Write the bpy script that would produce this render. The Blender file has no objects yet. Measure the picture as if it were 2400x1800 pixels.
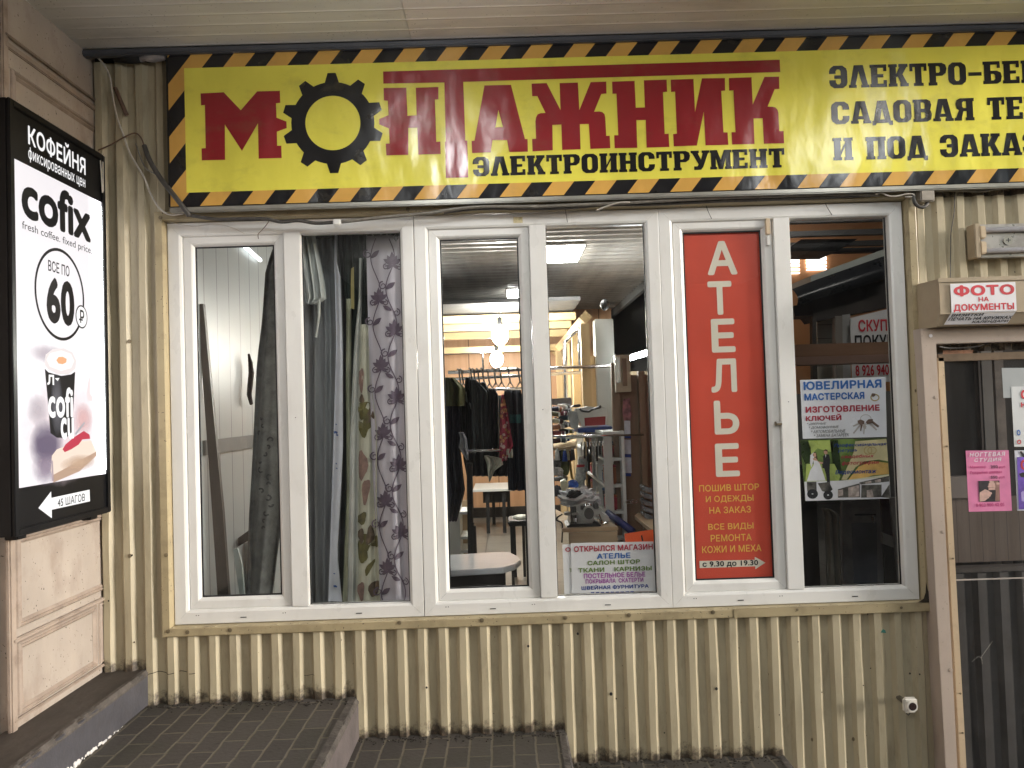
import bpy, bmesh, math, random
from mathutils import Vector, Matrix
from mathutils.geometry import tessellate_polygon, delaunay_2d_cdt
random.seed(7)
S = bpy.context.scene
COL = S.collection
rad = math.radians

# ------------------------------------------------------------------ camera, world, sun, exposure
CAM = Vector((1.578, -3.754, 0.970))
FPX = 1860.0                        # focal length in pixels of the 2400 x 1800 photograph
YAW, PITCH, ROLL = rad(0.495), rad(1.616), rad(-1.829)
FW = Vector((math.sin(YAW) * math.cos(PITCH), math.cos(YAW) * math.cos(PITCH), math.sin(PITCH)))
R0 = Vector((math.cos(YAW), -math.sin(YAW), 0))
U0 = R0.cross(FW)
RT = R0 * math.cos(ROLL) + U0 * math.sin(ROLL)
UP = -R0 * math.sin(ROLL) + U0 * math.cos(ROLL)
cd = bpy.data.cameras.new('camera')
cd.sensor_width = 36.0
cd.lens = FPX / 2400 * 36.0
cd.clip_start = 0.05
cd.clip_end = 2000
cam = bpy.data.objects.new('camera', cd)
COL.objects.link(cam)
cam.matrix_world = Matrix(((RT.x, UP.x, -FW.x, CAM.x), (RT.y, UP.y, -FW.y, CAM.y), (RT.z, UP.z, -FW.z, CAM.z), (0, 0, 0, 1)))
S.camera = cam

SUN_EL, SUN_AZ = rad(9), rad(106)   # low daylight through the open right-hand end of the passage
w = bpy.data.worlds.new('World')
S.world = w
w.use_nodes = True
wn = w.node_tree.nodes
sky = wn.new('ShaderNodeTexSky')
sky.sky_type = 'NISHITA'
sky.sun_disc = False
sky.sun_elevation = SUN_EL
sky.sun_rotation = SUN_AZ
wn['Background'].inputs[1].default_value = 0.15
w.node_tree.links.new(sky.outputs[0], wn['Background'].inputs[0])
sl = bpy.data.lights.new('sun', 'SUN')
sl.energy = 2.9
sl.angle = rad(13)
sl.color = (1.0, 0.985, 0.965)
sun = bpy.data.objects.new('sun', sl)
COL.objects.link(sun)
sd = Vector((math.sin(SUN_AZ) * math.cos(SUN_EL), math.cos(SUN_AZ) * math.cos(SUN_EL), math.sin(SUN_EL)))
sun.rotation_euler = sd.to_track_quat('Z', 'Y').to_euler()
S.view_settings.view_transform = 'Standard'
S.view_settings.look = 'None'
S.view_settings.exposure = 0.36
S.view_settings.gamma = 1.0
S.cycles.use_denoising = True
S.cycles.max_bounces = 8
S.cycles.transparent_max_bounces = 16
S.cycles.sample_clamp_indirect = 6.0
LAMP = 22.0                         # radiance of the lit ceiling lamps

# ------------------------------------------------------------------ measuring: where a sight line meets a real plane
def ray(x, y):
    return FW + RT * ((x - 1200) / FPX) - UP * ((y - 900) / FPX)
def at(x, y, Y):                    # the point of the plane y = Y seen at photo position x, y
    d = ray(x, y)
    return CAM + d * ((Y - CAM.y) / d.y)
def atx(x, y, X):
    d = ray(x, y)
    return CAM + d * ((X - CAM.x) / d.x)
def atz(x, y, Z):
    d = ray(x, y)
    return CAM + d * ((Z - CAM.z) / d.z)
FRONT = lambda Y: (Vector((0, Y, 0)), Vector((1, 0, 0)), Vector((0, 0, 1)))
SIDE = lambda X: (Vector((X, 0, 0)), Vector((0, 1, 0)), Vector((0, 0, 1)))   # plane facing +x
def f2(x, y, Y):
    p = at(x, y, Y)
    return (p.x, p.z)
def s2(x, y, X):
    p = atx(x, y, X)
    return (p.y, p.z)
def crop(x0, y0, k):                # photo positions read in an enlarged detail
    return lambda pts: [(x0 + k * a, y0 + k * b) for a, b in pts]

# ------------------------------------------------------------------ materials
MATS = {}
def nd(nt, t, **kw):
    n = nt.nodes.new(t)
    for k, v in kw.items():
        if hasattr(n, k):
            setattr(n, k, v)
    return n
def math_node(nt, op, a, b=None, clamp=False):
    n = nt.nodes.new('ShaderNodeMath')
    n.operation = op
    n.use_clamp = clamp
    for i, v in enumerate((a, b)):
        if v is None:
            continue
        if isinstance(v, (int, float)):
            n.inputs[i].default_value = v
        else:
            nt.links.new(v, n.inputs[i])
    return n.outputs[0]
def noise(nt, vec, scale, detail=4, rough=0.55):
    n = nt.nodes.new('ShaderNodeTexNoise')
    n.inputs['Scale'].default_value = scale
    n.inputs['Detail'].default_value = detail
    n.inputs['Roughness'].default_value = rough
    nt.links.new(vec, n.inputs['Vector'])
    return n.outputs['Fac']
def mixc(nt, fac, a, b):
    n = nt.nodes.new('ShaderNodeMix')
    n.data_type = 'RGBA'
    for s, v in ((n.inputs[0], fac), (n.inputs[6], a), (n.inputs[7], b)):
        if isinstance(v, (int, float)):
            s.default_value = v
        elif isinstance(v, tuple):
            s.default_value = (*v[:3], 1)
        else:
            nt.links.new(v, s)
    return n.outputs[2]
def ramp(nt, v, lo, hi):
    n = nt.nodes.new('ShaderNodeMapRange')
    n.clamp = True
    n.inputs[1].default_value = lo
    n.inputs[2].default_value = hi
    nt.links.new(v, n.inputs[0])
    return n.outputs[0]
def new_mat(name):
    m = bpy.data.materials.new(name)
    m.use_nodes = True
    nt = m.node_tree
    return m, nt, nt.nodes['Principled BSDF']
def scaled(nt, vec, sc):
    n = nt.nodes.new('ShaderNodeMapping')
    n.inputs['Scale'].default_value = sc
    nt.links.new(vec, n.inputs[0])
    return n.outputs[0]
def mat(name, col, rough=0.5, var=0.12, scale=5.0, bump=0.0, bscale=60.0, metal=0.0, dirt=0.0, dscale=6.0,
        dcol=(0.05, 0.04, 0.03), stretch=(1, 1, 1), emit=0.0, spec=0.5, speck=0.0, alpha=1.0):
    if name in MATS:
        return MATS[name]
    m, nt, b = new_mat(name)
    pos = nt.nodes.new('ShaderNodeNewGeometry').outputs['Position']
    v = scaled(nt, pos, stretch)
    n1 = noise(nt, v, scale)
    lo = tuple(c * (1 - var) for c in col)
    hi = tuple(min(1, c * (1 + var)) for c in col)
    c = mixc(nt, ramp(nt, n1, 0.3, 0.7), lo, hi)
    if dirt:
        d = noise(nt, v, dscale, 8, 0.65)
        c = mixc(nt, math_node(nt, 'MULTIPLY', ramp(nt, d, 0.52, 0.75), dirt), c, dcol)
    if speck:
        s = noise(nt, pos, 95, 1, 0.4)
        c = mixc(nt, math_node(nt, 'MULTIPLY', ramp(nt, s, 0.735, 0.76), speck), c, (0.03, 0.022, 0.015))
    nt.links.new(c, b.inputs['Base Color'])
    b.inputs['Metallic'].default_value = metal
    b.inputs['Specular IOR Level'].default_value = spec
    r = ramp(nt, noise(nt, v, scale * 3), 0, 1)
    rr = math_node(nt, 'ADD', math_node(nt, 'MULTIPLY', r, 0.2), rough - 0.1, True)
    nt.links.new(rr, b.inputs['Roughness'])
    if bump:
        bn = nt.nodes.new('ShaderNodeBump')
        bn.inputs['Strength'].default_value = bump
        bn.inputs['Distance'].default_value = 0.01
        nt.links.new(noise(nt, v, bscale, 5), bn.inputs['Height'])
        nt.links.new(bn.outputs[0], b.inputs['Normal'])
    if emit:
        nt.links.new(c, b.inputs['Emission Color'])
        b.inputs['Emission Strength'].default_value = emit
    MATS[name] = m
    return m
def wood(name, a, bcol, scale=1.0, rough=0.45, axis=2, planks=0.0):
    if name in MATS:
        return MATS[name]
    m, nt, b = new_mat(name)
    pos = nt.nodes.new('ShaderNodeNewGeometry').outputs['Position']
    st = [14 * scale] * 3
    st[axis] = 0.9 * scale
    n1 = noise(nt, scaled(nt, pos, tuple(st)), 1.6, 6, 0.6)
    c = mixc(nt, ramp(nt, n1, 0.3, 0.72), a, bcol)
    if planks:
        sx = nt.nodes.new('ShaderNodeSeparateXYZ')
        nt.links.new(pos, sx.inputs[0])
        t = math_node(nt, 'ADD', sx.outputs[0], sx.outputs[1])
        fr = math_node(nt, 'FRACT', math_node(nt, 'DIVIDE', t, planks))
        c = mixc(nt, ramp(nt, fr, 0.05, 0.02), c, tuple(x * 0.3 for x in a))
    nt.links.new(c, b.inputs['Base Color'])
    b.inputs['Roughness'].default_value = rough
    bn = nt.nodes.new('ShaderNodeBump')
    bn.inputs['Strength'].default_value = 0.15
    bn.inputs['Distance'].default_value = 0.004
    nt.links.new(n1, bn.inputs['Height'])
    nt.links.new(bn.outputs[0], b.inputs['Normal'])
    MATS[name] = m
    return m
def glow(name, col, e):
    if name in MATS:
        return MATS[name]
    m, nt, b = new_mat(name)
    b.inputs['Base Color'].default_value = (*[min(1, c * 0.8) for c in col], 1)
    b.inputs['Roughness'].default_value = 0.35
    b.inputs['Emission Color'].default_value = (*col, 1)
    b.inputs['Emission Strength'].default_value = e
    MATS[name] = m
    return m
def glass(name, tint=(0.96, 0.98, 0.97), refl=1.0, haze=0.0, hcol=(0.5, 0.5, 0.5)):
    if name in MATS:
        return MATS[name]
    m, nt, b = new_mat(name)
    out = nt.nodes['Material Output']
    tr = nt.nodes.new('ShaderNodeBsdfTransparent')
    tr.inputs[0].default_value = (*tint, 1)
    gl = nt.nodes.new('ShaderNodeBsdfGlossy')
    gl.inputs['Roughness'].default_value = 0.012
    pos = nt.nodes.new('ShaderNodeNewGeometry').outputs['Position']
    bn = nt.nodes.new('ShaderNodeBump')
    bn.inputs['Strength'].default_value = 0.05
    bn.inputs['Distance'].default_value = 0.02
    nt.links.new(noise(nt, pos, 2.2, 1), bn.inputs['Height'])
    nt.links.new(bn.outputs[0], gl.inputs['Normal'])
    g2 = nt.nodes.new('ShaderNodeNewGeometry')
    dt = nt.nodes.new('ShaderNodeVectorMath')
    dt.operation = 'DOT_PRODUCT'
    nt.links.new(g2.outputs['Incoming'], dt.inputs[0])
    nt.links.new(g2.outputs['Normal'], dt.inputs[1])
    cs_ = math_node(nt, 'ABSOLUTE', dt.outputs['Value'])
    sch = math_node(nt, 'POWER', math_node(nt, 'SUBTRACT', 1.0, cs_), 5.0)       # the same from both sides of a thin pane
    k = math_node(nt, 'MULTIPLY', math_node(nt, 'ADD', math_node(nt, 'MULTIPLY', sch, 0.96), 0.04), refl, True)
    mx = nt.nodes.new('ShaderNodeMixShader')
    nt.links.new(k, mx.inputs[0])
    nt.links.new(tr.outputs[0], mx.inputs[1])
    nt.links.new(gl.outputs[0], mx.inputs[2])
    last = mx.outputs[0]
    if haze:
        df = nt.nodes.new('ShaderNodeBsdfDiffuse')
        df.inputs[0].default_value = (*hcol, 1)
        m2 = nt.nodes.new('ShaderNodeMixShader')
        h = ramp(nt, noise(nt, scaled(nt, pos, (9, 1, 0.7)), 2.0, 5, 0.6), 0.35, 0.75)
        nt.links.new(math_node(nt, 'MULTIPLY', h, haze), m2.inputs[0])
        nt.links.new(last, m2.inputs[1])
        nt.links.new(df.outputs[0], m2.inputs[2])
        last = m2.outputs[0]
    nt.links.new(last, out.inputs[0])
    MATS[name] = m
    return m

# ------------------------------------------------------------------ mesh building
class MB:
    def __init__(self):
        self.v, self.f = [], []
    def add(self, vs, fs):
        o = len(self.v)
        self.v += [Vector(p) for p in vs]
        self.f += [tuple(i + o for i in q) for q in fs]
        return self
    def box(self, x0, y0, z0, x1, y1, z1):
        x0, x1 = min(x0, x1), max(x0, x1)
        y0, y1 = min(y0, y1), max(y0, y1)
        z0, z1 = min(z0, z1), max(z0, z1)
        return self.add([(x0, y0, z0), (x1, y0, z0), (x1, y1, z0), (x0, y1, z0), (x0, y0, z1), (x1, y0, z1), (x1, y1, z1), (x0, y1, z1)],
                        [(0, 3, 2, 1), (4, 5, 6, 7), (0, 1, 5, 4), (1, 2, 6, 5), (2, 3, 7, 6), (3, 0, 4, 7)])
    def quad(self, a, b, c, d):
        return self.add([a, b, c, d], [(0, 1, 2, 3)])
    def poly(self, B, pts, holes=(), off=0.0):           # flat printed shape on a plane, lifted by off
        O, R, U = B
        N = R.cross(U)
        loops = [[Vector((a, b, 0)) for a, b in pts]] + [[Vector((a, b, 0)) for a, b in h] for h in holes]
        tris = tessellate_polygon(loops)
        flat = [p for l in loops for p in l]
        fs = []
        for t in tris:
            a, b, c = (flat[i] for i in t)
            cr = (b - a).cross(c - a).z
            fs.append(tuple(t) if cr > 0 else tuple(reversed(t)))
        return self.add([O + R * p.x + U * p.y + N * off for p in flat], fs)
    def prism(self, B, pts, d0, d1):                     # outline pushed out to a thickness along the plane's normal
        O, R, U = B
        N = R.cross(U)
        area = sum(pts[i - 1][0] * pts[i][1] - pts[i][0] * pts[i - 1][1] for i in range(len(pts)))
        if area < 0:
            pts = list(reversed(pts))
        n = len(pts)
        vs = [O + R * a + U * b + N * d0 for a, b in pts] + [O + R * a + U * b + N * d1 for a, b in pts]
        tris = tessellate_polygon([[Vector((a, b, 0)) for a, b in pts]])
        fs = []
        for t in tris:
            a, b, c = (Vector((*pts[i], 0)) for i in t)
            if (b - a).cross(c - a).z < 0:
                t = tuple(reversed(t))
            fs.append(tuple(i + n for i in t))
            fs.append(tuple(reversed(t)))
        for i in range(n):
            j = (i + 1) % n
            fs.append((i, j, j + n, i + n))
        return self.add(vs, fs)
    def tube(self, path, r, n=8, cap=True):
        path = [Vector(p) for p in path]
        rs = r if isinstance(r, (list, tuple)) else [r] * len(path)
        vs, fs = [], []
        prev = None
        for i, p in enumerate(path):
            t = (path[min(i + 1, len(path) - 1)] - path[max(i - 1, 0)]).normalized()
            a = prev if prev is not None else (Vector((0, 0, 1)) if abs(t.z) < 0.9 else Vector((1, 0, 0)))
            a = (a - t * a.dot(t)).normalized()
            prev = a
            b = t.cross(a)
            vs += [p + (a * math.cos(2 * math.pi * k / n) + b * math.sin(2 * math.pi * k / n)) * rs[i] for k in range(n)]
        for i in range(len(path) - 1):
            for k in range(n):
                fs.append((i * n + k, i * n + (k + 1) % n, (i + 1) * n + (k + 1) % n, (i + 1) * n + k))
        if cap:
            fs.append(tuple(reversed(range(n))))
            fs.append(tuple((len(path) - 1) * n + k for k in range(n)))
        return self.add(vs, fs)
    def ball(self, c, r, sx=1, sy=1, sz=1, n=12, m=8):
        vs, fs = [], []
        for i in range(m + 1):
            th = math.pi * i / m
            for k in range(n):
                ph = 2 * math.pi * k / n
                vs.append((c[0] + r * sx * math.sin(th) * math.cos(ph), c[1] + r * sy * math.sin(th) * math.sin(ph), c[2] + r * sz * math.cos(th)))
        for i in range(m):
            for k in range(n):
                fs.append((i * n + k, (i + 1) * n + k, (i + 1) * n + (k + 1) % n, i * n + (k + 1) % n))
        return self.add(vs, fs)
    def disc(self, B, cx, cy, rx, ry, off, n=28, d0=None, rot=0):
        pts = [(cx + rx * math.cos(2 * math.pi * k / n + rot), cy + ry * math.sin(2 * math.pi * k / n + rot)) for k in range(n)]
        return self.poly(B, pts, (), off) if d0 is None else self.prism(B, pts, d0, off)
    def frame(self, x0, z0, x1, z1, prof, gap=0.0004):   # four mitred bars; prof = (inset from the outer edge, y)
        for side in range(4):
            ring = []
            for ins, y in prof:
                a, b, c, d = x0 + ins, z0 + ins, x1 - ins, z1 - ins
                g = gap
                ring.append({0: ((a + g, y, b), (c - g, y, b)), 1: ((c, y, b + g), (c, y, d - g)),
                             2: ((c - g, y, d), (a + g, y, d)), 3: ((a, y, d - g), (a, y, b + g))}[side])
            n = len(ring)
            vs = [p for pr in ring for p in pr]
            fs = [(2 * i, 2 * i + 1, 2 * (i + 1) + 1, 2 * (i + 1)) for i in range(n - 1)]
            self.add(vs, fs)
        return self
    def build(self, name, m, parent=None, bevel=0.0, smooth=False, org=None, seg=2):
        o0 = Vector(org) if org is not None else (parent_loc(parent) if parent else Vector((0, 0, 0)))
        me = bpy.data.meshes.new(name)
        me.from_pydata([tuple(p - o0) for p in self.v], [], self.f)
        if bevel:
            bm = bmesh.new()
            bm.from_mesh(me)
            bmesh.ops.remove_doubles(bm, verts=bm.verts, dist=1e-6)
            es = [e for e in bm.edges if len(e.link_faces) == 2 and e.calc_face_angle(0) > 0.5]
            bmesh.ops.bevel(bm, geom=es, offset=bevel, segments=seg, affect='EDGES', clamp_overlap=True)
            bm.to_mesh(me)
            bm.free()
        if smooth:
            for p in me.polygons:
                p.use_smooth = True
        me.materials.append(m)
        o = bpy.data.objects.new(name, me)
        COL.objects.link(o)
        if parent:
            o.parent = parent
            o.location = o0 - parent_loc(parent)
        else:
            o.location = o0
        return o
def parent_loc(p):
    l = Vector((0, 0, 0))
    while p:
        l += p.location
        p = p.parent
    return l
def tag(o, label, cat, group=None):
    o['label'] = label
    o['category'] = cat
    if group:
        o['group'] = group
    return o
def thing(name, label, cat, loc, group=None):
    o = bpy.data.objects.new(name, None)
    o.empty_display_size = 0.05
    COL.objects.link(o)
    o.location = Vector(loc)
    return tag(o, label, cat, group)
def structure(o):
    o['kind'] = 'structure'
    return o
def copy_thing(root, off, label, group=None):
    r = root.copy()
    COL.objects.link(r)
    r.location = root.location + Vector(off)
    r['label'] = label
    if group:
        r['group'] = group
    def down(a, b):
        for ch in list(a.children):
            c = ch.copy()
            COL.objects.link(c)
            c.parent = b
            down(ch, c)
    down(root, r)
    return r

# ------------------------------------------------------------------ lettering
def outline(txt, shear, spacing):
    cu = bpy.data.curves.new('lettering', 'FONT')
    cu.body = txt
    cu.size = 1
    cu.shear = shear
    cu.space_character = spacing
    cu.resolution_u = 3
    ob = bpy.data.objects.new('lettering', cu)
    COL.objects.link(ob)
    bpy.context.view_layer.update()
    dg = bpy.context.evaluated_depsgraph_get()
    oe = ob.evaluated_get(dg)
    polys = []
    for spn in oe.to_curve(dg).splines:
        bp = list(spn.bezier_points)
        pts = []
        for k, p in enumerate(bp):
            n = bp[(k + 1) % len(bp)]
            a, b, c, d = p.co.to_2d(), p.handle_right.to_2d(), n.handle_left.to_2d(), n.co.to_2d()
            flat = abs((b - a).cross(d - a)) + abs((c - a).cross(d - a)) < 1e-5
            for t in ((0,) if flat else (0, .25, .5, .75)):
                pts.append(a * (1 - t) ** 3 + b * 3 * t * (1 - t) ** 2 + c * 3 * t * t * (1 - t) + d * t ** 3)
        if len(pts) > 2:
            polys.append(pts)
    bpy.data.objects.remove(ob)
    bpy.data.curves.remove(cu)
    boxes = [(min(p.x for p in q), max(p.x for p in q), min(p.y for p in q), max(p.y for p in q)) for q in polys]
    co, ed = [], []
    for q in polys:
        o = len(co)
        co += q
        ed += [(o + k, o + (k + 1) % len(q)) for k in range(len(q))]
    r = delaunay_2d_cdt(co, ed, [], 0, 1e-5)
    vs, fs = [(v.x, v.y) for v in r[0]], []
    for f in r[2]:                                      # keep the triangles the outlines wind around
        x = sum(vs[k][0] for k in f) / len(f)
        y = sum(vs[k][1] for k in f) / len(f)
        wn = 0
        for q, (xa, xb, ya, yb) in zip(polys, boxes):
            if xa < x < xb and ya < y < yb:
                for k in range(len(q)):
                    a, b = q[k - 1], q[k]
                    if a.y <= y < b.y and (b.x - a.x) * (y - a.y) - (x - a.x) * (b.y - a.y) > 0:
                        wn += 1
                    elif b.y <= y < a.y and (b.x - a.x) * (y - a.y) - (x - a.x) * (b.y - a.y) < 0:
                        wn -= 1
        if wn:
            fs.append(tuple(f))
    return vs, fs
def letters(txt, B, x0, y0, x1, y1, m, parent, bold=0.02, shear=0.0, off=0.0008, spacing=1.0, name='lettering'):
    spacing += max(0, bold) * 1.6
    vs, fs = outline(txt, shear, spacing)
    b = max(0.0, bold)
    ax, bx = min(p[0] for p in vs) - b, max(p[0] for p in vs) + b
    ay, by = min(p[1] for p in vs) - b, max(p[1] for p in vs) + b
    O, R, U = B
    N = R.cross(U)
    shifts = [(0, 0)] + ([(b * math.cos(rad(45 * k)), b * math.sin(rad(45 * k))) for k in range(8)] if b > 0.004 else [])
    spans = sorted((min(vs[k][0] for k in f), max(vs[k][0] for k in f), f) for f in fs)
    words, end = [], -1e9
    for xa, xb, f in spans:                             # one mesh per word
        if xa > end + 0.17:
            words.append([])
        words[-1].append(f)
        end = max(end, xb)
    first = None
    for wf in words:
        used = sorted({k for f in wf for k in f})
        ix = {k: n for n, k in enumerate(used)}
        q = MB()
        for i, (dx, dy) in enumerate(shifts):          # heavier weights: the same outline thickened by small shifts
            pl = []
            for k in used:
                a, c = vs[k]
                u = x0 + (a + dx - ax) / (bx - ax) * (x1 - x0)
                v = y0 + (c + dy - ay) / (by - ay) * (y1 - y0)
                pl.append(O + R * u + U * v + N * (off + i * 3e-5))
            q.add(pl, [tuple(ix[k] for k in f) for f in wf])
        o = q.build(name, m, parent)
        first = first or o
    return first
def fl(txt, xl, yt, xr, yb, Y, m, parent, **kw):   # lettering on a facade plane: top-left and bottom-right photo positions
    a, b = f2(xl, yt, Y), f2(xr, yb, Y)
    return letters(txt, FRONT(Y), a[0], b[1], b[0], a[1], m, parent, **kw)
def sl_(txt, xl, yt, xr, yb, X, m, parent, ztop=None, zbot=None, **kw):
    a, b = s2(xl, yt, X), s2(xr, yb, X)
    return letters(txt, SIDE(X), a[0], zbot if zbot is not None else b[1], b[0], ztop if ztop is not None else a[1], m, parent, **kw)
def rect(a, b, c, d):
    return [(a, b), (c, b), (c, d), (a, d)]
def stem(x):
    return [rect(x, 0, x + .28, 1), rect(x - .05, 0, x + .33, .14), rect(x - .05, .86, x + .33, 1)]
CEE = [(.2, 0), (.58, 0), (.74, .12), (.78, .25), (.78, .36), (.5, .36), (.5, .25), (.44, .17), (.34, .17), (.28, .25), (.28, .75), (.34, .83), (.44, .83),
       (.5, .75), (.5, .64), (.78, .64), (.78, .75), (.74, .88), (.58, 1), (.2, 1), (.04, .88), (0, .75), (0, .25), (.04, .12)]
mir = lambda pts, wd: [(wd - a, b) for a, b in pts]
LAM = [(0, 0), (.33, 0), (.33, .13), (.29, .13), (.43, .72), (.57, .13), (.53, .13), (.53, 0), (.88, 0), (.88, .13), (.82, .13), (.63, 1), (.24, 1), (.06, .13), (0, .13)]
BOWL = ([(.3, 1), (.6, 1), (.75, .92), (.8, .75), (.75, .54), (.6, .42), (.3, .42)], [(.34, .86), (.45, .86), (.51, .8), (.51, .62), (.45, .56), (.34, .56)])
LOW = ([(.3, .58), (.6, .58), (.76, .5), (.81, .32), (.76, .09), (.6, 0), (.3, 0)], [(.34, .15), (.45, .15), (.52, .21), (.52, .38), (.45, .44), (.34, .44)])
SLAB = {   # heavy slab capitals drawn for the banner: (advance, shapes); a shape is an outline or (outline, hole)
    'Н': (.92, stem(.05) + stem(.53) + [rect(.3, .42, .55, .58)]),
    'И': (.92, stem(.05) + stem(.53) + [[(.33, .22), (.53, .62), (.53, .78), (.33, .38)]]),
    'П': (.92, stem(.05) + stem(.53) + [rect(0, .82, .86, 1)]),
    'Е': (.80, stem(.05) + [rect(.1, 0, .72, .15), rect(.1, .85, .72, 1), rect(.3, .43, .58, .57), rect(.58, .15, .72, .3), rect(.58, .7, .72, .85)]),
    'Т': (.82, [rect(.25, 0, .53, 1), rect(.02, .84, .76, 1), rect(.02, .66, .15, .84), rect(.63, .66, .76, .84), rect(.18, 0, .6, .13)]),
    'Р': (.86, stem(.05) + [BOWL]),
    'О': (.85, [([(.2, 0), (.58, 0), (.74, .12), (.78, .25), (.78, .75), (.74, .88), (.58, 1), (.2, 1), (.04, .88), (0, .75), (0, .25), (.04, .12)],
                 [(.34, .17), (.44, .17), (.5, .25), (.5, .75), (.44, .83), (.34, .83), (.28, .75), (.28, .25)])]),
    'С': (.84, [CEE]),
    'Э': (.84, [mir(CEE, .78), rect(.22, .42, .6, .57)]),
    'З': (.84, [mir(CEE, .78), rect(.3, .43, .56, .58)]),
    'Л': (.92, [LAM]),
    'А': (.92, [LAM, rect(.26, .19, .6, .33)]),
    'Д': (.92, [([(.06, .1), (.24, 1), (.63, 1), (.80, .1), (.88, .1), (.88, -.1), (.75, -.1), (.69, 0), (.19, 0), (.13, -.1), (0, -.1), (0, .1)], [(.34, .16), (.53, .16), (.435, .68)])]),
    'К': (.90, stem(.05) + [[(.3, .5), (.48, .86), (.44, .86), (.44, 1), (.84, 1), (.84, .86), (.79, .86), (.61, .54), (.80, .14), (.86, .14), (.86, 0), (.50, 0), (.50, .14), (.53, .14), (.4, .44), (.3, .4)]]),
    'У': (.88, [[(-.02, 1), (.36, 1), (.36, .87), (.31, .87), (.45, .52), (.55, .87), (.5, .87), (.5, 1), (.86, 1), (.86, .87), (.8, .87), (.55, .15), (.44, 0), (.12, 0), (.12, .18), (.28, .18), (.33, .28), (.04, .87), (-.02, .87)]]),
    'М': (1.06, [[(0, 0), (.32, 0), (.32, .14), (.27, .14), (.27, .6), (.42, 0), (.60, 0), (.75, .6), (.75, .14), (.70, .14), (.70, 0), (1.02, 0), (1.02, .14), (.97, .14), (.97, .86), (1.02, .86), (1.02, 1), (.68, 1), (.51, .5), (.34, 1), (0, 1), (0, .86), (.05, .86), (.05, .14), (0, .14)]]),
    'Б': (.85, stem(.05) + [rect(.1, .85, .74, 1), rect(.61, .7, .74, .85), LOW]),
    'В': (.86, stem(.05) + [BOWL, LOW]),
    'Я': (.92, [mir(q, .86) for q in stem(.05)] + [(mir(BOWL[0], .86), mir(BOWL[1], .86)), [(0, 0), (.32, 0), (.32, .13), (.4, .44), (.56, .44), (.56, .5), (.2, .46), (.06, .13), (0, .13)]]),
    'Х': (.92, [[(0, 0), (.34, 0), (.34, .13), (.30, .13), (.43, .36), (.56, .13), (.52, .13), (.52, 0), (.88, 0), (.88, .13), (.82, .13), (.62, .5), (.82, .87), (.88, .87), (.88, 1), (.52, 1), (.52, .87), (.56, .87), (.43, .64), (.30, .87), (.34, .87), (.34, 1), (0, 1), (0, .87), (.06, .87), (.25, .5), (.06, .13), (0, .13)]]),
    '-': (.66, [rect(.03, .38, .6, .54)]), ' ': (.5, []),
}
def slab(txt, B, x0, y0, x1, y1, m, parent, off=0.001):
    tot = sum(SLAB[c][0] for c in txt) - .07
    k = (x1 - x0) / tot
    h = y1 - y0
    x = 0
    for word in txt.split(' '):
        q = MB()
        for c in word:
            for i, sh in enumerate(SLAB[c][1]):
                pts, holes = (sh[0], [sh[1]]) if isinstance(sh, tuple) else (sh, [])
                q.poly(B, [(x0 + (x + a) * k, y0 + b * h) for a, b in pts], [[(x0 + (x + a) * k, y0 + b * h) for a, b in hh] for hh in holes], off + i * 1e-4)
            x += SLAB[c][0]
        x += SLAB[' '][0]
        q.build('lettering', m, parent)

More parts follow.
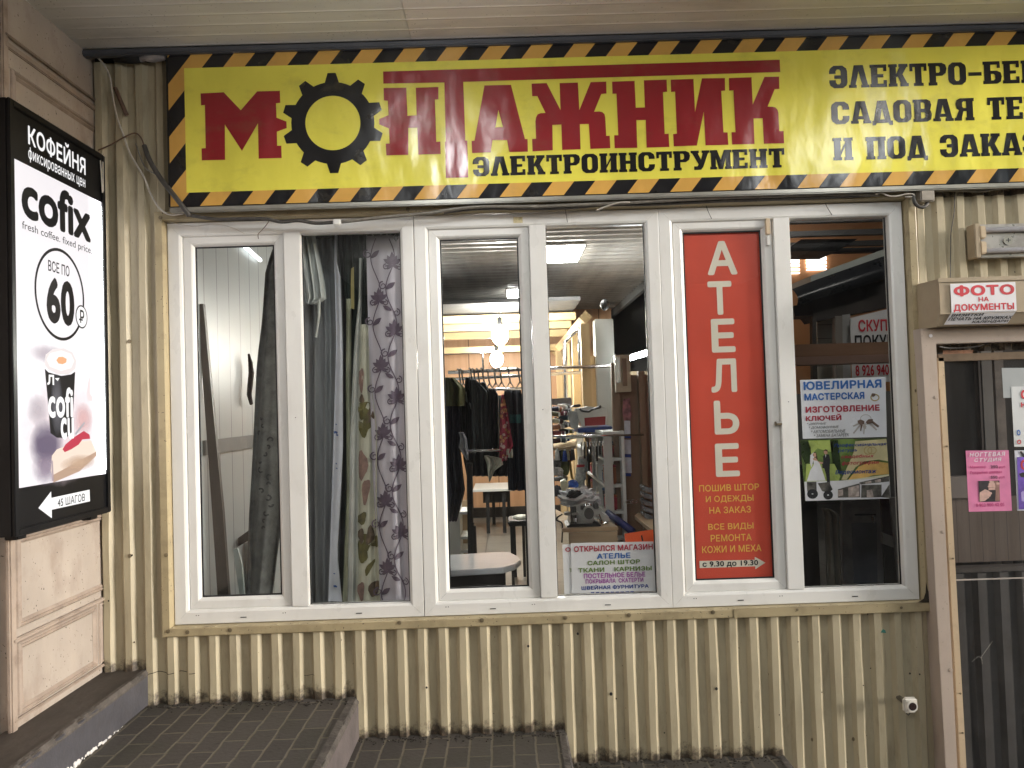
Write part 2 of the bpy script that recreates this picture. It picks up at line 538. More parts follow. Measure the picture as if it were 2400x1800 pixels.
# ------------------------------------------------------------------ hanging cloth: rows of (photo y, left, right) at a depth
class Drape:
    def __init__(self, rows, Y, depth=0.03, folds=4, amp=0.012, ph=0.0, nx=40, ny=26, sharp=0.0):
        self.rows, self.Y, self.depth, self.folds, self.amp, self.ph, self.nx, self.ny, self.sharp = rows, Y, depth, folds, amp, ph, nx, ny, sharp
    def edges(self, y):
        r = self.rows
        for (ya, la, ra), (yb, lb, rb) in zip(r, r[1:]):
            if y <= yb or (yb, lb, rb) == r[-1]:
                t = max(0, min(1, (y - ya) / (yb - ya)))
                return la + (lb - la) * t, ra + (rb - ra) * t
    def wave(self, u, t):
        s = math.sin(2 * math.pi * self.folds * u + self.ph + 0.6 * math.sin(3 * t + self.ph)) + 0.45 * math.sin(2 * math.pi * self.folds * 1.73 * u + 2 * self.ph + 1.1 * t)
        return self.amp * s * (0.55 + 0.45 * t)
    def pt(self, x, y, lift=0.0):
        l, r = self.edges(y)
        u = (x - l) / (r - l) if r > l else 0
        t = (y - self.rows[0][0]) / (self.rows[-1][0] - self.rows[0][0])
        p = at(x, y, self.Y)
        p.y += self.wave(u, t) - lift
        return p
    def mesh(self):
        q = MB()
        y0, y1 = self.rows[0][0], self.rows[-1][0]
        nx, ny = self.nx, self.ny
        fr, bk = [], []
        for j in range(ny + 1):
            y = y0 + (y1 - y0) * j / ny
            l, r = self.edges(y)
            for i in range(nx + 1):
                u = i / nx
                p = self.pt(l + (r - l) * u, y)
                fr.append(p)
                k = math.sin(math.pi * u) ** 0.5 if 0 < u < 1 else 0
                bk.append(p + Vector((0, self.depth * k + 0.002, 0)))
        n = len(fr)
        ix = lambda j, i: j * (nx + 1) + i
        fs = []
        for j in range(ny):
            for i in range(nx):
                a, b, c, d = ix(j, i), ix(j + 1, i), ix(j + 1, i + 1), ix(j, i + 1)
                fs.append((a, b, c, d))
                fs.append((n + a, n + d, n + c, n + b))
        for j in range(ny):
            for i in (0, nx):
                a, b = ix(j, i), ix(j + 1, i)
                fs.append((a, b, n + b, n + a))
        for i in range(nx):
            for j in (0, ny):
                a, b = ix(j, i), ix(j, i + 1)
                fs.append((a, b, n + b, n + a))
        q.add(fr + bk, fs)
        return q
    def stroke(self, q, pts, wd, lift=0.003):          # a printed line following the cloth
        n = len(pts)
        L = []
        for i, (x, y) in enumerate(pts):
            xa, ya = pts[max(i - 1, 0)]
            xb, yb = pts[min(i + 1, n - 1)]
            dx, dy = xb - xa, yb - ya
            k = math.hypot(dx, dy) or 1
            ww = (wd(i / (n - 1)) if callable(wd) else wd) / 2
            L.append(self.pt(x + dy / k * ww, y - dx / k * ww, lift))
            L.append(self.pt(x - dy / k * ww, y + dx / k * ww, lift))
        q.add(L, [(2 * i, 2 * i + 1, 2 * i + 3, 2 * i + 2) for i in range(n - 1)])

# ================================================================== materials of the place
def cladding_mat(name, col):
    m, nt, b = new_mat(name)
    geo = nt.nodes.new('ShaderNodeNewGeometry').outputs['Position']
    ob = nt.nodes.new('ShaderNodeTexCoord').outputs['Object']
    n1 = noise(nt, scaled(nt, geo, (3, 3, 0.7)), 2.5, 5)
    c = mixc(nt, ramp(nt, n1, 0.3, 0.7), tuple(x * 0.86 for x in col), tuple(x * 1.1 for x in col))
    grime = noise(nt, scaled(nt, geo, (5, 5, 1.2)), 4, 9, 0.7)           # grey rubbed dirt
    c = mixc(nt, math_node(nt, 'MULTIPLY', ramp(nt, grime, 0.52, 0.8), 0.6), c, (0.17, 0.135, 0.085))
    run = noise(nt, scaled(nt, geo, (26, 26, 0.9)), 1.6, 5, 0.6)           # thin vertical run marks
    c = mixc(nt, math_node(nt, 'MULTIPLY', ramp(nt, run, 0.66, 0.74), 0.45), c, (0.12, 0.085, 0.05))
    s = noise(nt, scaled(nt, geo, (1, 1, 0.8)), 62, 1.5, 0.5)              # pock marks
    c = mixc(nt, math_node(nt, 'MULTIPLY', ramp(nt, s, 0.775, 0.80), 0.9), c, (0.035, 0.022, 0.014))
    sx = nt.nodes.new('ShaderNodeSeparateXYZ')
    nt.links.new(ob, sx.inputs[0])
    edge = noise(nt, geo, 17, 8, 0.72)
    hgt = math_node(nt, 'SUBTRACT', math_node(nt, 'MULTIPLY', edge, 0.23), 0.055)
    rot = math_node(nt, 'DIVIDE', math_node(nt, 'SUBTRACT', hgt, sx.outputs[2]), 0.045, True)
    blot = mixc(nt, ramp(nt, noise(nt, geo, 45, 6, 0.7), 0.4, 0.66), (0.015, 0.011, 0.009), (0.11, 0.075, 0.05))
    c = mixc(nt, math_node(nt, 'MULTIPLY', rot, 0.94), c, blot)
    nt.links.new(c, b.inputs['Base Color'])
    b.inputs['Roughness'].default_value = 0.48
    bn = nt.nodes.new('ShaderNodeBump')
    bn.inputs['Strength'].default_value = 0.35
    bn.inputs['Distance'].default_value = 0.006
    hm = math_node(nt, 'ADD', noise(nt, scaled(nt, geo, (1, 1, 0.5)), 7, 3), math_node(nt, 'MULTIPLY', s, 0.12))
    nt.links.new(hm, bn.inputs['Height'])
    nt.links.new(bn.outputs[0], b.inputs['Normal'])
    MATS[name] = m
    return m
def paving_mat(name, col, joint, off=(0, 0, 0)):
    m, nt, b = new_mat(name)
    geo = nt.nodes.new('ShaderNodeNewGeometry').outputs['Position']
    mp = nt.nodes.new('ShaderNodeMapping')
    mp.inputs['Rotation'].default_value = (0, 0, rad(90))
    mp.inputs['Location'].default_value = off
    nt.links.new(geo, mp.inputs[0])
    wob = nt.nodes.new('ShaderNodeVectorMath')
    wob.operation = 'ADD'
    nt.links.new(mp.outputs[0], wob.inputs[0])
    sc = nt.nodes.new('ShaderNodeVectorMath')
    sc.operation = 'SCALE'
    nz = nt.nodes.new('ShaderNodeTexNoise')
    nz.inputs['Scale'].default_value = 9
    nt.links.new(geo, nz.inputs['Vector'])
    nt.links.new(nz.outputs['Color'], sc.inputs[0])
    sc.inputs['Scale'].default_value = 0.02
    nt.links.new(sc.outputs[0], wob.inputs[1])
    br = nt.nodes.new('ShaderNodeTexBrick')
    br.inputs['Scale'].default_value = 1.0
    br.inputs['Brick Width'].default_value = 0.2
    br.inputs['Row Height'].default_value = 0.0985
    br.inputs['Mortar Size'].default_value = 0.0062
    br.inputs['Mortar Smooth'].default_value = 0.35
    br.inputs['Color1'].default_value = (*[c * 0.8 for c in col], 1)
    br.inputs['Color2'].default_value = (*[c * 1.25 for c in col], 1)
    br.inputs['Mortar'].default_value = (*joint, 1)
    nt.links.new(wob.outputs[0], br.inputs['Vector'])
    moss = ramp(nt, noise(nt, geo, 2.2, 5, 0.6), 0.45, 0.7)
    c = mixc(nt, math_node(nt, 'MULTIPLY', moss, 0.5), br.outputs['Color'], (0.040, 0.042, 0.022))
    d = ramp(nt, noise(nt, geo, 30, 6, 0.7), 0.58, 0.72)
    c = mixc(nt, math_node(nt, 'MULTIPLY', d, 0.6), c, (0.014, 0.011, 0.009))
    g = ramp(nt, noise(nt, geo, 110, 3, 0.6), 0.68, 0.74)
    c = mixc(nt, math_node(nt, 'MULTIPLY', g, 0.35), c, (0.16, 0.14, 0.12))
    nt.links.new(c, b.inputs['Base Color'])
    b.inputs['Roughness'].default_value = 0.72
    bn = nt.nodes.new('ShaderNodeBump')
    bn.inputs['Strength'].default_value = 0.6
    bn.inputs['Distance'].default_value = 0.006
    hh = math_node(nt, 'ADD', math_node(nt, 'MULTIPLY', br.outputs['Fac'], -0.8), math_node(nt, 'MULTIPLY', noise(nt, geo, 50, 6), 0.7))
    nt.links.new(hh, bn.inputs['Height'])
    nt.links.new(bn.outputs[0], b.inputs['Normal'])
    MATS[name] = m
    return m
def banner_mat(name, col, stripes=None):               # one wrinkled vinyl sheet: every print shares its folds
    m, nt, b = new_mat(name)
    geo = nt.nodes.new('ShaderNodeNewGeometry').outputs['Position']
    c = mixc(nt, ramp(nt, noise(nt, geo, 3.0, 4), 0.3, 0.7), tuple(x * 0.93 for x in col), tuple(x * 1.05 for x in col))
    if stripes:
        sx = nt.nodes.new('ShaderNodeSeparateXYZ')
        nt.links.new(geo, sx.inputs[0])
        t = math_node(nt, 'SUBTRACT', sx.outputs[0], math_node(nt, 'MULTIPLY', sx.outputs[2], 0.80))
        fr = math_node(nt, 'FRACT', math_node(nt, 'DIVIDE', math_node(nt, 'ADD', t, 10 + stripes[1]), stripes[0]))
        k = math_node(nt, 'MULTIPLY', ramp(nt, fr, 0.0, 0.006), ramp(nt, fr, 0.503, 0.497))
        c = mixc(nt, k, c, (0.012, 0.012, 0.014))
    dirt = ramp(nt, noise(nt, scaled(nt, geo, (1, 1, 1.6)), 5, 7, 0.65), 0.56, 0.8)
    c = mixc(nt, math_node(nt, 'MULTIPLY', dirt, 0.28), c, (0.16, 0.13, 0.06))
    nt.links.new(c, b.inputs['Base Color'])
    b.inputs['Roughness'].default_value = 0.20
    b.inputs['Specular IOR Level'].default_value = 0.6
    mp = nt.nodes.new('ShaderNodeMapping')
    mp.inputs['Rotation'].default_value = (0, rad(38), 0)
    mp.inputs['Scale'].default_value = (1.7, 1, 0.8)
    nt.links.new(geo, mp.inputs[0])
    big = noise(nt, mp.outputs[0], 1.9, 2.0, 0.5)
    fine = noise(nt, mp.outputs[0], 8, 2, 0.5)
    h = math_node(nt, 'ADD', big, math_node(nt, 'MULTIPLY', fine, 0.10))
    bn = nt.nodes.new('ShaderNodeBump')
    bn.inputs['Strength'].default_value = 0.5
    bn.inputs['Distance'].default_value = 0.075
    nt.links.new(h, bn.inputs['Height'])
    nt.links.new(bn.outputs[0], b.inputs['Normal'])
    MATS[name] = m
    return m
CLAD = cladding_mat('ribbed beige sheet', (0.43, 0.37, 0.25))
TRIM = mat('beige flashing', (0.38, 0.31, 0.185), 0.42, 0.12, 4, bump=0.1, bscale=9, dirt=0.5, dscale=9, speck=0.8, dcol=(0.12, 0.09, 0.05))
SCREW = mat('dull screw', (0.20, 0.16, 0.10), 0.45, 0.3, 40, metal=0.4)
PVC = mat('white window plastic', (0.74, 0.73, 0.70), 0.30, 0.05, 3, dirt=0.22, dscale=5, dcol=(0.36, 0.33, 0.27), speck=0.0, stretch=(1, 1, 0.55))
RUBBER = mat('black rubber', (0.010, 0.010, 0.011), 0.5, 0.2)
STUCCO = mat('pinkish stucco', (0.39, 0.335, 0.285), 0.75, 0.14, 2.5, bump=0.25, bscale=45, dirt=0.75, dscale=3.2, dcol=(0.22, 0.16, 0.125), speck=0.9, stretch=(1, 1.3, 0.8))
STUCCO2 = mat('brownish stucco moulding', (0.33, 0.265, 0.215), 0.75, 0.18, 7, bump=0.3, bscale=45, dirt=0.75, dscale=9, dcol=(0.15, 0.10, 0.075))
PAVE = paving_mat('brown paving bricks', (0.058, 0.050, 0.044), (0.135, 0.115, 0.085), (0.03, 0.0, 0))
PAVED = mat('dark worn paving', (0.050, 0.040, 0.033), 0.7, 0.35, 9, bump=0.3, bscale=40, dirt=0.6, dcol=(0.018, 0.014, 0.011), stretch=(1, 0.4, 1))
RISER = mat('grey painted riser', (0.062, 0.060, 0.068), 0.6, 0.15, 8, bump=0.2, dirt=0.5, dcol=(0.05, 0.042, 0.04))
RISERP = mat('pinkish grey riser', (0.105, 0.088, 0.085), 0.7, 0.2, 8, bump=0.25, dirt=0.6, dcol=(0.06, 0.048, 0.042))
PLASTER = mat('white plaster scuffs', (0.62, 0.60, 0.58), 0.9, 0.2, 30)
CEIL = mat('grey brown ceiling sheet', (0.66, 0.64, 0.60), 0.42, 0.15, 2.2, dirt=0.5, dscale=4, dcol=(0.17, 0.14, 0.11), stretch=(0.35, 1, 1), bump=0.08, bscale=8, speck=0.5)
CEIL2 = mat('paler ceiling sheet', (0.74, 0.69, 0.65), 0.40, 0.12, 2.2, dirt=0.45, dscale=4, dcol=(0.24, 0.20, 0.17), stretch=(0.35, 1, 1), bump=0.08, bscale=8, speck=0.4)
FASCIA = mat('blue grey ceiling edge', (0.10, 0.105, 0.12), 0.35, 0.15, 5, metal=0.3)
DARKGAP = mat('dark gap', (0.012, 0.011, 0.010), 0.8, 0.2)
YEL = banner_mat('yellow vinyl', (0.80, 0.73, 0.10))
REDV = banner_mat('dark red vinyl print', (0.27, 0.018, 0.024))
BLKV = banner_mat('black vinyl print', (0.010, 0.010, 0.012))
STRIPE = banner_mat('orange and black hazard stripes', (0.64, 0.36, 0.085), (0.1985, 0.0))
STEEL = mat('grey steel tube', (0.36, 0.35, 0.31), 0.35, 0.15, 12, metal=0.5, dirt=0.4)
PINKM = mat('pinkish painted metal', (0.47, 0.385, 0.32), 0.38, 0.10, 3, dirt=0.35, dscale=7, dcol=(0.28, 0.19, 0.14), speck=0.2, stretch=(1, 1, 0.6))
CREAMM = mat('cream painted metal', (0.55, 0.43, 0.29), 0.38, 0.10, 4, dirt=0.4, dscale=8, dcol=(0.25, 0.18, 0.12), speck=0.4)
BOXM = mat('beige shutter box metal', (0.40, 0.32, 0.22), 0.42, 0.10, 3, dirt=0.45, dscale=6, dcol=(0.22, 0.17, 0.12))
CABLEB = mat('dark cable sleeve', (0.055, 0.05, 0.045), 0.55, 0.3, 30)
CABLEG = mat('grey cable sleeve', (0.17, 0.155, 0.13), 0.5, 0.25, 30)
CABLEW = mat('whitish cable', (0.50, 0.46, 0.40), 0.45, 0.2, 30)
CABLER = mat('brown wire', (0.13, 0.075, 0.05), 0.5, 0.25, 30)
PAPER = mat('white paper', (0.74, 0.72, 0.74), 0.6, 0.05, 4)
BLACK = mat('black ink', (0.012, 0.012, 0.014), 0.5, 0.1)
GLASS = glass('window glass', refl=1.7, haze=0.018)
GLASSD = glass('dusty door glass', tint=(0.80, 0.80, 0.80), refl=1.3, haze=0.09, hcol=(0.36, 0.35, 0.34))

# ================================================================== ground, steps, ceiling
LEV = [(-0.36, -0.125, -0.20), (-0.125, 0.845, -0.36), (0.845, 1.806, -0.545), (1.806, 2.82, -0.695), (2.82, 9.0, -0.85)]
for i, (xa, xb, z) in enumerate(LEV):
    q = MB().box(xa, -8.9, -2.0, xb, 0.02, z)
    structure(q.build('pavement', PAVED if i == 0 else PAVE))
for i, (xb, z0, z1, m) in enumerate(((-0.125, -0.357, -0.206, RISER), (0.845, -0.542, -0.372, RISERP), (1.806, -0.692, -0.552, RISERP), (2.82, -0.847, -0.702, RISERP))):
    structure(MB().box(xb - 0.002, -8.8, z0, xb + 0.006, -0.004, z1).build('step_riser', m, bevel=0.002))
def nosing(xb, z, y0_, wd):                                # worn kerb edge of a landing, chipped along its length
    q = MB()
    rr2 = random.Random(int(z * -1000))
    n = 60
    vs = []
    for k in range(n + 1):
        y = -.012 - (y0_ * k / n)
        c_ = rr2.uniform(0, .006) if rr2.random() < .75 else rr2.uniform(.006, .020)
        vs += [(xb - wd, y, z + .003), (xb - c_ * .5, y, z + .004 - c_ * .25), (xb + .0085, y, z - .008 - c_ * .6), (xb + .0085, y, z - .022)]
    q.add(vs, [(4 * k + j, 4 * k + j + 4, 4 * k + j + 5, 4 * k + j + 1) for k in range(n) for j in range(3)])
    return structure(q.build('step_edge', mat('worn kerb edge', (.085, .073, .064), .75, .35, 18, bump=.5, bscale=50, dirt=.7, dcol=(.02, .016, .013)), smooth=False))
nosing(-0.125, -0.20, 2.2, .02)
nosing(0.845, -0.36, 1.6, .035)
nosing(1.806, -0.545, 1.2, .03)
nosing(2.82, -0.695, 1.0, .03)
q = MB()                                                  # chipped white plaster along the foot of the first riser
for i in range(60):
    y = -0.28 - 0.72 * (i / 60) ** 1.0
    a = random.uniform(0.006, 0.022) * (0.3 + i / 60)
    q.ball((-0.116, y + random.uniform(-.005, .005), -0.357 + random.uniform(0, .02) * (0.2 + i / 60)), a, 0.35, 0.9, 0.7, 7, 5)
structure(q.build('plaster_scuff', PLASTER))
structure(MB().quad((-300, -300, -1.2), (300, -300, -1.2), (300, 300, -1.2), (-300, 300, -1.2)).build('ground', mat('grey ground', (0.10, 0.095, 0.09), 0.8)))
def ceiling_sheet(x0, x1, m):
    q = MB()
    prof = []
    y = -0.10
    while y > -8.0:
        prof += [(y, 0.0), (y - 0.007, 0.0014), (y - 0.0125, 0.0014), (y - 0.0195, 0.0)]
        y -= 0.093
    prof.append((-8.0, 0.0))
    vs, fs = [], []
    for yy, dz in prof:
        vs += [(x0, yy, 2.69 - dz), (x1, yy, 2.69 - dz)]
    for i in range(len(prof) - 1):
        fs.append((2 * i, 2 * i + 1, 2 * i + 3, 2 * i + 2))
    q.add(vs, fs)
    q.box(x0, -8.0, 2.72, x1, 0.3, 2.80)
    return structure(q.build('ceiling', m))
ceiling_sheet(-0.5, 1.191, CEIL)
ceiling_sheet(1.194, 5.2, CEIL2)
structure(MB().box(-0.36, -0.112, 2.655, 5.2, -0.072, 2.684).build('ceiling_edge', FASCIA, bevel=0.006))
structure(MB().box(-0.6, 0.0, 2.66, 6.6, 0.3, 2.76).build('ceiling_edge', DARKGAP))
structure(MB().box(-0.8, -9.3, -1.2, 8.5, -9.0, 6.0).build('passage_wall', mat('dark passage wall', (0.05, 0.045, 0.042), 0.7, 0.3, 1.5)))  # unseen wall opposite, widened and raised to hide sky from pane reflections
structure(MB().box(-0.8, -9.0, -1.2, -0.6, -2.2, 3.2).build('passage_wall', mat('dark passage wall', (0.05, 0.045, 0.042))))

# lamps under the passage ceiling: nearest mirrored in the banner, farthest added as fill
def ceiling_lamp(x0, y0, x1, y1, label, e=1.0, grp='lit lamps under the passage ceiling'):
    t = thing('ceiling_lamp', label, 'lamp', ((x0 + x1) / 2, (y0 + y1) / 2, 2.68), grp)
    for a, c in ((x0 + .02, y0 + .02), (x1 - .02, y1 - .02)):
        MB().tube([(a, c, 2.53), (a, c, 2.69)], .004, 6).build('hanger', STEEL, t)
    MB().box(x0, y0, 2.48, x1, y1, 2.53).build('diffuser', glow('lamp glow %.1f' % e, (0.95, 0.985, 1.0), LAMP * e), t)
ceiling_lamp(1.16, -1.52, 1.40, -1.12, 'square lit ceiling lamp close in front of the banner', 1.35)
ceiling_lamp(3.6, -2.1, 4.0, -1.1, 'long lit ceiling lamp out to the right', 0.4)
ceiling_lamp(0.66, -6.2, 0.80, -4.4, 'narrow added fill lamp far behind the viewer', 2.4)  # unseen fill added for ceiling and facade, placed clear of pane reflections
structure(MB().box(4, -33, -1.2, 90, -31, 4.2).build('sky_blocking_wall', mat('grey sky blocking wall', (0.10, 0.10, 0.10), .8, .3, .5)))  # added wall out of view, keeps bright low sky out of glass reflections

# ================================================================== corrugated wall with its flashings
PITCH_R, PHASE = 0.0968, 0.845
def ribs(x0, x1, z0, z1, wall, m=CLAD, skew=None):
    prof = [(0, -.030), (.31, -.030), (.49, -.008), (.84, -.008)]
    pts = []
    k = math.floor((x0 - PHASE) / PITCH_R) - 1
    while PHASE + k * PITCH_R < x1 + PITCH_R:
        for a, y in prof:
            pts.append((PHASE + (k + a) * PITCH_R, y))
        k += 1
    def yat(x):
        for (xa, ya), (xb, yb) in zip(pts, pts[1:]):
            if xa <= x <= xb:
                return ya + (yb - ya) * (x - xa) / (xb - xa)
    line = [(x0, yat(x0))] + [p for p in pts if x0 < p[0] < x1] + [(x1, yat(x1))]
    q = MB()
    nz = max(2, int((z1 - z0) / 0.12))
    vs, fs = [], []
    for j in range(nz + 1):
        z = z0 + (z1 - z0) * j / nz
        for i, (x, y) in enumerate(line):
            jx = 0.0022 * math.sin(x * 37 + z * 5) * math.sin(z * 9 + x * 3)
            jy = 0.0015 * math.sin(x * 21 + z * 13)
            vs.append((x + (jx if 0 < i < len(line) - 1 else 0), y + jy, z))
    n = len(line)
    for j in range(nz):
        for i in range(n - 1):
            fs.append((j * n + i, j * n + i + 1, (j + 1) * n + i + 1, (j + 1) * n + i))
    q.add(vs, fs)
    return q.build('ribbed_sheet', m, wall, org=((x0 + x1) / 2, 0, z0))
wall = thing('corrugated_wall', 'beige ribbed metal wall around the white windows, rusty along its foot', 'wall', (1.6, 0, -0.85))
ribs(-0.37, -0.125, -0.205, 2.66, wall)
ribs(-0.125, -0.02, -0.365, 2.66, wall)
ribs(-0.02, 0.845, -0.365, -0.005, wall)
ribs(0.845, 1.806, -0.55, -0.005, wall)
ribs(1.806, 2.82, -0.70, -0.005, wall)
ribs(2.82, 3.57, -0.86, -0.005, wall)
ribs(-0.02, 4.9, 1.90, 2.66, wall)
ribs(3.52, 3.60, -0.005, 1.90, wall)
ribs(3.60, 4.9, 1.16, 1.90, wall)
MB().box(-0.6, 0.055, -1.2, -0.02, 0.10, 2.7).build('core', DARKGAP, wall)
MB().box(-0.02, 0.055, -1.2, 3.56, 0.10, -0.01).build('core', DARKGAP, wall)
MB().box(-0.02, 0.055, 1.90, 4.9, 0.10, 2.7).build('core', DARKGAP, wall)
MB().box(3.50, 0.055, -1.2, 3.60, 0.10, 1.90).build('core', DARKGAP, wall)
FL = [(0, 0.0), (0, -.036), (.004, -.038), (.036, -.038), (.0435, -.012), (.0435, .02)]
tr = MB().frame(-0.0465, -0.0465, 3.548, 1.936, FL).build('window_flashing', TRIM, wall)
MB().box(2.608, -0.0405, -0.047, 3.546, -0.0385, -0.006).build('flashing_patch', TRIM, wall, bevel=0.001)
def screw_mesh(x, y, z, parent, r=0.0065, m=SCREW):
    q = MB().disc(FRONT(y), x, z, r, r, 0.004, 8, 0.0)
    q.disc(FRONT(y), x, z, r * 1.5, r * 1.5, 0.001, 10, 0.0)
    return q.build('screw', m, parent, org=(x, y, z))
for sx_, sy_ in [(394, 1480), (439, 1482), (539, 1477), (936, 1460), (1129.5, 1454), (1325, 1448), (1474, 1442), (1671, 1435), (1868, 1429), (2112, 1424), (389, 1301), (376, 510),
                 (1067, 1440 - 950), (956, 490)]:
    p = at(sx_, sy_, -0.039)
    screw_mesh(p.x, -0.0385, p.z, wall)
for sx_, sy_ in [(1905, 1733), (2001, 1732), (2102, 1731), (2143, 916), (1283 - 975, 801), (380, 801), (309, 1301)]:
    p = at(sx_, sy_, -0.01)
    screw_mesh(p.x, -0.010 if sx_ > 1000 and sx_ < 2120 else -0.031, p.z, wall)
q = MB()                                                   # drilled and rusted-through holes
for hx, hy, r in [(1385, 1455, 5), (1673, 1444, 6), (1432, 1626, 6.5), (1679, 1614, 6), (1354, 1485, 5), (1238, 1514, 5), (1444, 1637, 3), (2132, 1578, 4), (2155, 1580, 3.5), (1870, 1504, 2.5), (1924, 1440, 2.5), (310, 1301, 4),
                  (1432, 1457, 3), (1326, 1459, 3), (1926, 1622, 2.5), (2023, 1606, 2.5), (1826, 1675, 2.5), (2033, 1439, 2.5), (2012, 1434, 2.5), (255, 1408, 3.5), (315, 1505, 3.5), (1000, 1611, 4), (2040, 1566, 2.5), (1557, 1717, 3)]:
    p = at(hx, hy, -0.031)
    q.disc(FRONT(-0.0315), p.x, p.z, r * 0.0011, r * 0.0013, 0.002, 9)
q.build('hole', DARKGAP, wall)
def follow(q, x0, x1, zf, y_off=-.0012, h=.0016):           # a thin cut line following the ribs
    n = int((x1 - x0) / .004) + 1
    prof = [(0, -.030), (.31, -.030), (.49, -.008), (.84, -.008), (1, -.030)]
    def yv(x):
        t = ((x - PHASE) / PITCH_R) % 1.0
        for (a, ya), (c, yc) in zip(prof, prof[1:]):
            if a <= t <= c:
                return ya + (yc - ya) * (t - a) / (c - a)
    vs = []
    for k in range(n):
        x = x0 + (x1 - x0) * k / (n - 1)
        vs += [(x, yv(x) + y_off, zf(x) - h), (x, yv(x) + y_off, zf(x) + h)]
    q.add(vs, [(2 * k, 2 * k + 2, 2 * k + 3, 2 * k + 1) for k in range(n - 1)])
q = MB()
follow(q, -.27, .10, lambda x: -.215 - .02 * x + .004 * math.sin(x * 60))
follow(q, .60, .66, lambda x: -.25 + .003 * math.sin(x * 90), h=.001)
q.build('sheet_overlap', DARKGAP, wall)
q = MB()
rr_ = random.Random(21)
for (xa, xb, z) in ((-.12, .84, -.36), (.85, 1.8, -.545), (1.81, 2.8, -.695)):     # crumbs and mud thrown against the wall foot
    for k in range(150):
        x = rr_.uniform(xa, xb)
        y = -.035 - abs(rr_.gauss(0, .035))
        s_ = rr_.uniform(.0015, .006)
        q.ball((x, y, z + s_ * .3), s_, rr_.uniform(.8, 1.8), rr_.uniform(.8, 1.6), .6, 6, 4)
o = q.build('dirt_crumbs', mat('dark dirt crumbs', (.028, .022, .017), .9, .5, 60))
o['kind'] = 'stuff'
p = at(2070, 1479, -0.03)
MB().poly(FRONT(-0.0325), [(p.x - .014, p.z - .006), (p.x + .012, p.z - .009), (p.x + .009, p.z + .004), (p.x - .002, p.z + .010)]).build('paint_fleck', mat('green paint fleck', (0.03, 0.16, 0.13)), wall)

# ================================================================== stucco wall with moulded panels at the left
sw = thing('stucco_wall', 'pinkish stucco wall with moulded panels, meeting the ribbed wall at the left', 'wall', (-0.33, -1.2, -0.2))
WX = -0.33
MB().box(-0.62, -0.69, -1.0, WX, 0.0, 2.69).build('wall_face', STUCCO, sw)
MB().box(-0.62, -2.2, -1.0, WX - 0.05, -0.69, 2.69).build('wall_return', STUCCO2, sw)
def moulding(y0, z0, y1, z1, wd=0.032, dp=0.012):           # raised border around a panel, mitred, on the wall
    q = MB()
    prof = [(0, 0), (0.004, dp * 0.6), (0.010, dp), (0.016, dp * 0.35), (0.022, dp * 0.8), (wd, 0.0)]
    for side in range(4):
        vs = []
        for ins, d in prof:
            a, b, c, e = y0 + ins, z0 + ins, y1 - ins, z1 - ins
            pr = {0: ((a, b), (c, b)), 1: ((c, b), (c, e)), 2: ((c, e), (a, e)), 3: ((a, e), (a, b))}[side]
            vs += [(WX + d + 0.001, yy, zz) for yy, zz in pr]
        n = len(prof)
        q.add(vs, [(2 * i, 2 * i + 1, 2 * i + 3, 2 * i + 2) for i in range(n - 1)])
    return q.build('panel_moulding', STUCCO2, sw)
moulding(-0.655, 2.10 - 1.5, 0.02, 2.36)
moulding(-0.665, 0.175, 0.02, 0.53)
moulding(-0.665, -0.155, -0.075, 0.125)
moulding(-0.055, -0.155, 0.03, 0.125)
for z0, z1, dp in ((2.43, 2.455, .014), (2.475, 2.485, .02), (0.128, 0.145, .016), (-0.172, -0.16, .014)):
    q = MB().box(WX, -0.70, z0, WX + dp, -0.002, z1)
    q.build('string_course', STUCCO2, sw, bevel=0.004)
MB().box(WX, -0.70, 2.36, WX + 0.006, -0.002, 2.43).build('string_course', STUCCO, sw, bevel=0.002)
MB().box(WX - 0.01, -0.715, -0.25, WX + 0.012, -0.675, 2.69).build('corner_pilaster', STUCCO2, sw, bevel=0.006)

# ================================================================== backlit coffee sign on the stucco wall
SX = -0.25
sg = thing('lightbox_sign', 'tall black framed backlit coffee shop sign with a paper cup, on the stucco wall', 'sign', (WX, -0.43, 1.36))
FB = mat('black sign frame', (0.007, 0.007, 0.008), 0.35, 0.2, spec=0.22)
y0, y1, z0, z1 = -0.79, -0.076, 0.545, 2.193
q = MB().box(WX + 0.012, y0, z0, SX - 0.012, y1, z1)
q.build('sign_box', FB, sg, bevel=0.004)
q = MB()
for a, b, c, d in ((y0, z0, y0 + .026, z1), (y1 - .026, z0, y1, z1), (y0 + .026, z0, y1 - .026, z0 + .026), (y0 + .026, z1 - .026, y1 - .026, z1)):
    q.box(SX - 0.012, a, b, SX, c, d)
q.build('sign_frame', FB, sg, bevel=0.003)
for y in (-0.70, -0.17):
    for z in (z0 - 0.02, z1):
        MB().box(WX, y - 0.03, z, WX + 0.05, y + 0.03, z + 0.02).build('bracket', FB, sg, bevel=0.003)
B0 = SIDE(SX - 0.010)
def lit_print(name, col, e, grad=0.0):
    m, nt, b = new_mat(name)
    b.inputs['Base Color'].default_value = (*[c * 0.18 for c in col], 1)
    b.inputs['Roughness'].default_value = 0.3
    b.inputs['Specular IOR Level'].default_value = 0.25
    geo = nt.nodes.new('ShaderNodeNewGeometry').outputs['Position']
    sx = nt.nodes.new('ShaderNodeSeparateXYZ')
    nt.links.new(geo, sx.inputs[0])
    near = ramp(nt, sx.outputs[1], -0.235, -0.105)           # the light strip runs up the right-hand edge of the box
    st = math_node(nt, 'ADD', e, math_node(nt, 'MULTIPLY', math_node(nt, 'POWER', near, 2.2), grad))
    b.inputs['Emission Color'].default_value = (*col, 1)
    nt.links.new(st, b.inputs['Emission Strength'])
    MATS[name] = m
    return m
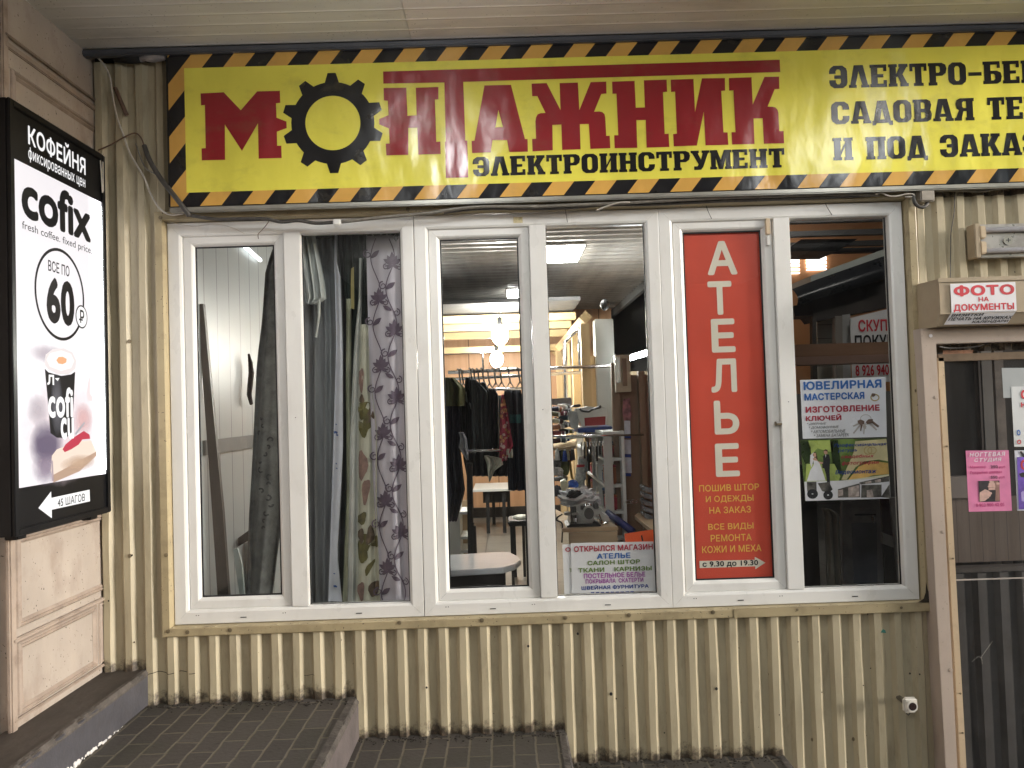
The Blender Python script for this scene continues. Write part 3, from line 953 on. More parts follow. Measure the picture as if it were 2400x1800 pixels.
LITW = lit_print('lit white sheet', (0.93, 0.90, 0.94), 0.66, 2.6)
LITT = lit_print('lit white letters', (0.95, 0.95, 0.96), 0.70)
PRK = lit_print('black print on lit sheet', (0.013, 0.013, 0.015), 0.5, 2.0)
a, b = y0 + .026, y1 - .026
MB().poly(B0, rect(a, 1.972, b, z1 - .026)).build('header_panel', FB, sg)
MB().poly(B0, rect(a, z0 + .026, b, 0.722)).build('footer_panel', FB, sg)
face = MB().poly(B0, rect(a, 0.7222, b, 1.9718)).build('lit_face', LITW, sg)
MB().box(SX - 0.014, y1 - .031, 0.74, SX - 0.008, y1 - .027, 1.95).build('light_strip', glow('strip glow', (0.95, 1.0, 1.0), 14), sg)
P = SX - 0.0095
BP_ = SIDE(P)
letters('КОФЕЙНЯ', BP_, -.66, 2.054, -.235, 2.152, LITT, sg, bold=0.022, spacing=1.0)
letters('фиксированных цен', BP_, -.66, 1.988, -.24, 2.048, LITT, sg, bold=0.006)
letters('cofix', BP_, -.709, 1.760, -.198, 1.946, PRK, sg, bold=0.034, spacing=0.95)
letters('fresh coffee. fixed price.', BP_, -.707, 1.705, -.192, 1.744, PRK, sg, bold=0.0)
cy, cz = -.449, 1.495
q = MB()
n = 56
for k in range(n):
    t0_, t1_ = 2 * math.pi * k / n, 2 * math.pi * (k + 1) / n
    q.poly(BP_, [(cy + r * 0.184 * math.cos(t), cz + r * 0.192 * math.sin(t)) for t, r in ((t0_, 1), (t1_, 1), (t1_, .935), (t0_, .935))], (), 0.0008)
q.build('ring_print', PRK, sg)
letters('ВСЕ ПО', BP_, -.537, 1.580, -.380, 1.625, PRK, sg, bold=0.012)
letters('60', BP_, -.552, 1.368, -.345, 1.560, PRK, sg, bold=0.045)
ry, rz = -.290, 1.420
MB().disc(BP_, ry, rz, .048, .051, .0014, 30).build('ring_print', PRK, sg)
MB().disc(BP_, ry, rz, .042, .045, .0019, 30).build('ring_fill', LITT, sg)
letters('Р', BP_, ry - .014, rz - .028, ry + .020, rz + .030, PRK, sg, off=.0024)
MB().poly(BP_, rect(ry - .024, rz - .017, ry + .007, rz - .010), (), .0030).build('ring_print', PRK, sg)

def sp(pts):                                              # a printed outline read in the detail of the lower sign
    return [s2(x, y, P) for x, y in crop(0, 750, 0.3314)(pts)]
def lit(name, col, e=0.62):
    return lit_print(name, col, e, 1.2)
def soft(name, col, cpx, rpx, e=0.62, power=1.4, dens=1.0):   # an airbrushed print: fades out towards its rim
    c = sp([cpx])[0]
    e2 = sp([(cpx[0] + rpx[0], cpx[1])])[0]
    e3 = sp([(cpx[0], cpx[1] - rpx[1])])[0]
    ry_, rz_ = abs(e2[0] - c[0]), abs(e3[1] - c[1])
    m = lit_print(name, col, e, 1.2)
    nt = m.node_tree
    b = nt.nodes['Principled BSDF']
    geo = nt.nodes.new('ShaderNodeNewGeometry').outputs['Position']
    sx = nt.nodes.new('ShaderNodeSeparateXYZ')
    nt.links.new(geo, sx.inputs[0])
    dy = math_node(nt, 'DIVIDE', math_node(nt, 'SUBTRACT', sx.outputs[1], c[0]), ry_)
    dz = math_node(nt, 'DIVIDE', math_node(nt, 'SUBTRACT', sx.outputs[2], c[1]), rz_)
    r2 = math_node(nt, 'ADD', math_node(nt, 'MULTIPLY', dy, dy), math_node(nt, 'MULTIPLY', dz, dz))
    wob = math_node(nt, 'MULTIPLY', math_node(nt, 'SUBTRACT', noise(nt, geo, 14, 3), .5), .5)
    al = math_node(nt, 'POWER', math_node(nt, 'SUBTRACT', 1.0, math_node(nt, 'ADD', r2, wob), True), power)
    nt.links.new(math_node(nt, 'MULTIPLY', al, dens, True), b.inputs['Alpha'])
    return m, [(c[0] + ry_ * math.cos(2 * math.pi * k / 36), c[1] + rz_ * math.sin(2 * math.pi * k / 36)) for k in range(36)]
m_, o_ = soft('pinkish haze print', (.80, .66, .70), (440, 780), (260, 400), .62, 1.2, .75)
pic = MB().poly(SIDE(P), o_, (), .0004).build('cup_picture', m_, sg)
for k, (nm, col, c_, r_, pw, dn) in enumerate((('saucer shade print', (.16, .13, .20), (330, 880), (120, 190), 1.0, 1.2), ('cake shade print', (.30, .24, .32), (330, 1050), (110, 130), 1.2, .9), ('rose tissue print', (.72, .45, .45), (590, 700), (70, 120), 1.0, .9),
                                           ('grey tissue print', (.50, .44, .48), (270, 640), (80, 120), 1.1, .8), ('cup shade print', (.45, .38, .44), (340, 240), (130, 70), 1.2, .7))):
    m_, o_ = soft(nm, col, c_, r_, .6, pw, dn)
    MB().poly(SIDE(P), o_, (), .0005 + k * 5e-5).build('print', m_, pic)
def pp(pts, m, off):
    return MB().poly(SIDE(P), sp(pts), (), off).build('print', m, pic)
pp([(315, 345), (340, 370), (430, 395), (500, 385), (530, 365), (522, 520), (512, 700), (505, 805), (460, 835), (400, 832), (355, 800), (335, 560)], lit('black cup print', (0.014, 0.014, 0.017)), .0012)
m_, o_ = soft('cup sheen print', (.20, .20, .23), (400, 600), (45, 230), .5, 1.0, .8)
MB().poly(SIDE(P), o_, (), .0014).build('print', m_, pic)
m_, o_ = soft('cream shade print', (.60, .42, .30), (560, 1010), (130, 60), .6, 1.0, .9)
MB().poly(SIDE(P), o_, (), .0016).build('print', m_, pic)
pp([(312, 290), (320, 245), (370, 205), (450, 200), (510, 230), (537, 290), (530, 345), (480, 385), (410, 385), (340, 350), (316, 320)], lit('pale lid print', (0.84, 0.78, 0.79)), .0015)
pp([(325, 280), (350, 235), (430, 215), (500, 240), (522, 290), (500, 340), (430, 360), (350, 330)], lit('milk print', (0.93, 0.89, 0.88), 0.7), .0018)
pp([(395, 285), (410, 262), (440, 260), (468, 275), (465, 300), (440, 313), (410, 308)], lit('orange foam print', (0.86, 0.45, 0.24)), .0021)
def pl(txt, x0, yt, x1, yb, off=.0018, **kw):
    (a0, b0), (a1, b1) = sp([(x0, yt), (x1, yb)])
    return letters(txt, SIDE(P), a0, b1, a1, b0, LITT, pic, off=off, name='print', **kw)
pl('cofi', 335, 470, 515, 690, bold=0.03)
pl('cu', 425, 690, 520, 840, bold=0.03)
pl('л', 330, 385, 380, 460, bold=0.02)
pp([(385, 412), (418, 410), (405, 432)], LITT, .0018)
pp([(365, 960), (400, 915), (545, 860), (640, 850), (680, 930), (560, 1050), (375, 1145), (358, 1060)], lit('cake top print', (0.86, 0.72, 0.62), 0.66), .0011)
pp([(375, 1095), (680, 930), (680, 960), (560, 1070), (375, 1150)], lit('cake side print', (0.52, 0.36, 0.27), 0.6), .0014)
pp([(360, 985), (372, 1000), (378, 1140), (365, 1140)], lit('cake edge print', (0.45, 0.36, 0.40)), .0014)
pp([(440, 915), (460, 880), (520, 830), (590, 785), (630, 810), (635, 840), (580, 845), (555, 880), (500, 915), (455, 935)], lit('red berry print', (0.55, 0.05, 0.09)), .0017)
pp([(525, 805), (535, 812), (600, 728), (590, 722)], lit('fork print', (0.40, 0.40, 0.44)), .0020)
pp([(612, 520), (622, 445), (634, 400), (634, 520), (655, 545), (650, 575), (618, 570)], lit('faint mark print', (0.80, 0.70, 0.72), 0.7), .0008)
pts = sp([(270, 1330), (360, 1212), (362, 1258), (632, 1200), (635, 1282), (365, 1342), (365, 1402)])
MB().poly(SIDE(P), pts, (), .0008).build('arrow', LITT, sg)
a0, b0 = sp([(405, 1290)])[0]
a1, b1 = sp([(598, 1256)])[0]
zc = (b0 + b1) / 2
letters('45 ШАГОВ', SIDE(P), -.497, .620, -.287, .653, PRK, sg, off=.0014, bold=0.008)
p1, p2 = s2(233, 376, SX), s2(238, 452, SX)
MB().tube([(SX + .004, p1[0], p1[1]), (SX + .006, p1[0] + .004, (p1[1] + p2[1]) / 2), (SX + .004, p2[0], p2[1]), (SX + .005, p2[0] + .006, p2[1] + .012), (SX + .004, p2[0] + .008, p1[1])], 0.003, 6).build('cable_loop', CABLEW, sg)

# ================================================================== shop banner
bn_ = thing('shop_banner', 'long yellow shop banner with a hazard striped border and red lettering', 'banner', (2.1, -0.09, 2.3))
BY = -0.09
MB().box(0.045, BY + 0.004, 1.945, 4.35, BY + 0.03, 2.655).build('backing_frame', DARKGAP, bn_)
MB().box(0.05, BY - 0.006, 1.917, 4.36, BY + 0.022, 1.940).build('frame_tube', STEEL, bn_, bevel=0.005)
q = MB()
for a_, b_, c_, d_ in ((0.055, 1.945, 4.35, 2.008), (0.055, 2.592, 4.35, 2.657), (0.055, 2.008, 0.130, 2.592)):
    q.poly(FRONT(BY), rect(a_, b_, c_, d_))
q.build('striped_border', STRIPE, bn_)
MB().poly(FRONT(BY), rect(0.130, 2.008, 4.35, 2.592)).build('yellow_sheet', YEL, bn_)
c5, c6, c7, c8 = crop(380, 100, .28029), crop(900, 100, .27125), crop(1400, 50, .28329), crop(1850, 50, .28336)
def bp(pts):
    return [f2(x, y, BY) for x, y in pts]
def bprint(pts, m=REDV, holes=(), name='lettering', off=.001):
    return MB().poly(FRONT(BY), bp(pts), [bp(h) for h in holes], off).build(name, m, bn_)
bprint(c5([(322, 425), (515, 415), (658, 565), (795, 408), (985, 403), (988, 503), (953, 508), (957, 628), (1040, 660), (1042, 715), (960, 745), (962, 862), (997, 862), (1000, 965), (808, 970), (802, 675), (668, 905), (525, 685), (527, 980), (333, 985), (330, 885), (365, 882), (358, 522), (326, 525)]))
gx, gz = f2(*c5([(1428, 672)])[0], BY)
ro, ri, rt = 0.193, 0.128, 0.236
pts = []
for k in range(10):
    a0 = rad(90 - 36 * k)
    for da, r_ in ((16.5, ro), (13.0, ro), (9.8, ro), (4.6, rt), (-4.6, rt), (-9.8, ro), (-13.5, ro)):
        pts.append((gx + r_ * math.cos(a0 + rad(da)), gz + r_ * math.sin(a0 + rad(da))))
MB().poly(FRONT(BY), pts, [[(gx + ri * math.cos(2 * math.pi * k / 60), gz + ri * math.sin(2 * math.pi * k / 60)) for k in range(60)]], .001).build('gear_print', BLKV, bn_)
bprint([(899.1, 206.5), (900, 235.4), (909, 236.5), (910.6, 270.1), (888.8, 279.4), (888.8, 291.4), (911.7, 301.3), (913.1, 336.3), (904.2, 336.9), (905.6, 364.3), (957, 363.1), (957, 299.9), (978.1, 299.9), (980.6, 362.6), (1032.9, 361.2), (1032.1, 331.9), (1022.6, 332.5), (1019.4, 233.5), (1027.5, 232.9), (1027.5, 203.9), (974.6, 205.8), (976.5, 270.3), (955.1, 271.4), (952.4, 205.8)])
bprint([(898, 167.8), (898.6, 196.1), (1041.6, 193.6), (1044.6, 331.4), (1043, 332.5), (1045.1, 417.4), (1097.5, 416), (1095.3, 329.7), (1090.7, 329.2), (1085.8, 192.2), (1828.6, 169), (1827.2, 140.1)])
bprint(c6([(868, 370), (1097, 365), (1218, 833), (1240, 833), (1243, 942), (1083, 945), (1063, 843), (938, 843), (922, 948), (762, 955), (757, 850), (782, 847)]), REDV, [c6([(988, 582), (1028, 730), (962, 732)])])
bprint(c6([(1275, 355), (1405, 350), (1525, 583), (1517, 350), (1675, 345), (1688, 583), (1785, 342), (1920, 337), (1922, 440), (1877, 445), (1815, 597), (1860, 595), (1885, 600), (1905, 618), (1912, 650), (1920, 805), (1950, 805), (1955, 912), (1783, 918), (1770, 703), (1692, 705), (1698, 922), (1540, 927), (1532, 708), (1455, 712), (1458, 930), (1283, 940), (1280, 833), (1313, 830), (1308, 680), (1314, 645), (1328, 620), (1352, 610), (1395, 607), (1325, 463), (1280, 463)]))
bprint(c7([(122, 500), (308, 493), (318, 715), (393, 713), (385, 488), (573, 483), (577, 583), (543, 587), (557, 932), (590, 930), (595, 1040), (408, 1045), (400, 817), (323, 818), (330, 1047), (143, 1050), (140, 943), (173, 943), (158, 600), (125, 600)]))
bprint(c7([(607, 483), (795, 477), (808, 752), (865, 472), (1055, 470), (1057, 573), (1025, 577), (1043, 918), (1077, 920), (1083, 1022), (895, 1027), (880, 748), (823, 1028), (632, 1035), (627, 933), (658, 930), (643, 582), (610, 585)]))
bprint(c7([(1088, 470), (1275, 463), (1285, 690), (1382, 460), (1503, 458), (1505, 560), (1467, 562), (1408, 705), (1450, 707), (1472, 713), (1490, 732), (1497, 755), (1505, 908), (1540, 908), (1545, 1010), (1378, 1013), (1367, 803), (1292, 805), (1300, 1015), (1115, 1020), (1110, 918), (1143, 918), (1125, 573), (1090, 573)]))
def bslab(txt, tl, br):
    a_, b_ = f2(*tl, BY), f2(*br, BY)
    return slab(txt, FRONT(BY), a_[0], b_[1], b_[0], a_[1], BLKV, bn_)
bslab('ЭЛЕКТРОИНСТРУМЕНТ', c6([(765, 990)])[0], c7([(1550, 1208)])[0])
la, lb = f2(*c8([(325, 372)])[0], BY), f2(*c8([(1465, 515)])[0], BY)
kx = (lb[0] - la[0]) / (sum(SLAB[c][0] for c in 'ЭЛЕКТРО') - .07)
for txt, tl, bl in (('ЭЛЕКТРО-БЕН', (325, 370), (330, 556)), ('САДОВАЯ ТЕХ', (342, 668), (347, 853)), ('И ПОД ЗАКАЗ', (357, 966), (363, 1152))):
    a_, b_ = f2(*c8([tl])[0], BY), f2(*c8([bl])[0], BY)
    parts = txt
    wdt = (sum(SLAB[c][0] for c in txt) - .07) * kx
    slab(txt, FRONT(BY), a_[0], b_[1] , a_[0] + wdt, a_[1], BLKV, bn_)

# ================================================================== the three white windows
def window_unit(label, x0):
    t = thing('plastic_window', label, 'window', (x0, 0, 0), 'white double windows side by side')
    W_ = 1.1645
    X = lambda a: x0 + a
    MB().frame(x0, 0, x0 + W_, 1.888, [(0, .06), (0, 0), (.002, -.001), (.052, -.001), (.062, .004), (.066, .020), (.066, .055)]).build('frame', PVC, t)
    MB().box(X(.546), .001, .064, X(.626), .055, 1.834).build('mullion', PVC, t, bevel=0.004)
    s = MB().frame(X(.067), .0655, X(.545), 1.829, [(0, .05), (0, .017), (.003, .014), (.036, .014), (.043, .018), (.051, .030), (.051, .052)]).build('sash', PVC, t)
    for a, b, c, d, par, nm in ((.118, .1165, .494, 1.778, s, 'pane'), (.624, .061, 1.1, 1.834, t, 'pane')):
        MB().frame(X(a) - .002, b - .002, X(c) + .002, d + .002, [(0, .030), (.0085, .031), (.0085, .037)], 0).build('gasket', RUBBER, par)
        MB().quad((X(a), .036, b), (X(c), .036, b), (X(c), .036, d), (X(a), .036, d)).build(nm, GLASS, par)
    for a in (.32, .86):
        MB().box(X(a) - .014, -.003, .0225, X(a) + .014, 0, .0265).build('drain_slot', RUBBER, t)
    q = MB()
    for a, z in ((.10, .040), (.111, .040), (.505, .038), (.516, .0385), (.585, .95)):
        q.disc(FRONT(-.0008 if a < .55 else .0005), X(a), z, .0024, .0024, .0012, 8)
    q.build('drill_hole', RUBBER, t)
    return t
wu = window_unit('left white double window, striped boards in its narrow pane and a damask curtain in the wide one', 0.0)
wu2 = copy_thing(wu, (1.1675, 0, 0), 'middle white double window showing the lit sewing shop with hanging clothes')
wu3 = copy_thing(wu, (2.3335, 0, 0), 'right white double window with the tall red panel in its narrow pane')
for nm, X0, Z0, X1, Z1, m_ in (('hinge', 2.846, 1.752, 2.866, 1.828, CREAMM), ('hinge', 2.848, 1.700, 2.862, 1.745, PVC), ('latch', 2.858, .842, 2.884, .850, SCREW), ('latch', 2.852, .838, 2.857, .858, SCREW)):
    MB().box(X0, -.001 if nm == 'hinge' else -.004, Z0, X1, .016, Z1).build(nm, m_, wu3, bevel=.002)
a_ = at(1214, 516, 0)
MB().box(a_.x - .022, -.0022, a_.z - .014, a_.x + .022, -.0012, a_.z + .014).build('sticker', mat('old yellow sticker', (.60, .52, .30), .6, .4, 60, dirt=.8, dscale=60), wu2)
MB().poly(FRONT(-.0395), [(3.470, -.003), (3.540, -.010), (3.538, .012), (3.520, .050), (3.512, .090), (3.508, .04), (3.498, .012)]).build('corner_grime_gap', mat('black corner grime and gap', (.03, .024, .016), .8, .4, 40), wall)  # dark patch painted for dirty smears and the gap in the flashing corner
structure(MB().box(-.002, .012, -.004, 3.504, .054, .0).build('gap_strip', DARKGAP))  # dark strip painted in for the black gap under the frames

# things stuck behind the panes
RED = mat('orange red panel', (0.66, 0.085, 0.05), 0.40, 0.06, 3)
CRM = mat('cream letters', (0.80, 0.74, 0.63), 0.5, 0.05)
YLW = mat('yellow letters', (0.85, 0.52, 0.10), 0.5, 0.05)
PY = 0.044
ap = thing('sign_panel', 'tall orange red tailor sign with big cream letters, filling the narrow right pane', 'sign', (2.635, PY, 0.94))
MB().box(2.448, PY, .112, 2.832, PY + .006, 1.779).build('board', RED, ap)
c5a, c5b = crop(1560, 500, .3015), crop(1560, 1000, .27125)
for ch, tl, br in (('А', c5a([(317, 219)])[0], c5a([(560, 475)])[0]), ('Т', c5a([(323, 530)])[0], c5a([(520, 786)])[0]), ('Е', c5a([(350, 822)])[0], c5a([(545, 1078)])[0]),
                   ('Л', c5a([(347, 1133)])[0], c5a([(557, 1388)])[0]), ('Ь', c5a([(372, 1457)])[0], c5b([(640, 62)])[0]), ('Е', c5b([(424, 147)])[0], c5b([(643, 428)])[0])):
    fl(ch, *tl, *br, PY, CRM, ap, bold=0.028)
for txt, tl, br in (('ПОШИВ ШТОР', (288, 506), (808, 546)), ('И ОДЕЖДЫ', (346, 600), (760, 650)), ('НА ЗАКАЗ', (376, 695), (737, 741)), ('ВСЕ ВИДЫ', (367, 840), (760, 890)),
                    ('РЕМОНТА', (388, 935), (744, 983)), ('КОЖИ И МЕХА', (314, 1033), (828, 1076))):
    fl(txt, *c5b([tl])[0], *c5b([br])[0], PY, YLW, ap, bold=0.012)
MB().poly(FRONT(PY), [f2(*p_, PY) for p_ in c5b([(292, 1160), (770, 1150), (770, 1124), (862, 1175), (775, 1231), (775, 1206), (294, 1222)])], (), .0008).build('arrow', CRM, ap)
fl('с 9.30 до 19.30', *c5b([(317, 1166)])[0], *c5b([(800, 1205)])[0], PY, BLACK, ap, bold=0.03, off=.0014)

c4b = crop(1260, 1080, .223)
TR_ = mat('crimson print', (0.42, 0.03, 0.06))
TB_ = mat('blue print', (0.03, 0.13, 0.42))
TG_ = mat('green print', (0.13, 0.22, 0.035))
TV_ = mat('violet print', (0.40, 0.10, 0.40))
TN_ = mat('navy print', (0.02, 0.05, 0.26))
def sheet(name, label, cat, pts, Y, grp=None, m=PAPER, th=.0012):
    o = MB().prism(FRONT(Y), [f2(*p_, Y) for p_ in pts], 0, th).v
    cx = sum(f2(*p_, Y)[0] for p_ in pts) / len(pts)
    cz_ = sum(f2(*p_, Y)[1] for p_ in pts) / len(pts)
    t = thing(name, label, cat, (cx, Y, cz_), grp)
    MB().prism(FRONT(Y), [f2(*p_, Y) for p_ in pts], -th, 0).build('paper', m, t)
    return t
n2 = sheet('notice', 'hidden rear copy of the white shop notice, only its left edge showing', 'notice', c4b([(260, 880), (700, 868), (720, 1392), (282, 1400)]), 0.047, 'white shop notices')
fl('О', *c4b([(290, 910)])[0], *c4b([(348, 955)])[0], 0.046, TR_, n2, bold=.03)
fl('Т', *c4b([(334, 1132)])[0], *c4b([(366, 1168)])[0], 0.046, TG_, n2, bold=.03)
n1 = sheet('notice', 'front white shop notice with lines in many colours, low in the fourth pane', 'notice', c4b([(350, 866), (1216, 848), (1240, 1368), (362, 1392)]), 0.0425, 'white shop notices')
for txt, tl, br, m in (('ОТКРЫЛСЯ МАГАЗИН', (380, 898), (1212, 932), TR_), ('АТЕЛЬЕ', (622, 975), (976, 1020), TB_), ('САЛОН ШТОР', (523, 1052), (1078, 1080), TG_), ('ТКАНИ    КАРНИЗЫ', (425, 1128), (1200, 1150), TG_),
                       ('ПОСТЕЛЬНОЕ БЕЛЬЕ', (484, 1185), (1132, 1216), TV_), ('ПОКРЫВАЛА  СКАТЕРТИ', (504, 1245), (1112, 1272), TV_), ('ШВЕЙНАЯ ФУРНИТУРА', (460, 1308), (1168, 1336), TN_)):
    fl(txt, *c4b([tl])[0], *c4b([br])[0], 0.0413, m, n1, bold=.035)
for k in range(9):
    a_ = c4b([(560 + 52 * k, 1381 - k * 1.2)])[0]
    b_ = c4b([(596 + 52 * k, 1390 - k * 1.2)])[0]
    MB().poly(FRONT(0.0413), rect(f2(*a_, .0413)[0], f2(*b_, .0413)[1], f2(*b_, .0413)[0], f2(*a_, .0413)[1]), (), .0008).build('lettering', TN_, n1)
ocard = sheet('card', 'bright orange card with a black stroke, behind the white notice', 'card', c4b([(912, 766), (1214, 722), (1220, 866), (922, 868)]), 0.062, None, mat('orange card', (0.72, 0.10, 0.025), 0.5))
MB().poly(FRONT(.0605), [f2(*p_, .0605) for p_ in c4b([(1085, 785), (1098, 780), (1112, 842), (1097, 846)])], (), .0006).build('ink_stroke', BLACK, ocard)
c6b = crop(1820, 860, .2049)
jp = sheet('poster', 'white jeweller and key cutting poster with blue and red headings', 'poster', c6b([(270, 150), (1246, 112), (1262, 800), (300, 822)]), 0.0425, 'posters behind the right pane', mat('white gloss poster', (0.76, 0.75, 0.80), 0.25, 0.04))
for txt, tl, br, m in (('ЮВЕЛИРНАЯ', (306, 168), (1202, 238), TB_), ('МАСТЕРСКАЯ', (316, 305), (1006, 365), TB_), ('ИЗГОТОВЛЕНИЕ', (330, 455), (1180, 500), TR_), ('КЛЮЧЕЙ', (332, 548), (742, 608), TR_)):
    fl(txt, *c6b([tl])[0], *c6b([br])[0], .0413, m, jp, bold=.04)
GRT = mat('grey small print', (0.10, 0.11, 0.11))
for txt, tl, br in (('* ДВЕРНЫЕ', (345, 640), (568, 662)), ('* ДОМОФОННЫЕ', (367, 680), (712, 702)), ('* АВТОМОБИЛЬНЫЕ', (393, 725), (790, 748)), ('* ЗАМЕНА БАТАРЕЕК', (425, 770), (832, 792))):
    fl(txt, *c6b([tl])[0], *c6b([br])[0], .0413, GRT, jp, shear=.25, bold=0.005)
GOLD = mat('gold ink', (0.42, 0.30, 0.12), 0.3)
KEYM = mat('key brown ink', (0.16, 0.10, 0.08), 0.4)
KEYL = mat('key grey ink', (0.42, 0.38, 0.36), 0.4)
def cprint(cr, pts, m, par, off=.0006, Y=.0413, name='print'):
    return MB().poly(FRONT(Y), [f2(*p_, Y) for p_ in cr(pts)], (), off).build(name, m, par)
def ringpts(cx, cy_, rx, ry_, wd, n=26):
    o_ = [(cx + rx * math.cos(2 * math.pi * k / n), cy_ + ry_ * math.sin(2 * math.pi * k / n)) for k in range(n)]
    i_ = [(cx + (rx - wd) * math.cos(2 * math.pi * k / n), cy_ + (ry_ - wd) * math.sin(2 * math.pi * k / n)) for k in range(n)]
    return o_, i_
def cring(cr, cx, cy_, rx, ry_, wd, m, par, off=.0006, Y=.0413):
    o_, i_ = ringpts(cx, cy_, rx, ry_, wd)
    return MB().poly(FRONT(Y), [f2(*p_, Y) for p_ in cr(o_)], [[f2(*p_, Y) for p_ in cr(i_)]], off).build('print', m, par)
cring(c6b, 1125, 350, 52, 42, 13, GOLD, jp)
cprint(c6b, [(1080, 320), (1095, 300), (1130, 305), (1128, 330), (1100, 345)], KEYM, jp, .001)
cring(c6b, 1020, 600, 66, 58, 7, KEYL, jp)
for pts, m in (([(925, 615), (960, 600), (1005, 620), (1000, 655), (960, 665), (930, 645)], KEYM), ([(935, 640), (950, 655), (880, 685), (872, 670)], KEYL), ([(950, 655), (965, 670), (885, 765), (872, 755)], KEYL),
               ([(962, 660), (985, 662), (965, 735), (955, 730)], KEYM), ([(985, 665), (1010, 655), (1028, 680), (1020, 710), (995, 708)], KEYL), ([(995, 708), (1008, 708), (1002, 772), (990, 765)], KEYL),
               ([(1020, 630), (1050, 598), (1100, 595), (1105, 630), (1070, 655), (1035, 655)], KEYM), ([(1050, 650), (1080, 640), (1150, 715), (1140, 728)], KEYL), ([(1080, 635), (1105, 620), (1175, 675), (1160, 695)], KEYM)):
    cprint(c6b, pts, m, jp, .0010)
wp = sheet('poster', 'green wedding photography poster with a bride and groom, under the jeweller poster', 'poster', c6b([(270, 838), (1258, 815), (1290, 1245), (1305, 1505), (328, 1537), (312, 1310)]), 0.0432, 'posters behind the right pane', mat('park photo print', (0.13, 0.19, 0.05), 0.3, 0.75, 7))
PYW = .0420
LIGHTG = mat('sunlit lawn print', (0.42, 0.50, 0.14), 0.3, 0.3, 12)
DARKG = mat('tree print', (0.025, 0.04, 0.014), 0.3, 0.5, 20)
SAND = mat('sandy print', (0.60, 0.52, 0.30), 0.3, 0.2, 9)
def wpr(pts, m, off=.0006):
    return cprint(c6b, pts, m, wp, off, PYW)
wpr([(365, 845), (640, 838), (650, 980), (560, 960), (470, 930), (400, 1000), (370, 920)], LIGHTG)
wpr([(275, 840), (360, 842), (390, 920), (400, 1080), (330, 1110), (280, 1000)], DARKG)
wpr([(610, 840), (700, 836), (720, 1000), (740, 1200), (700, 1280), (640, 1100)], DARKG)
wpr([(340, 1110), (660, 1110), (730, 1250), (700, 1330), (330, 1310)], LIGHTG, .0007)
wpr([(900, 850), (1256, 822), (1275, 1080), (1170, 1060), (1000, 1080), (900, 1150), (800, 1290), (740, 1290), (820, 1120), (880, 980)], SAND, .0007)
wpr([(820, 1290), (940, 1140), (1100, 1075), (1275, 1100), (1285, 1225), (1100, 1240), (950, 1290)], mat('orange petal print', (0.68, 0.42, 0.13), 0.3, 0.3, 12), .0009)
wpr([(740, 1300), (1285, 1228), (1290, 1262), (960, 1300)], mat('cream petal print', (0.72, 0.68, 0.50), 0.3, 0.15), .0010)
SKIN = mat('skin tone print', (0.55, 0.30, 0.22))
WHT = mat('white dress print', (0.74, 0.72, 0.76), 0.4, 0.08, 25)
SUIT = mat('dark suit print', (0.012, 0.012, 0.016))
HAIR = mat('brown hair print', (0.07, 0.035, 0.02))
wpr([(385, 1010), (425, 975), (430, 1030), (400, 1150), (382, 1100)], WHT, .0011)
wpr([(412, 1010), (425, 975), (450, 975), (462, 1010), (470, 1060), (450, 1050), (430, 1030)], HAIR, .0013)
wpr([(420, 985), (448, 983), (452, 1022), (432, 1034), (420, 1015)], SKIN, .0015)
wpr([(415, 1045), (445, 1035), (475, 1080), (530, 1090), (530, 1106), (460, 1112), (425, 1090)], SKIN, .0014)
wpr([(420, 1065), (465, 1075), (490, 1100), (510, 1150), (560, 1300), (345, 1305), (385, 1180), (425, 1120)], WHT, .0016)
wpr([(538, 960), (560, 945), (580, 955), (582, 990), (562, 1002), (542, 990)], SKIN, .0014)
wpr([(535, 962), (556, 940), (584, 950), (582, 970), (560, 958)], HAIR, .0016)
wpr([(530, 1020), (560, 1000), (600, 1000), (612, 1060), (605, 1180), (612, 1345), (580, 1350), (565, 1230), (545, 1160), (522, 1155), (520, 1110), (535, 1080)], SUIT, .0013)
wpr([(555, 1005), (566, 1002), (560, 1040)], WHT, .0016)
for txt, tl, br, m in (('Профессиональная', (655, 880), (1258, 905), TN_), ('ретушь', (700, 945), (920, 975), TN_), ('свадебных', (738, 1008), (1112, 1040), TR_), ('фотографии', (742, 1082), (1172, 1118), TR_), ('Видеомонтаж', (668, 1180), (1145, 1222), TN_)):
    fl(txt, *c6b([tl])[0], *c6b([br])[0], PYW, m, wp, bold=.02, shear=.25, off=.002)
cring(c6b, 1045, 955, 48, 48, 9, GOLD, wp, .0014, PYW)
cring(c6b, 1090, 955, 52, 42, 8, GOLD, wp, .0018, PYW)
wpr([(316, 1312), (740, 1300), (1290, 1262), (1303, 1503), (330, 1533)], WHT, .0012)
for pts in ([(345, 1315), (455, 1312), (458, 1420), (350, 1425)], [(470, 1330), (600, 1315), (640, 1400), (600, 1440), (520, 1420)], [(700, 1400), (800, 1370), (950, 1330), (955, 1490), (700, 1495)], [(970, 1350), (1200, 1345), (1200, 1490), (965, 1495)], [(945, 1320), (1285, 1245), (1288, 1310), (960, 1345)], [(1190, 1490), (1290, 1340), (1300, 1500)]):
    wpr(pts, mat('small dark photo print', (0.10, 0.09, 0.08), 0.4, 0.8, 30), .0016)
for pts in ([(1030, 1410), (1090, 1400), (1110, 1490), (1030, 1490)], [(820, 1380), (940, 1350), (945, 1480), (820, 1490)], [(1010, 1320), (1080, 1300), (1085, 1325), (1015, 1340)], [(1120, 1296), (1190, 1280), (1195, 1310), (1125, 1322)], [(700, 1410), (760, 1400), (760, 1470), (705, 1480)]):
    wpr(pts, mat('small pale photo print', (0.45, 0.36, 0.33), 0.4, 0.5, 40), .0020)
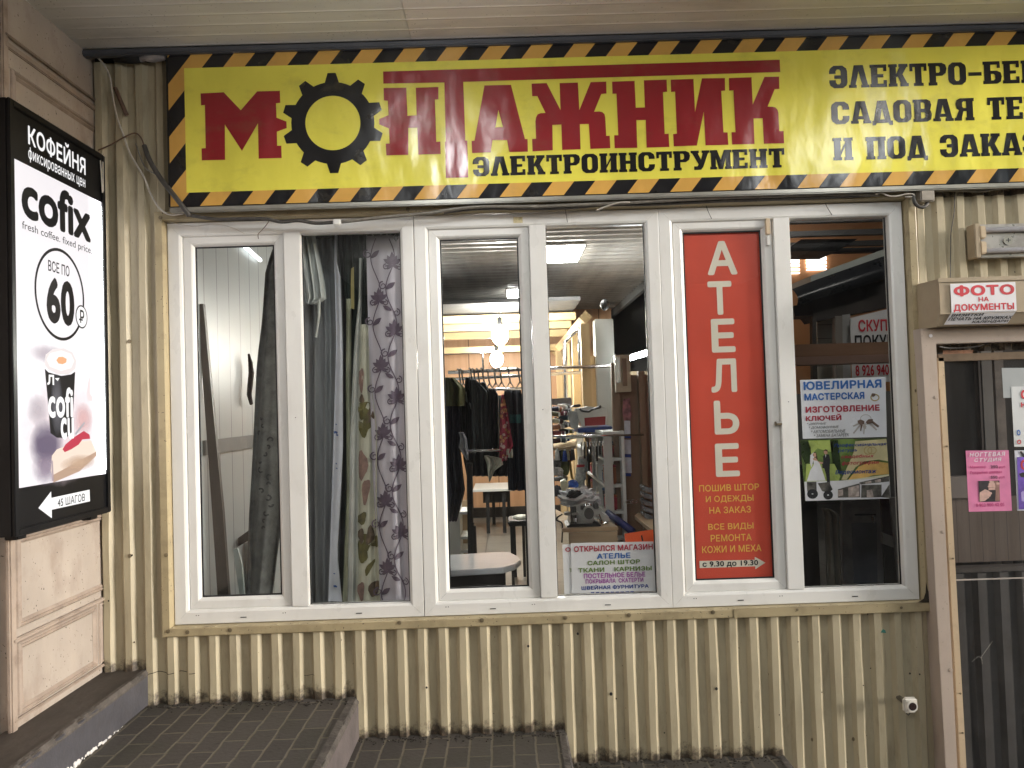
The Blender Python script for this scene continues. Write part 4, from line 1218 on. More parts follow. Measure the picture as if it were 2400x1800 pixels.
cring(c6b, 410, 1452, 62, 55, 50, SUIT, wp, .0020, PYW)
cring(c6b, 588, 1465, 55, 52, 44, SUIT, wp, .0020, PYW)

# ================================================================== right: shutter box, door, lamp fitting, camera
cb = crop(2100, 450, .24116)
sb = thing('shutter_box', 'beige metal roller shutter box over the glass door, with a paper notice on it', 'shutter box', (4.0, -0.1, 1.37))
XB0, XB1 = 3.545, 4.75
q = MB()
prof = [(-.03, 1.482), (-.20, 1.482), (-.20, 1.325), (-.165, 1.272), (-.03, 1.272)]
vs = [(XB0 + (0.004 if y < -.1 else -.012), y, z) for y, z in prof] + [(XB1, y, z) for y, z in prof]
n = len(prof)
q.add(vs, [tuple(reversed(range(n)))[::-1], tuple(range(n, 2 * n))[::-1]] + [(i, (i + 1) % n, (i + 1) % n + n, i + n) for i in range(n)])
q.build('casing', BOXM, sb, bevel=0.002)
MB().box(XB0 - .002, -.206, 1.466, XB1, -.198, 1.487).build('lid_edge', BOXM, sb, bevel=0.002)
MB().box(XB0 + .002, -.2035, 1.322, XB1, -.1995, 1.330).build('seam', BOXM, sb, bevel=0.001)
pn = thing('notice', 'white photo service paper with big red words, bent over the shutter box', 'notice', (3.7, -.21, 1.38))
PYN = -.2075
xa, zt = f2(*cb([(528, 893)])[0], PYN)
xb_, _ = f2(*cb([(1160, 885)])[0], PYN)
zb = 1.330
MB().box(xa, PYN, zb, xb_, PYN + .0015, zt).build('paper', PAPER, pn)
t45 = Vector((0, .035, -.053)).normalized()
BB = (Vector((0, PYN, zb)), Vector((1, 0, 0)), -t45)
MB().prism(BB, [(xa - .018, -.062), (xb_ - .022, -.066), (xb_, 0), (xa, 0)], -.0015, 0).build('paper_flap', PAPER, pn)
REDP = mat('red print', (0.55, 0.04, 0.055))
fl('ФОТО', *cb([(557, 908)])[0], *cb([(1152, 1000)])[0], PYN, REDP, pn, bold=.05)
fl('НА', *cb([(800, 1020)])[0], *cb([(903, 1062)])[0], PYN, REDP, pn, bold=.03)
fl('ДОКУМЕНТЫ', *cb([(557, 1092)])[0], *cb([(1150, 1152)])[0], PYN, REDP, pn, bold=.04)
for txt, u0, u1, v0, v1 in (('ВИЗИТКИ', .005, .51, -.008, -.022), ('ПЕЧАТЬ НА КРУЖКАХ', -.02, .97, -.026, -.042), ('КАЛЕНДАРИ', .36, .93, -.046, -.060)):
    letters(txt, BB, xa + u0 * (xb_ - xa), v1, xa + u1 * (xb_ - xa), v0, BLACK, pn, bold=.025, shear=.25)
MB().box(xa + .165, -.17, 1.3, xa + .18, -.1695, 1.301)

dr = thing('glass_door', 'glass door in a pinkish metal frame with posters stuck on it', 'door', (4.1, -.05, -.85))
def post(xt0, xt1, xb0, xb1, y0, y1, zt, zb, nm, m, par, bev=.002):
    q = MB()
    q.add([(xb0, y0, zb), (xb1, y0, zb), (xb1, y1, zb), (xb0, y1, zb), (xt0, y0, zt), (xt1, y0, zt), (xt1, y1, zt), (xt0, y1, zt)],
          [(0, 3, 2, 1), (4, 5, 6, 7), (0, 1, 5, 4), (1, 2, 6, 5), (2, 3, 7, 6), (3, 0, 4, 7)])
    return q.build(nm, m, par, bevel=bev)
ps = post(3.510, 3.580, 3.532, 3.587, -.10, .02, 1.270, -.86, 'door_post', PINKM, dr)
MB().box(3.56, -.098, 1.196, 4.75, .0, 1.270).build('lintel', PINKM, dr, bevel=.003)
for z in (.95, .10 + .23, -.30, 1.235):
    q = MB().disc(FRONT(-.1), 3.567 + (1.0 - z) * .008 - (.0 if z < 1.2 else .01), z, .008, .008, .003, 12, 0)
    q.build('bolt', PINKM if z < 1.2 else PAPER, dr)
leaf = MB()
door = post(3.603, 3.632, 3.617, 3.648, -.066, -.03, 1.135, -.85, 'door_leaf', CREAMM, dr)
MB().box(3.604, -.066, 1.115, 4.75, -.03, 1.150).build('door_rail', mat('brown door rail', (0.16, 0.11, 0.07), 0.4, 0.25, 14, metal=0.3), dr, bevel=.002)
MB().quad((3.628, -.045, -.85), (4.75, -.045, -.85), (4.75, -.045, 1.12), (3.628, -.045, 1.12)).build('pane', GLASSD, dr)
q = MB()
for z in (.72, .20, -.42, -.60):
    q.disc(FRONT(-.067), 3.622 + (1.0 - z) * .0075, z, .0045, .0045, .003, 9, 0)
q.build('bolt', SCREW, dr)
MB().box(3.598, -.072, .985, 3.618, -.066, 1.06).build('hinge', CREAMM, dr, bevel=.002)
tp = MB().prism(FRONT(-.0462), [f2(*p_, -.0462) for p_ in cb([(455, 1540), (745, 1535), (748, 1632), (455, 1637)])], 0, .0012)
tp.build('tape', mat('brown tape', (0.30, 0.15, 0.09), 0.3, 0.35, 18), dr)
q = MB()
MB().box(3.628, -.048, .092, 4.75, -.0435, .098).build('pane_joint', mat('pale joint', (0.40, 0.35, 0.31), 0.5), dr)
web = f2(2300, 1540, -.0475)
q = MB()
for a, b in (((2278, 1551), (2292, 1539)), ((2292, 1539), (2302, 1541)), ((2300, 1540), (2326, 1503)), ((2300, 1540), (2302, 1556)), ((2296, 1539), (2303, 1548))):
    q.tube([at(*a, -.047), at(*b, -.047)], .0006, 5)
q.build('cobweb', CABLEW, dr)
# added shutter and boards stand in for the glass's reflections; pale door leaf above
cs = thing('reflection_shutter', 'dark ribbed shutter standing in for reflections in the lower half of the glass door', 'shutter', (4.2, .2, -.85))
q = MB()
vs, fs = [], []
x = 3.60
pr = []
while x < 5.2:
    pr += [(x, .20), (x + .043, .20), (x + .055, .165), (x + .098, .165), (x + .110, .20)]
    x += .1101
for z in (-.9, .075):
    vs += [(a, b, z) for a, b in pr]
n = len(pr)
fs = [(i, i + 1, n + i + 1, n + i) for i in range(n - 1)]
q.add(vs, fs)
q.build('reflection_sheet', mat('dark brown ribbed steel', (0.105, 0.097, 0.092), 0.5, 0.3, 3, dirt=0.6, dscale=5), cs)
MB().box(3.60, .18, .076, 5.2, .24, .10).build('reflection_rail', mat('dark brown rail', (0.10, 0.085, 0.075), 0.5), cs)
WB = wood('brown boards', (0.115, 0.082, 0.062), (0.17, 0.128, 0.10), 1.0, .55, 2, .064)
bd = thing('reflection_boards', 'brown vertical boards standing in for reflections in the glass door above the shutter', 'wall', (4.2, .3, .2))
MB().box(3.60, .30, .101, 5.4, .33, .43).build('boards', WB, bd)
MB().box(3.60, .28, .431, 4.0, .33, .54).build('rail', mat('grey brown rail', (0.20, 0.17, 0.15), .5), bd)
hall = thing('inner_door', 'grey inner door dimly seen through the upper door glass', 'door', (4.2, .5, .6))
GDF = mat('grey door frame', (0.15, 0.14, 0.13), .5)
def hpost(xa, xb, nm, m, Y=.5):
    MB().box(f2(xa, 1000, Y)[0], Y, -.3, f2(xb, 1000, Y)[0], Y + .04, 1.3).build(nm, m, hall, bevel=.004)
hpost(2298, 2306, 'door_frame', mat('brown inner door', (0.055, 0.043, 0.038), .5))
hpost(2306, 2333, 'door_frame', GDF)
hpost(2336, 2360, 'stone_strip', mat('pale stone strip', (0.22, 0.185, 0.16), .7, .35, 9), .55)
MB().box(3.86, .62, -.9, 6.2, .68, 2.75).build('back_wall', mat('dark hall wall', (0.05, 0.043, 0.04), .7, .3, 2), hall)

def dposter(label, pts, m, Y=-.0475):
    return sheet('poster', label, 'poster', pts, Y, 'posters on the glass door', m)
cd_ = crop(2100, 800, .3015)
pk = dposter('pink nail studio poster with white heading and a photo of hands', cd_([(542, 850), (876, 846), (902, 1317), (567, 1325)]), mat('pink paper', (0.74, 0.24, 0.42), 0.35, 0.14, 9))
YP = -.0489
fl('НОГТЕВАЯ', *cd_([(570, 866)])[0], *cd_([(850, 890)])[0], YP, PAPER, pk, bold=.02, shear=.2, spacing=1.2)
fl('СТУДИЯ', *cd_([(608, 910)])[0], *cd_([(820, 936)])[0], YP, PAPER, pk, bold=.02, shear=.2, spacing=1.2)
MG_ = mat('magenta print', (0.45, 0.03, 0.16))
for txt, tl, br, m in (('Маникюр', (575, 968), (700, 988), MG_), ('250', (735, 965), (790, 985), BLACK), ('руб', (800, 968), (848, 988), MG_), ('Покрытие шеллак', (575, 1010), (826, 1030), MG_), ('550', (735, 1046), (788, 1066), BLACK), ('руб', (800, 1048), (846, 1068), MG_),
                       ('8 903 900 40 05', (620, 1262), (842, 1280), MG_)):
    fl(txt, *cd_([tl])[0], *cd_([br])[0], YP, m, pk, bold=.012)
cprint(cd_, [(640, 1085), (803, 1082), (808, 1245), (648, 1248)], mat('dark photo print', (0.035, 0.03, 0.035), .4, .5, 20), pk, .0006, YP)
HAND = mat('hand photo print', (0.62, 0.40, 0.34), .4, .15, 60)
def finger(x0, y0, x1, y1, wd):
    dx, dy = x1 - x0, y1 - y0
    k = math.hypot(dx, dy)
    nx_, ny_ = -dy / k * wd, dx / k * wd
    tipx, tipy = x1 + dx / k * wd * .9, y1 + dy / k * wd * .9
    return [(x0 + nx_, y0 + ny_), (x1 + nx_, y1 + ny_), (tipx, tipy), (x1 - nx_, y1 - ny_), (x0 - nx_, y0 - ny_)]
cprint(cd_, [(650, 1175), (690, 1150), (720, 1160), (740, 1190), (720, 1215), (690, 1240), (650, 1246), (648, 1200)], HAND, pk, .0010, YP)
cprint(cd_, [(740, 1090), (790, 1086), (804, 1100), (806, 1240), (770, 1240), (775, 1160), (745, 1130)], mat('shadowed hand print', (0.30, 0.17, 0.14), .4, .2, 50), pk, .0010, YP)
for k, fg in enumerate([(760, 1096, 730, 1092, 9), (768, 1112, 724, 1110, 9), (770, 1128, 718, 1128, 9), (768, 1146, 722, 1148, 8), (690, 1165, 738, 1182, 9), (686, 1182, 728, 1200, 9), (682, 1198, 716, 1214, 8), (778, 1104, 800, 1106, 8)]):
    cprint(cd_, finger(*fg), HAND, pk, .0013 + .0001 * k, YP)
hz = dposter('blank translucent sheet at the top of the door glass', cd_([(822, 207), (1200, 205), (1205, 430), (836, 440)]), mat('translucent grey sheet', (0.40, 0.42, 0.42), .4, .08), -.0470)
wh = dposter('pale glossy poster above the purple poster, with red and blue letters', cd_([(895, 352), (1230, 346), (1250, 815), (920, 820)]), mat('pale gloss sheet', (0.70, 0.71, 0.70), .15, .06), -.0490)
YW = -.0504
for txt, tl, br, m in (('О', (968, 378), (1030, 448), REDP), ('Н', (970, 474), (1008, 512), REDP), ('О', (936, 688), (968, 732), TB_), ('О', (940, 765), (974, 798), REDP)):
    fl(txt, *cd_([tl])[0], *cd_([br])[0], YW, m, wh, bold=.05)
pu = dposter('purple poster with black strokes, lowest at the edge of the door glass', cd_([(922, 848), (1260, 842), (1280, 1310), (944, 1316)]), mat('pale sheet edge', (0.66, 0.66, 0.72), .3), -.0482)
YU = -.0496
cprint(cd_, [(940, 900), (1230, 896), (1260, 1300), (955, 1306)], mat('violet photo print', (0.17, 0.10, 0.42), .3, .5, 14), pu, .0006, YU)
cprint(cd_, [(960, 856), (975, 852), (995, 880), (1010, 850), (1020, 856), (1000, 900), (985, 900)], BLACK, pu, .001, YU)
fl('С', *cd_([(965, 920)])[0], *cd_([(1030, 1000)])[0], YU, REDP, pu, bold=.05, off=.001)
cprint(cd_, [(955, 1030), (985, 1018), (1040, 1030), (1040, 1060), (970, 1055)], BLACK, pu, .001, YU)
cprint(cd_, [(970, 1175), (990, 1160), (1010, 1190), (1010, 1250), (975, 1240)], mat('lilac print', (0.45, 0.36, 0.68), .4), pu, .0012, YU)

fx = thing('batten_lamp', 'unlit twin tube batten lamp fitting on the ribbed wall above the shutter box', 'lamp', (4.1, -.05, 1.68))
x0, za = f2(2281, 527, -.09)
x1, zb = f2(2309, 601, -.09)
MB().box(x1 - .01, -.075, zb - .004, 4.85, -.03, za + .004).build('tray', mat('worn steel tray', (0.42, 0.39, 0.37), .3, .2, 9, metal=.7, dirt=.5), fx, bevel=.003)
MB().box(x0, -.10, zb - .006, x1 - .022, -.03, za + .004).build('end_cap', BOXM, fx, bevel=.004)
for k in range(2):
    z_ = za - .008 - k * (za - zb - .004) / 2
    MB().box(x1 - .026, -.104, z_ - .058, x1 + .004, -.04, z_).build('lamp_holder', CREAMM, fx, bevel=.005)
for z in (za - .026, zb + .026):
    MB().tube([(x1 + .003, -.092, z), (4.8, -.092, z)], .0125, 12).build('tube', mat('grey glass tube', (0.52, 0.50, 0.51), .25, .05), fx, smooth=True)
MB().disc(FRONT(-.075), x1 + .118, (za + zb) / 2, .022, .022, .006, 20, 0).build('screw_cap', STEEL, fx)
q = MB()
cx_, cz_ = x1 + .118, (za + zb) / 2
q.poly(FRONT(-.081), rect(cx_ - .011, cz_ - .002, cx_ + .011, cz_ + .002), (), .0006)
q.poly(FRONT(-.081), rect(cx_ - .002, cz_ - .010, cx_ + .002, cz_ + .010), (), .0009)
q.build('screw_slot', BLACK, fx)

cm = thing('security_camera', 'small white square security camera low on the ribbed wall', 'camera', (3.38, -.06, -.45))
c0 = at(2137, 1655, -.125)
q = MB().box(c0.x - .032, -.122, c0.z - .034, c0.x + .032, -.092, c0.z + .034)
q.build('housing', mat('white camera shell', (0.66, 0.62, 0.55), .35, .1, 8, dirt=.4), cm, bevel=.010, seg=3)
MB().disc(FRONT(-.122), c0.x + .002, c0.z - .001, .024, .024, .007, 24, 0).build('lens_ring', mat('white camera ring', (0.70, 0.66, 0.60), .3), cm)
MB().disc(FRONT(-.129), c0.x + .002, c0.z - .001, .0178, .0178, .0008, 24, 0).build('lens', mat('dark lens', (0.035, 0.022, 0.022), .12, .5, 200), cm)
MB().tube([(c0.x - .005, -.094, c0.z), (c0.x - .01, -.01, c0.z + .004)], .012, 10).build('bracket', mat('dark camera bracket', (.10, .085, .06), .5), cm)
MB().tube([(c0.x - .012, -.10, c0.z - .029), (c0.x - .013, -.10, c0.z - .042), (c0.x - .006, -.10, c0.z - .050), (c0.x + .002, -.10, c0.z - .044), (c0.x + .002, -.10, c0.z - .030)], .0022, 6).build('cable_loop', CABLEB, cm)

jb = thing('junction_box', 'square grey beige junction box under the banner, right of the windows', 'junction box', (3.6, -.06, 1.9))
a_, b_ = f2(2157, 437, -.085), f2(2192, 471, -.085)
MB().box(a_[0], -.085, b_[1], b_[0], -.03, a_[1]).build('casing', mat('grey beige plastic box', (0.33, 0.29, 0.24), .45, .1, 5, dirt=.4), jb, bevel=.004)
MB().box(a_[0] + .004, -.088, b_[1] + .004, b_[0] - .004, -.085, a_[1] - .004).build('cover', mat('grey beige plastic box', (0.33, 0.29, 0.24)), jb, bevel=.001)

# ================================================================== cables
def spline(pts, k=5):
    P_ = [Vector(p) for p in pts]
    out = []
    for i in range(len(P_) - 1):
        a, b, c, d = P_[max(i - 1, 0)], P_[i], P_[i + 1], P_[min(i + 2, len(P_) - 1)]
        for j in range(k):
            t = j / k
            out.append(0.5 * ((2 * b) + (c - a) * t + (2 * a - 5 * b + 4 * c - d) * t * t + (3 * b - a - 3 * c + d) * t ** 3))
    out.append(P_[-1])
    return out
def cable(name, label, pts, r, m, grp='loose cables around the shop front'):
    path = spline([at(x, y, Y) for x, y, Y in pts])
    o = MB().tube(path, r, 8).build(name, m, None, smooth=True, org=path[0])
    return tag(o, label, 'cable', grp)
cable('cable', 'whitish cable hanging from the ceiling corner down the ribs to the window corner', [(198, 122, -.08), (232, 138, -.07), (256, 176, -.06), (266, 236, -.05), (276, 280, -.045), (290, 318, -.04), (306, 362, -.036), (338, 416, -.04), (352, 452, -.05), (372, 486, -.06), (398, 503, -.06), (432, 500, -.06)], .0042, CABLEW)
cable('cable', 'short dark sleeve lying across the ribs beside the whitish cable', [(270, 206, -.04), (282, 235, -.045), (297, 270, -.04)], .010, CABLER)
cable('cable', 'dark sleeved cable slanting down past the banner corner', [(338, 341, -.045), (352, 378, -.055), (378, 420, -.07), (408, 458, -.105), (428, 484, -.11), (444, 506, -.09)], .0115, CABLEB)
cable('cable', 'thin brown wire crossing the ribs above the backlit sign', [(230, 352, -.05), (262, 338, -.045), (290, 322, -.05), (316, 312, -.04), (330, 322, -.04), (338, 341, -.045)], .0034, CABLER)
cable('cable', 'thin grey wire running beside the dark slanting cable', [(318, 336, -.04), (340, 392, -.05), (372, 412, -.06), (392, 440, -.08), (420, 480, -.11), (440, 503, -.10)], .0035, CABLEG)
cable('cable', 'thick dark cable sagging along the top of the left window', [(438, 503, -.075), (500, 513, -.07), (560, 513, -.07), (622, 513, -.065), (660, 520, -.06), (700, 517, -.06), (740, 523, -.055), (783, 521, -.055)], .0085, CABLEB)
cable('cable', 'thick grey cable rising along the tops of the middle and right windows', [(800, 520, -.055), (900, 509, -.06), (1000, 500, -.065), (1060, 491, -.07), (1130, 484, -.072), (1250, 484, -.07), (1330, 481, -.07), (1450, 476, -.07), (1560, 470, -.07), (1700, 463, -.068), (1830, 459, -.066), (1960, 455, -.06), (2060, 457, -.055)], .0085, CABLEG)
cable('cable', 'second grey cable close below the banner tube', [(1040, 498, -.055), (1130, 489, -.055), (1300, 489, -.055), (1420, 480, -.055), (1520, 479, -.05), (1700, 471, -.05), (1900, 464, -.05), (2040, 458, -.05)], .0075, CABLEB)
cable('cable', 'dark cable looping under the junction box', [(2142, 440, -.06), (2140, 458, -.07), (2146, 478, -.075), (2160, 486, -.075), (2172, 480, -.07), (2172, 470, -.06)], .0085, CABLEB)
cable('cable', 'dark cable running right from the junction box under the banner', [(2190, 447, -.06), (2230, 445, -.06), (2300, 447, -.055), (2340, 441, -.055), (2430, 436, -.05)], .0085, CABLEG)
cable('cable', 'white curled wire end beside the junction box', [(2052, 455, -.07), (2066, 452, -.07), (2082, 459, -.072), (2100, 460, -.074), (2122, 455, -.076), (2138, 455, -.076), (2143, 460, -.074), (2122, 462, -.07)], .0036, CABLEW)
cable('cable', 'white wire end lying under the banner in the middle', [(1398, 493, -.074), (1420, 484, -.076), (1450, 475, -.078), (1476, 474, -.078)], .0036, CABLEW)
cable('wire', 'thin dark wire hanging down the ribs to the shutter box', [(2238, 448, -.035), (2236, 500, -.034), (2229, 545, -.034), (2228, 600, -.035), (2227, 660, -.05)], .0022, CABLEB)
cable('wire', 'frayed wire hanging over the top of the left window', [(632, 516, -.06), (622, 530, -.03), (612, 541, -.012), (605, 549, -.006), (606, 560, .004)], .0016, CABLER)
cable('wire', 'short dark thread hanging over the middle window frame', [(1325, 492, -.06), (1327, 504, -.02), (1330, 521, -.004)], .0014, CABLEB)
cable('wire', 'short dark thread hanging over the right window frame', [(1655, 482, -.05), (1660, 496, -.02), (1668, 513, -.004)], .0016, CABLEB)
cable('wire', 'short dark thread over the right window, nearest its corner', [(1935, 478, -.05), (1940, 488, -.015), (1950, 504, -.004)], .0018, CABLEB)
cable('wire', 'thin curved wire lying across the upper left window corner', [(398, 520, -.02), (450, 530, -.006), (505, 525, -.006), (545, 534, -.005), (573, 548, -.004)], .0012, CABLEW)
cable('wire', 'dark wires drooping under the shutter box lintel', [(2200, 812, -.09), (2230, 816, -.07), (2290, 812, -.07), (2330, 800, -.07), (2420, 788, -.07)], .0035, CABLEB)
tw = thing('tape_patch', 'white tape holding the cables above the left window', 'tape', (.78, -.06, 1.87))
a_ = at(790, 521, -.064)
MB().box(a_.x - .018, -.072, a_.z - .016, a_.x + .018, -.048, a_.z + .014).build('tape', PVC, tw, bevel=.005)
ft = thing('foam_scrap', 'crumpled grey foam scrap at the ceiling left of the banner', 'scrap', (.0, -.06, 2.63))
a_ = at(358, 132, -.08)
q = MB()
q.ball((a_.x, -.07, a_.z), .035, 1.9, .8, .62, 9, 6)
q.ball((a_.x - .07, -.06, a_.z - .002), .022, 1.5, .8, .7, 8, 5)
q.build('foam', mat('dirty foam', (0.30, 0.27, 0.26), .8, .3, 20, bump=.6, bscale=60), ft)
dl = thing('dark_duct', 'dark bundle in the ceiling corner left of the banner', 'duct', (-.15, -.06, 2.63))
MB().tube([at(268, 136, -.05), at(300, 134, -.06), at(330, 134, -.06)], [.02, .03, .028], 10).build('duct', DARKGAP, dl, smooth=True)

# ================================================================== rooms behind the glass
def sect(o):
    return structure(o)
WHW = mat('white wall board', (0.62, 0.63, 0.62), .45, .05, 3)
BACKW = wood('tan back wall boards', (0.44, 0.24, 0.125), (0.55, 0.32, 0.17), .8, .5, 2, .32)
PLY = wood('pale plywood', (0.52, 0.39, 0.23), (0.62, 0.48, 0.30), .8, .5, 2, .55)
BEAM = wood('raw pine beam', (0.50, 0.36, 0.17), (0.64, 0.48, 0.26), .8, .55, 0)
BEAMY = wood('raw pine rail', (0.50, 0.36, 0.17), (0.64, 0.48, 0.26), .8, .55, 1)
BEAMZ = wood('raw pine post', (0.46, 0.33, 0.17), (0.60, 0.45, 0.25), .8, .55, 2)
BRN = wood('brown laminate', (0.150, 0.095, 0.058), (0.215, 0.142, 0.088), 1.0, .4, 2)
TANL = wood('tan laminate', (0.36, 0.26, 0.155), (0.46, 0.345, 0.215), .8, .35, 0)
DKW = mat('dark cabinet', (0.022, 0.018, 0.016), .35, .3)
CHROME = mat('chrome rail', (0.62, 0.62, 0.64), .18, .1, 10, metal=1.0)
FLR = None
def tile_mat():
    m, nt, b = new_mat('grey floor tiles')
    geo = nt.nodes.new('ShaderNodeNewGeometry').outputs['Position']
    br = nt.nodes.new('ShaderNodeTexBrick')
    br.offset = 0.0
    br.inputs['Scale'].default_value = 1
    br.inputs['Brick Width'].default_value = .45
    br.inputs['Row Height'].default_value = .45
    br.inputs['Mortar Size'].default_value = .006
    br.inputs['Color1'].default_value = (.20, .195, .175, 1)
    br.inputs['Color2'].default_value = (.25, .24, .215, 1)
    br.inputs['Mortar'].default_value = (.09, .085, .075, 1)
    nt.links.new(geo, br.inputs['Vector'])
    c = mixc(nt, math_node(nt, 'MULTIPLY', ramp(nt, noise(nt, geo, 5, 6), .4, .7), .4), br.outputs['Color'], (.12, .115, .10))
    nt.links.new(c, b.inputs['Base Color'])
    b.inputs['Roughness'].default_value = .3
    return m
FL_ = -.36
TILE = tile_mat()
sect(MB().box(-.02, .06, -.5, 3.56, 7.0, FL_).build('shop_floor', TILE))
sect(MB().box(3.561, .66, -.5, 6.3, 7.0, FL_).build('shop_floor', TILE))
CZ = 2.15
q = MB()
vs, fs = [], []
pr = []
y = .06
while y < 6.9:
    pr += [(y, CZ), (y + .06, CZ), (y + .085, CZ - .022), (y + .125, CZ - .022), (y + .15, CZ)]
    y += .1501
for yy, zz in pr:
    vs += [(-.02, yy, zz), (2.95, yy, zz)]
q.add(vs, [(2 * i, 2 * i + 1, 2 * i + 3, 2 * i + 2) for i in range(len(pr) - 1)])
q.box(-.02, .06, CZ + .01, 2.95, 7.0, CZ + .1)
sect(q.build('shop_ceiling', mat('ribbed grey shop ceiling', (.42, .40, .37), .40, .25, 1.2, stretch=(5, .4, 1), spec=.4)))
sect(MB().box(2.93, .06, 2.76, 6.3, 7.0, 2.84).build('shop_ceiling', mat('dim lobby ceiling', (.10, .095, .09), .5, .2, 2)))
sect(MB().box(2.93, 3.361, CZ - .1, 2.97, 6.9, 2.76).build('shop_wall', mat('dim shop wall', (.16, .16, .155), .7, .2, 1)))
def shop_lamp(pts, label):
    ps_ = [atz(x, y, CZ - .03) for x, y in pts]
    x0, x1, y0, y1 = min(p.x for p in ps_), max(p.x for p in ps_), min(p.y for p in ps_), max(p.y for p in ps_)
    t = thing('shop_lamp', label, 'lamp', ((x0 + x1) / 2, (y0 + y1) / 2, CZ - .03), 'lamps under the ribbed shop ceiling')
    MB().box(x0 - .01, y0 - .01, CZ - .034, x1 + .01, y1 + .01, CZ - .02).build('housing', WHW, t)
    MB().box(x0, y0, CZ - .045, x1, y1, CZ - .0345).build('diffuser', glow('shop lamp glow', (1, .98, .94), 40), t)
shop_lamp([(1268, 576), (1352, 610)], 'big bright lamp under the shop ceiling at the top of the fourth pane')
shop_lamp([(1190, 678), (1216, 694)], 'small bright lamp under the shop ceiling beside the third pane mullion')
shop_lamp([(1468, 756), (1540, 770)], 'lit lamp under the shop ceiling at the far right of the fourth pane')
def clap(name, m0):
    m, nt, b = new_mat(name)
    geo = nt.nodes.new('ShaderNodeNewGeometry').outputs['Position']
    sx = nt.nodes.new('ShaderNodeSeparateXYZ')
    nt.links.new(geo, sx.inputs[0])
    fr = math_node(nt, 'FRACT', math_node(nt, 'DIVIDE', math_node(nt, 'ADD', sx.outputs[1], .01), .185))
    k = ramp(nt, fr, .055, .02)
    nt.links.new(mixc(nt, k, m0, tuple(c * .16 for c in m0)), b.inputs['Base Color'])
    b.inputs['Roughness'].default_value = .38
    MATS[name] = m
    return m
lw = thing('panelled_wall', 'white panelled side wall behind the narrow left pane', 'wall', (.02, 1, 0))
MB().box(-.05, .06, -.4, .03, 6.9, CZ).build('panelling', clap('white plastic panelling', (.36, .38, .38)), lw)
a_ = atx(503, 1045, .03)
MB().box(.03, .3, a_.z - .04, .045, 6, a_.z + .035).build('rail', mat('dark grey rail', (.09, .09, .085), .5), lw)
bw = thing('back_wall', 'tan boarded back wall of the shop behind the hanging clothes', 'wall', (1.2, 5.9, 0))
MB().box(.03, 5.9, FL_, 2.9, 6.0, CZ).build('boards', BACKW, bw)
MB().box(.03, 5.88, FL_, 2.9, 5.898, FL_ + .12).build('baseboard', DKW, bw)
sect(MB().box(.03, 6.8, FL_, 6.3, 6.9, 2.76).build('shop_wall', mat('dim shop wall', (.16, .16, .155), .7, .2, 1)))
sect(MB().box(6.2, .06, -.9, 6.3, 6.9, 2.76).build('shop_wall', mat('dim shop wall', (.16, .16, .155))))

# window one and two: closet with rolled cloth, planks, curtains
cw = crop(380, 450, .3314)
cw2 = crop(380, 950, .3314)
def leaning(name, label, cat, pts, Y, th, m):
    return tag(MB().prism(FRONT(Y), [f2(*p_, Y) for p_ in pts], -th, 0).build(name, m, None, org=at(*pts[-1], Y)), label, cat)
leaning('plank', 'long dark brown plank leaning inside the narrow left pane', 'plank', [(462, 712), (476, 712), (502, 990), (522, 1200), (536, 1400), (510, 1400), (497, 1200), (480, 960)], .30, .03, wood('dark brown plank', (.022, .017, .014), (.032, .025, .02), 1, .5, 2))
leaning('plank', 'short pale plank leaning at the foot of the narrow left pane', 'plank', [(546, 1288), (556, 1285), (566, 1320), (573, 1400), (562, 1400), (553, 1340)], .45, .02, mat('pale grey plank', (.46, .52, .50), .5))
leaning('rail', 'dark slanting rail low behind the narrow left pane', 'rail', [(520, 1275), (548, 1268), (590, 1238), (590, 1262), (560, 1280), (540, 1284)], .8, .03, DKW)
leaning('board', 'white board standing behind the short pale plank', 'board', [(524, 1276), (548, 1280), (590, 1268), (590, 1405), (524, 1405)], .9, .02, mat('dull white board', (.36, .37, .36), .5))
tag(MB().tube([atx(574, 578, .05), atx(610, 610, .05)], .012, 8).build('tube_lamp', glow('closet tube glow', (.95, 1, 1), 2.2), None, org=atx(574, 578, .05)), 'short glowing tube at the top of the narrow left pane', 'lamp')  # pipe-like tube with a weak glow of its own
FUR = mat('dark brown fur', (.05, .022, .015), .8, .5, 60, bump=.8, bscale=160)
q = MB().tube([atx(583, 830, .07), atx(587, 850, .07), atx(589, 875, .07), atx(586, 905, .07), atx(584, 925, .07), atx(589, 947, .07)], [.006, .013, .016, .016, .014, .010], 9)
tag(q.build('tassel', FUR, None, smooth=True, org=atx(585, 890, .07)), 'dark brown furry tassel hanging on the white panelled wall', 'tassel')
def cloth(name, label, cat, rows, Y, m, grp=None, **kw):
    d = Drape(rows, Y, **kw)
    o = d.mesh().build(name, m, None, smooth=True, org=at((rows[0][1] + rows[0][2]) / 2, rows[0][0], Y))
    tag(o, label, cat, grp)
    o['drape'] = 1
    del o['drape']
    return o, d
GREYC = mat('dull grey patterned cloth', (.115, .115, .108), .8, .35, 14, dirt=.7, dscale=16, dcol=(.03, .028, .026))
g1, d1 = cloth('curtain', 'dull grey patterned curtain roll leaning behind the narrow left pane', 'curtain',
      [(575, 642, 662), (630, 622, 662), (748, 613, 664), (848, 600, 665), (997, 592, 665), (1082, 588, 662), (1215, 580, 655), (1402, 574, 632)], .22, GREYC, 'curtains hanging behind the left window', folds=1.3, amp=.03, depth=.08)
q = MB()
rr_ = random.Random(4)
for i in range(16):
    x, y = rr_.uniform(604, 640), 980 + i * 17
    s = rr_.uniform(4, 9)
    d1.stroke(q, [(x + s * math.cos(t * .7 + i) * (1 - t / 9), y + s * math.sin(t * .7 + i) * (1 - t / 9)) for t in range(7)], 4.0, .004)
